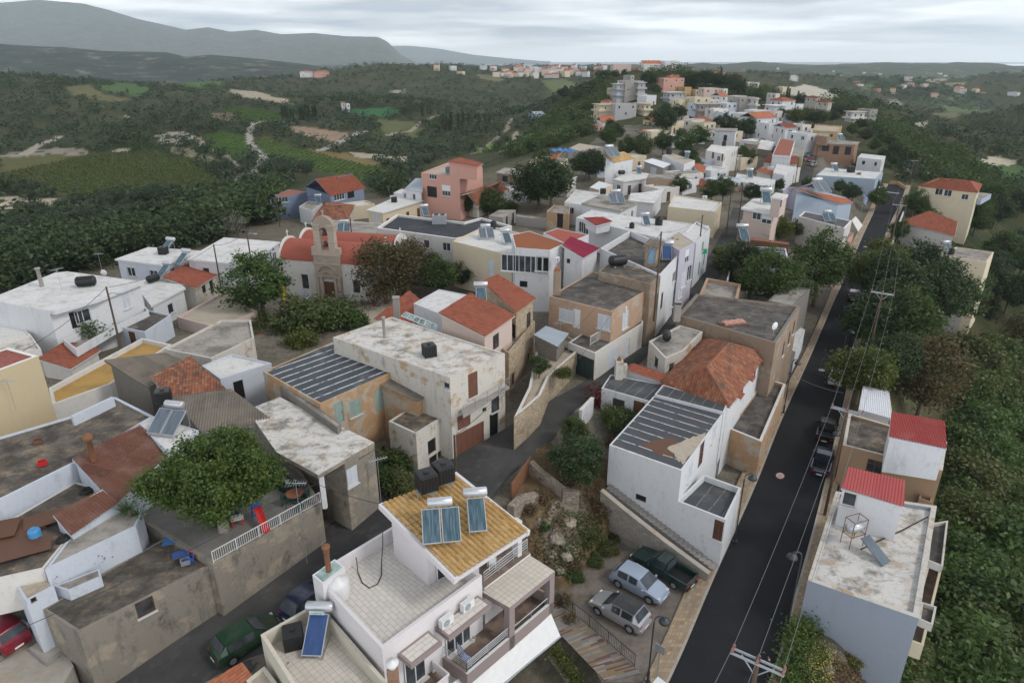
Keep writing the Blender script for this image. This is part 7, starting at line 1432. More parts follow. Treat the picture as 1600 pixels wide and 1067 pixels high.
nm = {'dec0': 'green village tree between the houses of the hill', 'dec1': 'dark village tree between the houses of the hill', 'dec2': 'mid green village tree between the houses of the hill', 'pine': 'broad dark pine on the crest of the hill village', 'brt': 'yellowish eucalyptus by the yellow house', 'rust': 'bare brownish tree on the hill'}
for k, x, y, h in MID: tr(k, x, y, h*.86, nm[k], group='trees of the hill village' if k != 'rust' else None)
for x, y, h in ((1160,152,26),(1228,160,22),(1232,158,18),(1245,162,18),(1126,121,14)): tr('cypress', x, y, h, 'dark cypress spire in the hill village', group='cypresses of the hill village')
# trees along the street and road
tr('dec2', 1272, 472, 98, 'tall green tree at the left road side', z=.6); tr('dec2', 1200, 490, 92, 'light crowned tree behind the sagging dark roof', z=3.5); tr('dec0', 1230, 485, 70, 'tree between street and road', z=2); tr('dec1', 1165, 445, 62, 'dark shrub tree at the street edge', z=4.5); tr('bush1', 1148, 425, 36, 'dark evergreen shrub by the street', z=4.8, cat='shrub'); tr('dec0', 1170, 470, 56, 'low tree over the ruin', z=4); tr('brt', 1214, 386, 48, 'narrow olive green tree below the pale pink house', z=3); tr('brt', 1248, 378, 34, 'small lemon tree beside the cream road house', z=3); tr('bush2', 1190, 365, 12, 'bright hedge by the pale pink house', z=5, cat='shrub'); tr('bush0', 1150, 395, 18, 'climbing green shrub at the street corner', z=5, cat='shrub'); tr('dec0', 1120, 405, 18, 'green vine on the white street house', z=5, cat='climber')
RT = [('dec1',1392,500,95,'dark green'),('brt',1352,470,78,'yellow green'),('brt',1375,445,70,'yellow green'),('dec1',1425,470,88,'dark green'),('dec1',1440,520,100,'dark green'),('dec2',1405,560,100,'mid green'),('dec1',1368,545,92,'dark green'),('dec0',1345,545,66,'mid green'),('brt',1335,632,88,'yellow green'),('dec1',1380,610,80,'dark green'),('dec0',1465,520,92,'mid green'),('dec1',1470,470,70,'dark green'),('dec2',1445,385,52,'mid green'),('dec2',1425,340,40,'mid green'),('dec0',1470,350,34,'mid green'),('dec1',1500,350,44,'dark green'),('dec0',1520,370,46,'mid green'),('dec1',1550,360,50,'dark green'),('dec2',1400,380,34,'mid green'),('dec0',1560,430,64,'mid green'),('dec1',1590,440,70,'dark green'),('dec1',1535,470,60,'dark green'),('dec1',1570,490,60,'dark green'),('dec2',1550,330,40,'mid green'),('dec1',1590,340,40,'dark green'),('dec0',1420,420,54,'mid green'),('brt',1412,452,60,'yellow green'),('dec1',1468,338,36,'dark green'),('dec0',1495,345,38,'mid green'),('dec2',1525,350,40,'mid green'),('dec1',1545,345,36,'dark green'),('dec2',1505,480,66,'mid green'),('dec1',1530,455,56,'dark green'),('dec0',1480,500,60,'mid green'),('dec1',1548,440,50,'dark green'),('dec0',1440,345,30,'mid green')]
for k, x, y, h, c in RT: tr(k, x, y, h, c+' tree in the wood right of the road', group='trees of the wood right of the road')
tr('rust', 1434, 648, 118, 'tall rusty olive green tree above the red roofs', z=-3.5); tr('rust', 1590, 560, 70, 'brownish tree on the slope at the right edge', group=None); tr('cypress', 1548, 500, 52, 'dark cypress below the concrete house')
# slope right of the houses: shrubs and feathery sumac, and the ground cover between them
rn = random.Random(11); slope = []
while len(slope) < 250:
    x, y = rn.uniform(1400, 1640), rn.uniform(560, 1110)
    if x < 1482+(max(0, 800-y)*-.12) and y > 640 or x < 1480 and y <= 700: continue
    if y > 780 and x < 1475-(y-800)*.12: continue
    slope.append((x, y))
for x, y in slope:
    k = rn.choice(['bush0', 'bush1', 'sumac', 'sumac', 'sumac', 'bush0']) if rn.random() > .06 else 'drybush'
    plant(k, G(x, y), {'bush0': 'leafy green shrub on the steep slope right of the houses', 'bush1': 'leafy green shrub on the steep slope right of the houses', 'sumac': 'feathery green sumac on the steep slope right of the houses', 'drybush': 'dry straw coloured shrub on the steep slope right of the houses'}[k], 'shrub', rn.uniform(.8, 1.6), None, 'shrubs on the slope right of the road')
def cover(name, polys, n, size, mat, z=.15, seed=3, hz=.35):
    rng = np.random.default_rng(seed); pts = []
    for poly in polys:
        w = [G(*p) for p in poly]; xs = [p.x for p in w]; ys = [p.y for p in w]; m = n//len(polys)
        x = rng.uniform(min(xs), max(xs), m*3); y = rng.uniform(min(ys), max(ys), m*3); k = inpoly(x, y, w); x, y = x[k][:m], y[k][:m]
        kk = fbm(x/1.5, y/1.5, 3, seed) > -.1; x, y = x[kk], y[kk]; pts.append(np.stack([x, y, np.array([gz(a, b) for a, b in zip(x, y)])+rng.random(len(x))*hz], 1))
    p = np.concatenate(pts); o = bpy.data.objects.new(name, mesh_quads(name, leaves(p, size, rng), [mat])); link(o); tag(o, kind='stuff'); return o
cover('ground_cover', [[(1470,640),(1600,540),(1700,700),(1700,1100),(1460,1080),(1440,1000),(1490,800)]], 26000, .3, 'lf_slope', hz=.6)
cover('ground_cover', [[(1270,990),(1330,1005),(1400,1060),(1300,1090),(1255,1080)]], 3500, .12, 'lf_dry', seed=5); cover('grass', [[(810,790),(850,745),(940,762),(962,835),(895,900),(845,905)]], 2600, .12, 'lf_dry', seed=6); cover('weeds', [[(845,830),(880,800),(960,830),(930,870),(890,910),(860,900)]], 1300, .12, 'lf_slope', seed=7); cover('weeds', [[(598,700),(640,740),(640,790),(605,770)]], 3000, .16, 'lf_mid', seed=8)
for i, (x, y, s) in enumerate(((925,845,.5),(948,862,.45),(960,840,.4),(930,880,.35),(850,825,.3),(900,905,.3))): plant('bush%d' % (i % 2), G(x, y), 'weedy green bush on the rocky bank above the parking place', 'shrub', s, None, 'bushes on the rocky bank')
for i, (x, y, s) in enumerate(((830,800,.5),(850,780,.5),(945,800,.6),(960,815,.5),(900,890,.5),(980,840,.5),(935,790,.5),(1010,855,.5),(1085,895,.4),(880,940,.5),(890,970,.4))): plant('drybush', G(x, y), 'dry brown grass tuft on the rocky bank', 'grass', s, None, 'dry tufts on the rocky bank')
for i, (x, y, s) in enumerate(((868,838,.7),(885,868,.55),(862,866,.5),(890,815,.6),(903,842,.4),(846,815,.6),(876,890,.4),(880,845,.45))):
    c = G(x, y); g2 = np.random.default_rng(i); mb = MB(); mb.grid([[c+Vector((s*math.sin(b)*math.cos(a)*(.75+.5*g2.random()), s*math.sin(b)*math.sin(a)*(.75+.5*g2.random()), s*.75*math.cos(b)*(.7+.6*g2.random())-.25*s)) for a in [2*math.pi*k/9 for k in range(9)]] for b in np.linspace(.05, 2.2, 6)], 0, True); tag(mb.build('rock', 'chalkrock'), 'pale rough rock outcrop in the dry bank above the parking place', 'rock', 'rocks of the dry bank')
for x, y, s in ((618,735,.9),(612,760,.7),(628,770,.8)): plant('bush0', G(x, y), 'dark weeds in the gap beside the plaster house', 'shrub', s, None, 'weeds in the gap')
hg = thing('hedge', 'thick bright green hedge below the road at the bottom right', 'hedge', G(1245,1010)); rng = np.random.default_rng(50); a, b = at(1256,975,.4), at(1232,1075,.2); tt = rng.random((9000, 1)); p = np.array(a)[None]*(1-tt)+np.array(b)[None]*tt+rng.normal(size=(9000, 3))*np.array([.55, .35, .45])-np.array(hg.location); link(bpy.data.objects.new('foliage', mesh_quads('foliage', leaves(p, .09, rng), ['lf_bright'])), hg); mb = MB(); mb.bar(a-UP*.9, b-UP*.9, .3, .5); mb.build('stems', 'bark', hg)
for x, y, s, l in ((1262,1040,.8,'pale yellow flowering shrub beside the hedge'),(1280,1025,.7,'yellow broom above the hedge'),(1330,1035,.6,'orange yellow flowers by the white wall'),(1270,1062,.9,'pale flowering shrub at the bottom edge')): plant('flower', G(x, y), l, 'shrub', s); plant('bush1', G(x, y+3), l.replace('shrub', 'bush')+' with green leaves', 'shrub', s*.5)
for x, y in ((1385,1030),(1400,1050),(1425,1020)): tr('sumac', x, y, 40, 'young tree of heaven shoot against the white wall', group='shoots at the white wall')
# bare tree, yucca, climbing green
bt = thing('bare_tree', 'pale leafless tree beyond the white long roof', 'tree', at(358,380,2.5)); mb = MB(); rng = np.random.default_rng(3); o = Vector(bt.location)
def twig(p, d, L, r, n):
    e = p+d*L; mb.tube([p, (p+e)/2+Vector(rng.normal(size=3))*L*.05, e], [r, r*.8, r*.55], 5, cap=False)
    if n: 
        for _ in range(3): twig(e, (d+Vector(rng.normal(size=3))*.38+UP*.12).normalized(), L*.72, r*.55, n-1)
for _ in range(7): twig(o, (UP+Vector(rng.normal(size=3))*.35).normalized(), 2.4, .11, 4)
mb.build('branches', 'barkpale', bt)
yu = thing('yucca', 'spiky green yucca beside the whitewashed wall', 'palm', at(212,838,6.0)); mb = MB()
for (dx, dy, h) in ((0, 0, 2.2), (-.5, .3, 1.8), (.4, .2, 1.5)):
    c = yu.location+Vector((dx, dy, h)); mb.tube([yu.location, c], [.14, .09], 6, 1)
    for i in range(60): dd = Vector(rng.normal(size=3)); dd.z = abs(dd.z)*.9-.2; dd.normalize(); e = c+dd*.85; s = dd.cross(UP).normalized()*.035; mb.face([c-s, c+s, e])
mb.build('leaves', ['lf_palm', 'bark'], yu)
cl = thing('balcony_plant', 'dark climbing plant hanging from the white villa balcony', 'plant', at(125,515,8)); p = np.random.default_rng(8).normal(size=(900, 3))*np.array([1.3, .4, .5]); link(bpy.data.objects.new('foliage', mesh_quads('foliage', leaves(p, .16, rng), ['lf_mid'])), cl)
# ------------------------------------------------------------------ far country: 300 single olive trees nearest the village, the rest as woods
def far_wood(name, pts, sizes, lf, seed, nq=34, leafr=.34):
    rng = np.random.default_rng(seed); T = []
    for k in range(4): T.append(leaves(crown_pts(rng, 1, 1, .8, 14, max(2, nq//14), .25, .75, .4), leafr, rng))
    out = []
    for i, (p, s) in enumerate(zip(pts, sizes)):
        a = rng.random()*6.28; c, sn = math.cos(a), math.sin(a); q = T[i % 4]; x = q[..., 0]*c-q[..., 1]*sn; y = q[..., 0]*sn+q[..., 1]*c; out.append(np.stack([x*s[0]+p[0], y*s[0]+p[1], q[..., 2]*s[1]+p[2]], -1))
    o = bpy.data.objects.new(name, mesh_quads(name, np.concatenate(out), [lf])); link(o); tag(o, kind='stuff'); return o
OPEN = [c[0] for c in COVER]+[c[0] for c in CHALK]
def in_px(x, y, polys):
    for P_ in polys:
        n = len(P_); ins = False
        for i in range(n):
            a, b = P_[i], P_[(i+1) % n]
            if (a[1] > y) != (b[1] > y) and x < (b[0]-a[0])*(y-a[1])/(b[1]-a[1])+a[0]: ins = not ins
        if ins: return True
    return False
def near_track(x, y):
    for pl, hw, _ in TRACKS:
        for a, b in zip(pl, pl[1:]):
            dx, dy = b[0]-a[0], b[1]-a[1]; t = min(max(((x-a[0])*dx+(y-a[1])*dy)/(dx*dx+dy*dy), 0), 1)
            if math.hypot(x-a[0]-t*dx, (y-a[1]-t*dy)*2) < 6: return True
    return False
rn = random.Random(21); near_ol = []; wood = []; ws = []; dark = []; ds = []; dn = []; dns = []
VEDGE = [(-200,540),(-200,480),(0,464),(60,444),(170,416),(240,400),(330,386),(360,366),(420,350),(425,312),(470,275),(560,262),(600,320),(650,270),(700,245),(760,240),(820,232),(860,215),(920,212),(920,160),(960,120),(1000,103),(1130,100),(1260,150),(1400,230),(1405,285),(1440,285),(1560,330),(1700,340),(1700,1200),(-200,1200)]
LOG0, LOG1 = math.log(105), math.log(3200)
tries = 0
while len(wood)+len(near_ol)+len(dark) < 9800 and tries < 60000:
    tries += 1; th = rn.uniform(R(-46), R(46)); r = math.exp(rn.uniform(LOG0, LOG1)); X = Vector((r*math.sin(th), r*math.cos(th), 0)); X.z = gz(X.x, X.y)
    z = X.y*cP-(X.z-CAM_H)*sP; px = CX+FPX*X.x/z; py = CY-FPX*(X.y*sP+(X.z-CAM_H)*cP)/z
    if py > 520 or in_px(px, py, [VEDGE]) or px < -120 or px > 1720: continue
    if in_px(px, py-1, OPEN) or near_track(px, py): 
        continue
    nn = fbm(np.array([X.x/90]), np.array([X.y/90]), 3, 33)[0]
    s = rn.uniform(1.7, 2.9)*(1 if r < 900 else 1+(r-900)/1400)
    if nn > .2 and r < 420: dn.append(X); dns.append((s*1.2, s*1.3))
    elif nn > .12: dark.append(X); ds.append((s*1.25, s*1.35))
    elif nn < -.24 and rn.random() < .7: continue
    else:
        if r < 330 and rn.random() < .3: continue
        if r < 330 and len(near_ol) < 300: near_ol.append((X, s))
        else: wood.append(X); ws.append((s, s*.95))
near_ol.sort(key=lambda a: a[0].length)
for i, (X, s) in enumerate(near_ol): plant('olive' if i % 2 else 'olive2', X, 'grey green olive tree on the valley side left of the village', 'tree', s/2.4, None, 'olive trees of the valley')
far_wood('far_olive_groves', wood, ws, 'lf_olive', 61); far_wood('far_woods', dark, ds, 'lf_dark', 62, 60, .24); far_wood('near_woods', dn, dns, 'lf_dark', 65, 190, .13)
hw = []; hs = []
for poly, n in (([(790,250),(850,195),(890,155),(950,122),(962,150),(925,180),(925,212),(870,228),(810,245)], 420), ([(1270,165),(1330,180),(1400,230),(1420,262),(1445,285),(1570,335),(1600,330),(1500,245),(1440,225),(1380,185),(1310,158)], 520), ([(990,112),(1130,112),(1200,145),(1260,165),(1180,160),(1100,150)], 120), ([(380,300),(440,290),(460,320),(420,340),(330,372),(300,372)], 90)):
    xs, ys = [p[0] for p in poly], [p[1] for p in poly]; k = 0
    while k < n:
        x, y = rn.uniform(min(xs), max(xs)), rn.uniform(min(ys), max(ys))
        if in_px(x, y, [poly]): hw.append(G(x, y)); q = rn.uniform(1.6, 3.4); hs.append((q, q*1.1)); k += 1
rv = [p for p in RV if depth(p) < 2000]; rv = [rn.choice(rv)+Vector((rn.uniform(-9, 9), rn.uniform(-9, 9), -.6)) for _ in range(3600)]; far_wood('ridge_scrub', rv, [(2.6+depth(p)/900, 2.8+depth(p)/1000) for p in rv], 'lf_olive', 67, 40, .3)
far_wood('hillside_scrub', hw, hs, 'lf_mid', 66, 150, .15)
# vines in rows
vp = []; a0, a1 = G(0, 292), G(330, 292); d = (a1-a0); d.z = 0; d.normalize(); nrm = Vector((-d.y, d.x, 0)); w = [G(*p) for p in COVER[0][0]]
for i in range(-10, 70):
    for k in range(-10, 120):
        q = a0+d*(k*2.1)+nrm*(i*2.4-20); 
        if inpoly(np.array([q.x]), np.array([q.y]), w)[0]: q.z = gz(q.x, q.y)-.1; vp.append(q)
far_wood('vineyard', vp, [(.85, .8)]*len(vp), 'lf_vine', 63, 22, .4)
vp = []
for poly in (COVER[1][0], COVER[2][0], COVER[5][0]):
    w = [G(*p) for p in poly]; xs = [p.x for p in w]; ys = [p.y for p in w]; x = min(xs)
    while x < max(xs):
        y = min(ys)
        while y < max(ys):
            if inpoly(np.array([x]), np.array([y]), w)[0]: vp.append(Vector((x, y, gz(x, y)-.1)))
            y += 3.4
        x += 2.6
far_wood('crop_rows', vp, [(.8, .6)]*len(vp), 'lf_bright', 64, 18, .4)
CYP = [(442,188,20),(446,188,22),(450,188,20),(455,188,18),(459,188,17),(470,188,20),(474,188,22),(479,188,24),(484,188,22),(490,188,20),(494,188,24),(660,182,20),(692,205,20),(698,205,24),(705,203,26),(716,202,22),(724,200,24),(732,198,20),(748,196,18),(758,196,16),(765,194,14),(640,175,12),(703,170,10),(120,134,12),(108,134,12),(95,134,12),(16,118,10),(200,148,10),(1412,258,18)]
for x, y, h in CYP: tr('cypress', x, y, h, 'dark cypress standing in the valley', group='cypresses of the valley')
# ------------------------------------------------------------------ vehicles
HATCH = [(-2.0,.3,.66,.62,.62,.0),(-1.95,.26,.78,.86,.86,0),(-1.78,.25,.83,.95,.95,0),(-1.42,.24,.85,.95,1.44,.66),(-.5,.24,.87,.94,1.5,.68),(.25,.24,.87,.93,1.43,.66),(1.0,.24,.85,.9,.92,.0),(1.5,.26,.82,.8,.82,0),(1.86,.3,.74,.66,.66,0),(1.98,.34,.6,.5,.5,0)]
CAB = [(-.75,.4,.82,.95,.95,.0),(-.7,.4,.84,.98,1.6,.62),(.15,.4,.84,.98,1.62,.62),(.85,.4,.84,.98,1.0,0),(1.6,.42,.82,.9,.93,0),(2.2,.45,.78,.78,.78,0),(2.4,.48,.66,.55,.55,0)]
def car(kind, loc, rz, col, label, roof=None, group=None, sc=1.0, text=None, cat='car'):
    pu = kind == 'pickup'; t = thing('pickup_truck' if pu else 'parked_car', label, cat, loc, rz, group, True); t.scale = (sc,)*3; ST = CAB if pu else HATCH; mb = MB(); gl = {}
    def sec(s):
        x, zl, wb, zb, zr, wr = s
        cab = zr-zb > .1; wr_ = wr if cab else wb*.72; zt = zr if cab else zb+.02
        return [(x, -wb*.93, zl), (x, -wb, (zl+zb)/2), (x, -wb*.97, zb), (x, -wr_, zt), (x, 0, zt+.035), (x, wr_, zt), (x, wb*.97, zb), (x, wb, (zl+zb)/2), (x, wb*.93, zl)]
    rows = [sec(s) for s in ST]; mb.grid(rows); mb.face(rows[0]); mb.face(rows[-1][::-1])
    mb.face([rows[0][0], rows[0][-1], rows[-1][-1], rows[-1][0]])
    if pu:
        for s in (-1, 1): mb.box((-1.65, s*.8, .75), (.92, .05, .25))
        mb.box((-2.54, 0, .75), (.04, .8, .25)); mb.box((-1.65, 0, .5), (.92, .76, .04))
    body = mb.build('body', 'p_'+col, t, True); body.data.set_sharp_from_angle(angle=R(28))
    def glass_quad(name, q, k=.86, o=.015):
        q = [Vector(p) for p in q]; c = sum(q, Vector())/len(q); N = (q[1]-q[0]).cross(q[2]-q[0]).normalized(); N = N if N.dot(c-Vector((c.x*.6, 0, .7))) > 0 else -N; g = MB(); g.face([c+(p-c)*k+N*o for p in q]); g.build(name, 'glass', t)
    ca = [i for i, s in enumerate(ST) if s[4]-s[3] > .1]
    for i in ca[:-1]:
        for a, b in ((2, 3), (6, 5)): glass_quad('side_window', [rows[i][a], rows[i+1][a], rows[i+1][b], rows[i][b]], .84)
    i, j = ca[-1], ca[-1]+1; glass_quad('windscreen', [rows[j][2], rows[j][6], rows[i][5], rows[i][3]], .88, .06)
    i, j = ca[0], ca[0]-1; glass_quad('rear_window', [rows[j][2], rows[j][6], rows[i][5], rows[i][3]], .86, .06)
    if roof:
        r = MB(); r.grid([[(x, y, z+.012) for x, y, z in rows[i][3:6]] for i in ca]); r.build('roof', 'p_'+roof, t, True)
    for x in ((-1.55, 1.55) if pu else (-1.25, 1.22)):
        for s in (-1, 1):
            w = MB(); n = 18; w.grid([[Vector((x+q*math.cos(a), s*(.78+o), .31+q*math.sin(a))) for a in [2*math.pi*k/n for k in range(n)]] for q, o in ((0, -.1), (.31, -.1), (.31, .07), (.21, .085))], 0, True); o = w.build('wheel', 'rubber', t, False); m = MB(); m.grid([[Vector((x+q*math.cos(a), s*(.86+oo), .31+q*math.sin(a))) for a in [2*math.pi*k/10 for k in range(10)]] for q, oo in ((.21, 0), (.17, .012), (.06, .0), (0, .01))], 0, True); m.build('rim', 'galv', o)
            e = MB(); e.grid([[Vector((x+q*math.cos(a), s*.862, .33+q*math.sin(a))) for a in np.linspace(0, math.pi, 12)] for q in (.31, .385)]); e.build('wheel_arch', 'black', t)
    xf, xr = ST[-1][0], (-2.56 if pu else ST[0][0])
    for s in (-1, 1):
        for nm_, x, z, m in (('headlight', xf-.13, .62, 'lamp_clear'), ('tail_light', xr+(.0 if pu else .06), .72, 'lamp_red')): b = MB(); b.box((x, s*(.62 if pu else .6), z), (.08 if x > 0 else .05, .12, .08)); b.build(nm_, m, t)
        b = MB(); b.box((.75 if not pu else .6, s*.95, .98), (.06, .09, .06)); b.build('mirror', 'p_'+col, t)
    for x in (xf-.02, xr+.0): b = MB(); b.box((x, 0, .4), (.07, .7, .1)); b.build('bumper', 'black' if pu else 'p_'+col, t); b = MB(); b.box((x+(.075 if x > 0 else -.075), 0, .45), (.008, .25, .06)); b.build('number_plate', 'paintwhite', t)
    if pu: b = MB(); b.box((-1.65, 0, .56), (.88, .72, .02)); b.build('bed_floor', 'black', t)
    if text: o = lettering(text, (xr-.03, 0, .78), .26, 'paintwhite', R(-90), 'tailgate_lettering', R(90)); o.parent = t
    return t
def heading(p, q): d = q-p; return math.atan2(d.y, d.x)
def carpx(kind, rear, front, z, *a, **k):
    r, f = at(*rear, z), at(*front, z); return car(kind, (r+f)/2, heading(r, f), *a, **k)
carpx('hatch', (1000,981), (936,945), .02, 'silver', 'grey hatchback with black roof in the parking place', roof='carblack'); carpx('hatch', (966,903), (1032,938), .02, 'lightblue', 'pale blue hatchback parked in the middle of the parking place'); carpx('pickup', (1074,918), (994,872), .02, 'pickgreen', 'dark green pickup truck parked below the brick wall', sc=.98, cat='pickup')
carpx('hatch', (349,1030), (425,985), 1.5, 'green', 'metallic green car parked in the alley below the wall', sc=1.04); carpx('hatch', (46,1026), (-36,970), 2.42, 'red', 'dark red car at the left edge'); carpx('hatch', (462,965), (512,925), 2.2, 'navy', 'dark blue car in the alley half hidden by the terrace house')
carpx('pickup', (1277,752), (1291,703), .01, 'navy', 'dark blue pickup truck with white tailgate lettering at the road edge', text='TOYOTA', cat='pickup', sc=.95); carpx('pickup', (1285,700), (1296,656), .01, 'carblack', 'black pickup truck with roll bar parked on the road edge', cat='pickup', sc=.95)
carpx('hatch', (1303,608), (1309,582), .01, 'carwhite', 'silver white car half under the trees at the road edge'); carpx('hatch', (1331,476), (1336,458), .01, 'carblack', 'black car parked under the trees on the road'); carpx('hatch', (1333,500), (1337,484), .01, 'navy', 'blue car parked under the trees on the road'); carpx('hatch', (1318,409), (1325,397), .02, 'carblack', 'dark car on the pavement before the cream road house')
carpx('hatch', (1261,249), (1263,241), 4.3, 'teal', 'dark teal car parked up the back street'); carpx('hatch', (1264,256), (1267,249), 4.2, 'red', 'red car parked up the back street'); carpx('hatch', (1269,263), (1273,256), 4.0, 'silver', 'grey car parked up the back street')
# ------------------------------------------------------------------ stairs, walls, path
def swall(name, label, top, zb, w, mat, cap=None, cat='wall', group=None):
    """a wall with a sloping top: top = pixels with height"""
    P_ = [at(*p) for p in top]; t = thing(name, label, cat, (P_[0].x, P_[0].y, zb), 0, group); mb = MB(); cb = MB()
    for a, b in zip(P_, P_[1:]):
        d = b-a; d.z = 0; L = d.length; d.normalize(); n = Vector((-d.y, d.x, 0))*(w/2); lo = lambda p: Vector((p.x, p.y, zb))
        for s in (1, -1): mb.face([lo(a)+n*s, lo(b)+n*s, b+n*s, a+n*s], 0, [(0, zb), (L, zb), (L, b.z), (0, a.z)])
        mb.face([a+n, b+n, b-n, a-n]); mb.face([lo(a)+n, lo(a)-n, a-n, a+n]); mb.face([lo(b)+n, lo(b)-n, b-n, b+n])
        if cap: cb.bar(a+UP*.05, b+UP*.05, w+.1, .1)
    mb.build('masonry', mat, t)
    if cap: cb.build('coping', cap, t)
    return t
swall('block_wall', 'sloping grey block wall beside the stairs above the pickup', [(940,766,3.9),(975,795,3.1),(1040,846,1.9),(1108,896,.7)], -.5, .3, 'blockwall', 'concrete')
st = thing('outdoor_stairs', 'worn outdoor stairs along the white house between block wall and house', 'stairs', at(1110,884,0)); mb = MB(); a, b = at(953,757,3.5), at(1119,884,.15); d = b-a; d.z = 0; L = d.length; d.normalize(); n = Vector((-d.y, d.x, 0)); N_ = 24
for i in range(N_): c = a+d*(L*(i+.5)/N_); z = 3.5-3.35*i/N_; mb.box((c.x, c.y, (z-.6)/2), (L/N_/2+.005, .62, (z+.6)/2), (d, n, UP))
mb.build('steps', 'grey', st); 
mb = MB(); l, r = [at(*p) for p in ((838,962,-.2),(880,1010,-.7),(945,1090,-1.3))], [at(*p) for p in ((868,944,-.1),(920,990,-.55),(1000,1072,-1.1))]; s = 0; rows = []; uv = []
for i in range(2):
    for k in range(9): t = k/8; p, q = l[i].lerp(l[i+1], t), r[i].lerp(r[i+1], t); p.z = q.z = max(gz(p.x, p.y), gz(q.x, q.y))+.1; rows.append([p, q]); uv.append([(s, 0), (s, (q-p).length)]); s += (l[i+1]-l[i]).length/8
mb.grid(rows, 0, uvs=uv); mb.grid([[p[1], p[1]-UP*.6] for p in rows]); tag(mb.build('path', 'slatpath'), kind='structure')
t = thing('iron_fence', 'dark iron railing along the coloured path', 'fence', r[0]); railing(t, [p[1] for p in rows[::4]], 1.0, 'darkmetal', 'railing', verts=True)
hg = thing('planter_hedge', 'yellowish hedge in a planter beside the coloured path', 'hedge', at(900,1030,-1)); rg = np.random.default_rng(4); a, b = at(862,1010,-.2), at(910,1075,-.9); tt = rg.random((2600, 1)); q = np.array(a)*(1-tt)+np.array(b)*tt+rg.normal(size=(2600, 3))*.22-np.array(hg.location); link(bpy.data.objects.new('foliage', mesh_quads('foliage', leaves(q, .08, rg), ['lf_yellow'])), hg); mb = MB(); mb.bar(a-UP*.5, b-UP*.5, .5, .7); mb.build('planter', 'concrete', hg)
swall('ruined_wall', 'crumbling rubble wall beside the street above the bank', [(830,720,5.0),(845,735,4.6),(880,762,4.2),(905,770,3.9)], 2, .5, 'rubble'); swall('ruined_wall', 'broken stone wall end by the dry bank', [(798,790,4.6),(815,775,4.4),(838,770,4.0)], 1.5, .6, 'rubble')
swall('board_gate', 'rusty brown board gate at the ruin by the street', [(799,757,5.2),(829,713,5.2)], 3.2, .12, 'rust', None, 'gate'); swall('yard_wall', 'white courtyard wall with brown gate posts beside the street', [(907,642,6.2),(926,622,6.2)], 3.5, .25, 'white', 'offwhite'); swall('yard_wall', 'low white yard wall behind the street shop houses', [(1136,440,6.1),(1141,418,6.1)], 4, .2, 'white')
swall('terrace_wall', 'white parapet wall between the dark roof and the yellow house', [(112,650,9.6),(176,620,9.6)], 6, .25, 'bluewhite'); swall('road_wall', 'low pale wall along the right edge of the far road', [(1372,440,.9),(1392,385,.9),(1412,330,.9)], -2, .3, 'offwhite'); swall('road_barrier', 'ochre guard wall on the outside of the road bend', [(1391,283,.9),(1404,284,.9),(1416,292,.9)], -1, .3, 'ochrewall')
# ------------------------------------------------------------------ poles, lamps, wires
def height_to(b, topy): y = (CY-topy)/FPX; return CAM_H+b.y*(y*cP-sP)/(cP+y*sP)-b.z
def pole(base, topy, label, z=None, arm=None, mat='pole', r=.13, h=None, rz=0.0, hook=False):
    b = at(*base, z) if z is not None else G(*base); h = h or height_to(b, topy); t = thing('utility_pole', label, 'utility pole', b); mb = MB(); mb.tube([b-UP*.5, b+UP*h], [r, r*.75], 8); mb.build('shaft', mat, t); tops = []
    if arm:
        d = Vector((math.cos(rz), math.sin(rz), 0)); n = Vector((-d.y, d.x, 0)); c = b+UP*(h-.25); mb = MB()
        for s in (-1, 1): mb.bar(c-d*arm/2+n*s*.14, c+d*arm/2+n*s*.14, .07, .09)
        mb.bar(c-UP*.8, c+d*arm*.3, .04); mb.bar(c-UP*.8, c-d*arm*.3, .04); mb.build('crossarm', 'galv', t)
        for k in (-1, 0, 1):
            p = c+d*k*arm*.47
            for s in (-1, 1): i = MB(); i.lathe([(.05, .05), (.07, .1), (.05, .16), (.07, .2), (.04, .27), (0, .3)], p+n*s*.14, 10); i.build('insulator', 'insul', t)
            tops.append(p+UP*.3)
    else: tops = [b+UP*(h-.1)]
    if hook: mb = MB(); c = b+UP*h*.86; mb.tube([c, c+Vector((.5, -.2, .3)), c+Vector((1.1, -.4, .3))], .04, 5); mb.box(c+Vector((1.25, -.45, .27)), (.22, .09, .06)); mb.build('street_light', 'galv', t)
    return tops
rr = R(-33)
def pole_at(b, h, label, arm, rz):
    global G; g0 = G; G = lambda *_: Vector((b.x, b.y, 0)); o = pole((0, 0), 0, label, None, arm, h=h, rz=rz); G = g0; return o
T3 = pole_at(at(1184,1032,11.7), 11.9, 'near wooden pole with double steel crossarm at the bottom right', 2.2, rr)
T2 = pole((1288,806), 637, 'brown wooden pole with steel crossarm at the tan house', 0, 2.3, rz=rr); T1 = pole((1348,598), 455, 'tall brown wooden pole with crossarm in front of the tree wood', 0, 2.3, rz=rr); T0 = pole((1391,386), 350, 'wooden pole with crossarm farther along the road', 0, 2.4, rz=rr, h=8.5)
T00 = pole((1420,292), 250, 'wooden pole near the road bend, first of two', -.5, 2.0, rz=rr); T01 = pole((1430,282), 240, 'wooden pole near the road bend, second of two', -1, None)
def wire(a, b, sag, label, mat='wirelight', r=.011, group=None):
    mb = MB(); a, b = Vector(a), Vector(b); mb.tube([a.lerp(b, k/14)-UP*sag*4*(k/14)*(1-k/14) for k in range(15)], r, 4); return tag(mb.build('power_line', mat), label, 'power line', group)
GW = 'wires of the road side power line'
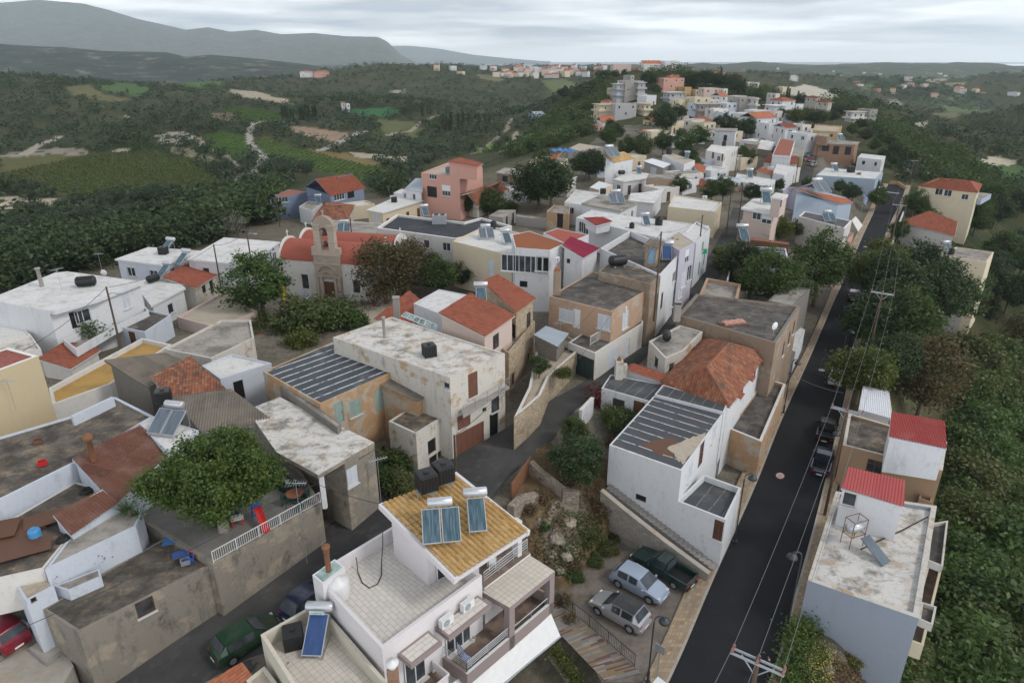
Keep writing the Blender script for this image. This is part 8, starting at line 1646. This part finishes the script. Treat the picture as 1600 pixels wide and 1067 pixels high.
for A, B_, nm_ in ((T3, T2, 'bare wire of the road side line between the near pole and the tan house pole'), (T2, T1, 'bare wire of the road side line between the tan house pole and the tall pole'), (T1, T0, 'bare wire of the road side line between the tall pole and the farther pole'), (T0, T00, 'bare wire of the road side line towards the road bend')):
    for a, b in zip(A, B_): wire(a, b, .5, nm_, group=nm_)
for k, a in enumerate(T3): wire(a, a+Vector((-14+k, -20, 1)), .3, 'bare wire from the near pole towards the camera side', group='wires towards the camera side')
PL = {}
for k, base, ty, z, lb, hook in (('a', (187,536), 448, 8.6, 'dark pole with street light before the white villa', True), ('b', (346,453), 382, 7.5, 'dark pole behind the dense tree left of the church', False), ('c', (393,412), 360, 9.6, 'dark pole by the white long roof', True), ('d', (1022,495), 362, 8.5, 'tall brown pole before the dark roof terrace', False), ('e', (1093,381), 336, 10, 'wooden pole at the lilac street house', False), ('f', (1134,371), 292, 5, 'tall dark pole at the street bend, left of two', False), ('g', (1153,354), 290, 5.1, 'tall dark pole at the street bend, right of two', False), ('h', (439,367), 312, 1.5, 'dark pole left of the slate blue house', False), ('i', (605,312), 272, 0, 'dark pole above the cream awning house', False), ('j', (1241,294), 247, 3.8, 'dark pole at the back street corner', False), ('k', (1147,283), 232, 4.5, 'dark pole by the white two storey hill house', False), ('l', (858,278), 234, 4, 'dark pole before the orange tiled porch', False), ('m', (712,738), 680, 4, 'dark pole at the brown garage door', False), ('n', (771,265), 240, 0, 'dark pole in the trees behind the pink house', False), ('o', (1272,262), 226, 4, 'dark pole by the unfinished brown house', False), ('p', (1105,196), 162, 7, 'thin pole in the hill village', False), ('q', (551,385), 340, 9, 'thin dark pole behind the church', False)): PL[k] = pole(base, ty, lb, z, mat='pole', r=.11, hook=hook)[0]
for a, b, s in (('a', 'b', .8), ('b', 'c', .5), ('d', 'e', .6), ('e', 'f', .6), ('f', 'g', .2), ('h', 'i', 1.2), ('j', 'o', .6), ('k', 'j', .8), ('l', 'i', 1), ('m', 'd', 1.2)): wire(PL[a], PL[b], s, 'black cable strung between village poles', 'wire', .022, 'black cables between village poles')
wire(PL['a'], at(-40,585,9), .8, 'black cable from the villa pole to the left edge', 'wire', .022); wire(at(-60,1022,7.2), at(590,700,8.6), .6, 'long black cable crossing the yard and the big retaining wall', 'wire', .022); wire(at(392,697,9.6), at(598,788,10.4), .7, 'black cable sagging from the white patchy roof to the ochre roof', 'wire', .022); wire(at(1247,590,5.5), at(1318,614,6), .2, 'thin pale cable crossing over the road', 'wirelight', .02); wire(PL['d'], at(905,560,9), .6, 'black cable from the tall brown pole to the stone terrace', 'wire', .022); wire(PL['m'], at(800,590,9.5), .4, 'black cable along the peeling house front', 'wire', .022)
def lamp(base, topy, label, z=0.1, side=1, rz=0.0, h=None):
    b = at(*base, z); h = h or height_to(b, topy); t = thing('street_lamp', label, 'street lamp', b, rz); q = lambda x, zz: b+Vector((x*side, 0, zz)); mb = MB(); mb.tube([q(0, 0), q(0, .9)], .09, 8); mb.tube([q(0, .9), q(0, h-.5), q(.06, h-.15), q(.25, h), q(.5, h-.02), q(.6, h-.18)], .05, 8); mb.build('post', 'darkmetal', t); m = MB(); m.lathe([(.05, .1), (.12, .06), (.3, -.08), (.34, -.24), (.3, -.26), (0, -.24)], q(.6, h-.22), 16); m.build('shade', 'darkmetal', t, True); f = MB(); f.box(b+UP*.02, (.18, .18, .03)); f.build('base_plate', 'darkmetal', t)
lamp((1012,1066), 962, 'curved dark street lamp at the corner of the parking place'); lamp((1148,845), 740, 'curved dark street lamp beside the white annex'); lamp((1224,645), 562, 'curved dark street lamp beside the ochre terrace'); lamp((1304,742), 672, 'curved dark street lamp by the tan house', side=-1); lamp((1229,985), 862, 'curved dark street lamp by the white block house', side=-1); lamp((1316,556), 515, 'curved street lamp under the trees', side=1)
sg = thing('road_sign', 'grey road sign seen from behind at the parking corner', 'road sign', at(1026,1060,.1)); mb = MB(); b = at(1026,1060,.1); mb.tube([b, b+UP*2.6], .03, 6); mb.build('post', 'galv', sg); mb = MB(); mb.box(b+UP*2.4, (.3, .015, .3), (Vector((.8, -.6, 0)), Vector((.6, .8, 0)), UP)); mb.build('plate', 'galv', sg)
bs = thing('bus_shelter', 'pale shelter roof corner at the bottom edge by the road', 'shelter', at(1050,1100,0)); mb = MB(); slabpoly(mb, [at(1028,1056,3), at(1062,1082,3), at(1040,1130,3), at(1000,1090,3)], .1); mb.build('roof', 'c_white', bs); mb = MB(); [mb.tube([p, p-UP*3], .05, 6) for p in (at(1058,1085,2.95), at(1008,1088,2.95))]; mb.build('post', 'galv', bs)
# ------------------------------------------------------------------ road paint and covers
def mark(px, py, z, txt, rz, label):
    p = at(px, py, z); t = thing('speed_marking', label, 'road marking', p+UP*.006, rz); mb = MB(); n = 28; ell = lambda q: [Vector((p.x+.0+q*.38*math.cos(a)*math.cos(rz)-q*.56*math.sin(a)*math.sin(rz), p.y+q*.38*math.cos(a)*math.sin(rz)+q*.56*math.sin(a)*math.cos(rz), z+.006)) for a in [2*math.pi*k/n for k in range(n)]]
    t.rotation_euler = (0, 0, 0); mb.face(ell(.82)); mb.build('disc', 'roadpaint', t); m = MB(); m.grid([ell(.82), ell(1.0)], 0, True); m.build('ring', 'roadred', t); o = lettering(txt, (0, 0, .008), .45, 'black', rz+math.pi, 'digits', 0, .0); o.parent = t; o.scale = (1, 1.7, 1)
rdir = math.atan2(ROADS['main_road'][0][6].y-ROADS['main_road'][0][3].y, ROADS['main_road'][0][6].x-ROADS['main_road'][0][3].x)-math.pi/2
mark(1219,743,0,'30',rdir,'painted 30 speed circle on the road beside the blue pickup'); mark(1352,386,0,'30',rdir,'painted 30 speed circle on the far road'); mark(1301,447,0,'30',rdir,'painted 30 speed circle near the tall road side tree')
for k, (x, y) in enumerate(((1385,300),(1393,301),(1401,302))): c = at(x, y, .006); mb = MB(); mb.face([c+Vector((math.cos(rdir+a), math.sin(rdir+a), 0))*.75 for a in (.6, 2.54, 3.74, 5.68)]); tag(mb.build('road_marking', 'roadpaint'), 'white painted square of the crossing before the bend', 'road marking', 'painted squares of the crossing')
for x, y, z, lb in ((1284,578,.006,'round manhole cover on the dark road'),(1036,502,5.02,'round manhole cover on the village street'),(1142,383,5.02,'round manhole cover at the street bend'),(1302,455,.006,'oval patch cover on the far road')): mb = MB(); c = at(x, y, z); mb.lathe([(0, .006), (.34, .006), (.36, 0)], c, 20); tag(mb.build('manhole_cover', 'galv'), lb, 'manhole cover')
# ------------------------------------------------------------------ people
def person(loc, rz, label, top, trousers):
    t = thing('person', label, 'person', loc, rz); me = bpy.data.meshes.new('body'); V = [(0,0,.95),(0,0,1.2),(0,0,1.42),(0,.01,1.53),(0,.03,1.66),(.1,0,.9),(.11,.03,.5),(.11,-.02,.08),(.11,.14,.04),(-.1,0,.9),(-.12,-.06,.5),(-.13,-.12,.08),(-.13,.04,.04),(.19,0,1.4),(.25,-.03,1.15),(.2,.2,1.05),(.18,.28,1.05),(-.19,0,1.4),(-.26,-.03,1.14),(-.2,.18,1.02),(-.17,.26,1.03)]
    E_ = [(0,1),(1,2),(2,3),(3,4),(0,5),(5,6),(6,7),(7,8),(0,9),(9,10),(10,11),(11,12),(2,13),(13,14),(14,15),(15,16),(2,17),(17,18),(18,19),(19,20)]; RD = [.15,.13,.14,.055,.1,.095,.065,.045,.035,.095,.065,.045,.035,.06,.045,.035,.03,.06,.045,.035,.03]
    me.from_pydata(V, E_, []); o = bpy.data.objects.new('body', me); link(o); m = o.modifiers.new('s', 'SKIN'); 
    for v, r in zip(me.skin_vertices[0].data, RD): v.radius = (r, r*.85)
    me.skin_vertices[0].data[0].use_root = True; o.modifiers.new('u', 'SUBSURF').levels = 1; dg = bpy.context.evaluated_depsgraph_get(); m2 = bpy.data.meshes.new_from_object(o.evaluated_get(dg)); o.modifiers.clear(); o.data = m2; o.parent = t
    for k in (top, trousers, 'skin', 'hair'): m2.materials.append(M(k))
    for f in m2.polygons:
        c = f.center; f.material_index = 2 if (c.z > 1.5 or (c.y > .19 and .9 < c.z < 1.2)) else (0 if c.z > .92 else 1); f.use_smooth = True
        if c.z > 1.68 or (c.z > 1.58 and c.y < .01): f.material_index = 3
        if c.z < .1: f.material_index = 3
person(at(1196,1058,.13), R(60), 'person in dark clothes standing on the pavement under the near pole', 'clothdark', 'clothdark'); person(at(1255,256,4.15), R(190), 'person in blue walking up the back street', 'clothblue', 'clothdark')
# ------------------------------------------------------------------ yard and roof clutter
def bxs(name, label, cat, parts, loc=(0, 0, 0), rz=0.0, group=None):
    t = thing(name, label, cat, loc, rz, group, True)
    for pn, mat, boxes in parts:
        mb = MB()
        for c, h in boxes: mb.box(c, h)
        mb.build(pn, mat, t)
    return t
sl = thing('slide', 'red plastic children slide in the yard under the big tree', 'slide', at(412,825,6.0), R(215), None, True); mb = MB(); mb.grid([[(-.25, -1.0+.25*k, 1.2-.14*k if k < 8 else .1) if s == 0 else ((.0, -1.0+.25*k, 1.1-.14*k) if s == 1 else (.25, -1.0+.25*k, 1.2-.14*k)) for s in range(3)] for k in range(8)]); mb.build('chute', 'toyred', sl); mb = MB(); [mb.bar((x, -1.6, 0), (x, -1.0, 1.6), .08) for x in (-.3, .3)]; [mb.bar((-.3, -1.5+.13*k, .25+.33*k), (.3, -1.5+.13*k, .25+.33*k), .05) for k in range(4)]; mb.build('ladder', 'toyblue', sl); mb = MB(); mb.box((0, -1.05, 1.25), (.32, .2, .04)); mb.build('platform', 'toyblue', sl)
tb = thing('garden_table', 'round garden table in the corner of the yard', 'table', at(462,784,6.0)); mb = MB(); mb.lathe([(0, .72), (.6, .72), (.6, .76), (0, .765)], tb.location, 20); mb.build('tabletop', 'terracotta', tb); mb = MB(); mb.lathe([(.3, 0), (.05, .1), (.05, .72)], tb.location, 10); mb.build('pedestal', 'plasticgreen', tb)
for k, (x, y, a) in enumerate(((448,790,60),(470,798,170),(478,782,260),(455,775,20))): chair(x, y, 6.0, R(a), 'plasticgreen', 'dark green plastic chair around the yard table', 'green chairs around the yard table')
bxs('sofa', 'black bench sofa with pale cushions on the yard porch', 'sofa', [('seat', 'black', [((0,0,.22),(.95,.35,.2))]),('backrest','black',[((0,.33,.55),(.95,.08,.35))]),('cushion','cushion',[((x,.18,.62),(.16,.07,.16)) for x in (-.65,-.1,.5)])], at(448,766,6.0), R(-38)); bxs('playhouse', 'toy table with pale top and red legs beside the tree trunk', 'toy table', [('top','cushion',[((0,0,.5),(.4,.3,.04))]),('leg','toyred',[((x,y,.23),(.05,.05,.23)) for x in (-.3,.3) for y in (-.2,.2)])], at(372,818,6.0), .4)
for x, y, s, lb in ((338,815,.55,'bundle of blue tarpaulin left of the big tree trunk'),(360,805,.5,'blue tarpaulin heap behind the big tree trunk')): mb = MB(); rg = np.random.default_rng(int(x)); c = at(x, y, 6.0); mb.grid([[Vector((c.x+q*math.cos(a)*(1+.2*rg.random()), c.y+q*math.sin(a)*(1+.2*rg.random()), c.z+z_)) for a in [2*math.pi*k/9 for k in range(9)]] for q, z_ in ((s, 0), (s*.95, s*.6), (s*.6, s*1.1), (.05, s*1.25))], 0, True); tag(mb.build('tarpaulin', 'tarp'), lb, 'tarpaulin')
bxs('blue_board', 'blue plastic board leaning on the lichened roof', 'board', [('sheet','toyblue',[((0,0,.05),(.5,.35,.02))]),('frame','woodold',[((0,.36,.03),(.5,.02,.03)),((0,-.36,.03),(.5,.02,.03))])], at(283,866,5.7), .5); bxs('blue_board', 'faded blue lid beside the yard gate', 'board', [('sheet','blue_sheet',[((0,0,.04),(.5,.4,.02))]),('frame','woodold',[((0,.41,.03),(.5,.02,.03))])], at(268,845,5.8), .3)
for i, (x, y, m, lb) in enumerate(((296,876,'toyblue','blue crate on the roof edge by the yard gate'),(302,868,'pinkplastic','pink tub on the roof edge by the yard gate'),(290,880,'galv','grey box on the roof edge by the yard gate'),(67,690+6,'toyred','red plastic crate on the dark stained roof'),(60,692,'garagebrown','dark red box on the dark stained roof'))):
    z = 5.65 if i < 3 else 8.85; c = at(x, y, z) if i < 3 else at(x, y if i == 4 else 726, z); bxs('crate', lb, 'crate', [('side', m, [((0,.2,.15),(.25,.02,.15)),((0,-.2,.15),(.25,.02,.15)),((.25,0,.15),(.02,.2,.15)),((-.25,0,.15),(.02,.2,.15))]),('bottom', m, [((0,0,.02),(.25,.2,.02))])], c, .5)
DRUM(at(57,842,7.5), 0, 'bright blue barrel on the junk roof', None, .7).children[0]; bl = [o for o in bpy.data.objects if o.get('label') == 'bright blue barrel on the junk roof'][0]
for c in bl.children: c.data = c.data.copy(); c.data.materials[0] = M('bluebarrel')
for i, (x, y, a, b, rz) in enumerate(((30,825,1.5,.9,.5),(15,850,1.2,.9,.45),(70,815,1.1,.8,.6),(40,862,1.4,.8,.5),(-5,835,1.2,1,.4))): bxs('roof_sheet', 'dark brown metal sheet lying on the junk roof', 'metal sheet', [('sheet','framebrown',[((0,0,.12+.05*i),(a,b,.02))]),('batten','woodold',[((0,0,.05+.04*i),(a*.9,.05,.04))])], at(x, y, 7.46), rz, 'brown sheets on the junk roof')
for i, (x, y) in enumerate(((100,843),(136,768))): mb = MB(); c = at(x, y, 7.55); mb.grid([[Vector((c.x+q*math.cos(a), c.y+q*math.sin(a), c.z+zz)) for a in [2*math.pi*k/18 for k in range(18)]] for q, zz in ((.2, .03), (.24, .16), (.38, .18), (.42, .08), (.36, 0), (.2, .03))], 0, True); tag(mb.build('tyre', 'rubber', None, True), ('old tyre at the edge of the junk roof', 'old tyre beside the upper brown sheet roof')[i], 'tyre')
for i, (x, y, z) in enumerate(((193,858,6.0),(202,852,6.0),(178,868,6.0),(170,872,6.0),(158,882,6.0),(150,884,6.0),(88,912,6.2),(75,905,6.2),(183,862,6.0),(405,525,4.2),(463,475,4.2),(541,478,4.2),(585,478,4.2),(440,505,4.2))):
    t = thing('potted_plant', 'terracotta pot with a plant along the white wall' if i < 9 else 'big terracotta plant pot in the churchyard', 'plant pot', at(x, y, z), i, 'pots along the white wall' if i < 9 else 'pots in the churchyard'); s = 1 if i < 9 else 1.8; mb = MB(); mb.lathe([(.13*s, 0), (.2*s, .3*s), (.17*s, .3*s), (0, .26*s)], t.location, 12); mb.build('pot', 'terracotta', t); rg = np.random.default_rng(i); p = rg.normal(size=(90, 3))*np.array([.16, .16, .18])*s+np.array([0, 0, .5*s]); link(bpy.data.objects.new('foliage', mesh_quads('foliage', leaves(p, .07*s, rg), ['lf_mid'])), t)
AC(at(99,742,8.0), R(28), 'air conditioner on the white wall under the dark stained roof'); AERIAL(at(25,640,9), 0, 'aerial mast on the dark stained roof by the yellow house'); AERIAL(at(480,880,3), 0, 'tall grid aerial beside the alley at the flue shaft', None, (1, 1, 2.6)); AERIAL(at(97,455,11), 1, 'aerial on the large white villa roof'); AERIAL(at(160,425,8), 0, 'aerial behind the white villa'); AERIAL(at(1424,735,3.8), 2, 'aerial on the tan house terrace'); AERIAL(at(875,540,7), 0, 'thin aerial on the stone terrace'); DISH(at(1208,523,9.2), R(30), 'white satellite dish on the sagging dark roof'); DISH(at(165,437,8), 0, 'white satellite dish behind the white villa')
AERIAL(at(596,790,6), .5, 'tall white aerial mast beside the plaster block', None, (1, 1, 1.5)); mb = MB(); c = at(601,528,11.4); mb.lathe([(.13, 0), (.13, 1.8), (.2, 1.85), (.2, 2.05), (0, 2.1)], c, 12); tag(mb.build('flue', 'polegrey', None, True), 'grey flue pipe on the white roof of the peeling house', 'flue'); bxs('chimney_stack', 'grey chimney post with aerial beside the skylight', 'chimney', [('shaft','polegrey',[((0,0,1.2),(.3,.3,1.4))]),('cap','grey',[((0,0,2.65),(.36,.36,.06))])], at(621,502,9.2)); bxs('chimney_stack', 'tall brick chimney in front of the white stair tower', 'chimney', [('shaft','brownblock',[((0,0,1.3),(.38,.38,1.5))]),('cap','terracotta',[((0,0,2.95),(.28,.28,.18))])], at(870,462,11)); AC(at(870,410,12), R(60), 'air conditioner on the side wall of the glazed white house')
mb = MB(); c = at(147,720,9.2); mb.lathe([(.2, 0), (.18, 1.6), (.3, 1.65), (.34, 1.9), (.2, 2.1), (0, 2.15)], c, 12); tag(mb.build('flue', 'rust', None, True), 'stubby flue with black cap on the patched brown roof', 'flue')
sh = thing('solar_heater_cage', 'solar collector and caged tank on the white block roof terrace', 'solar heater', at(1330,850,3.4), R(20), None, True); mb = MB()
for x in (-.6, .6):
    for y in (-.4, .4): mb.bar((x, y, 0), (x, y, 2.2), .04)
for z in (1.0, 2.2):
    for s in (-1, 1): mb.bar((-.6, s*.4, z), (.6, s*.4, z), .04); mb.bar((s*.6, -.4, z), (s*.6, .4, z), .04)
mb.build('cage', 'rust', sh); mb = MB(); mb.grid([[Vector((x, q*math.cos(a), 1.5+q*math.sin(a))) for a in [2*math.pi*k/14 for k in range(14)]] for x, q in ((-.65, 0), (-.6, .34), (.6, .34), (.65, 0))], 0, True); mb.build('tank', 'tanksilver', sh, True); mb = MB(); slabpoly(mb, [Vector((.1, -2.6, .15)), Vector((1.0, -2.4, .15)), Vector((.75, -.6, 1.1)), Vector((-.1, -.7, 1.1))], .08); mb.build('collector', 'collectorgrey', sh)
t = thing('hose', 'black pipe lying across the white block roof terrace', 'pipe', at(1350,850,3.45)); mb = MB(); mb.tube([at(1345,858,3.6), at(1372,845,3.45), at(1410,828,3.45), at(1450,807,3.6)], .05, 6); mb.build('pipe', 'black', t)
flag(444,500,4.3,5.2,'yellow','yellow church flag on a pole before the church'); flag(478,500,4.3,4.2,'greek','blue and white flag before the church door'); flag(1344,340,.5,5.5,'greek','blue and white flag by the road side trees')
bxs('crate', 'stack of pink bricks on a slab on the sagging dark roof', 'brick stack', [('bricks','pink',[((x*.35,y*.3,.12+.05*((x+y)%2)),(.15,.12,.1)) for x in range(-3,4) for y in range(-1,2)]),('pallet','garagebrown',[((0,0,.01),(1.5,.8,.03))])], at(1146,505,9.0), .3)
bxs('gas_bottle', 'bright blue barrel at the blue shop door in the street', 'barrel', [('body','bluebarrel',[((0,0,.45),(.3,.3,.45))]),('lid','bluebarrel',[((0,0,.93),(.32,.32,.03))])], at(1089,433,5.05)); bxs('shop_sign', 'small green shop sign on the white street house', 'sign', [('panel','greensign',[((0,0,0),(.5,.04,.35))]),('bracket','galv',[((0,.1,.2),(.02,.1,.02))])], at(1100,393,9), .4)
o = lettering('THERMET', at(497,951,6.75)+Vector((0, -.32, .0)), .2, 'greensign', R(-2), 'lettering', R(75))
tg = thing('heater_sign', 'white plate with green lettering on the blue collector tank', 'sign', at(497,951,6.75)+Vector((0, -.3, 0)), R(-2)); mb = MB(); mb.box(tg.location, (.42, .006, .12)); mb.build('plate', 'paintwhite', tg); o.parent = tg; o.location = (0, -.03, 0)
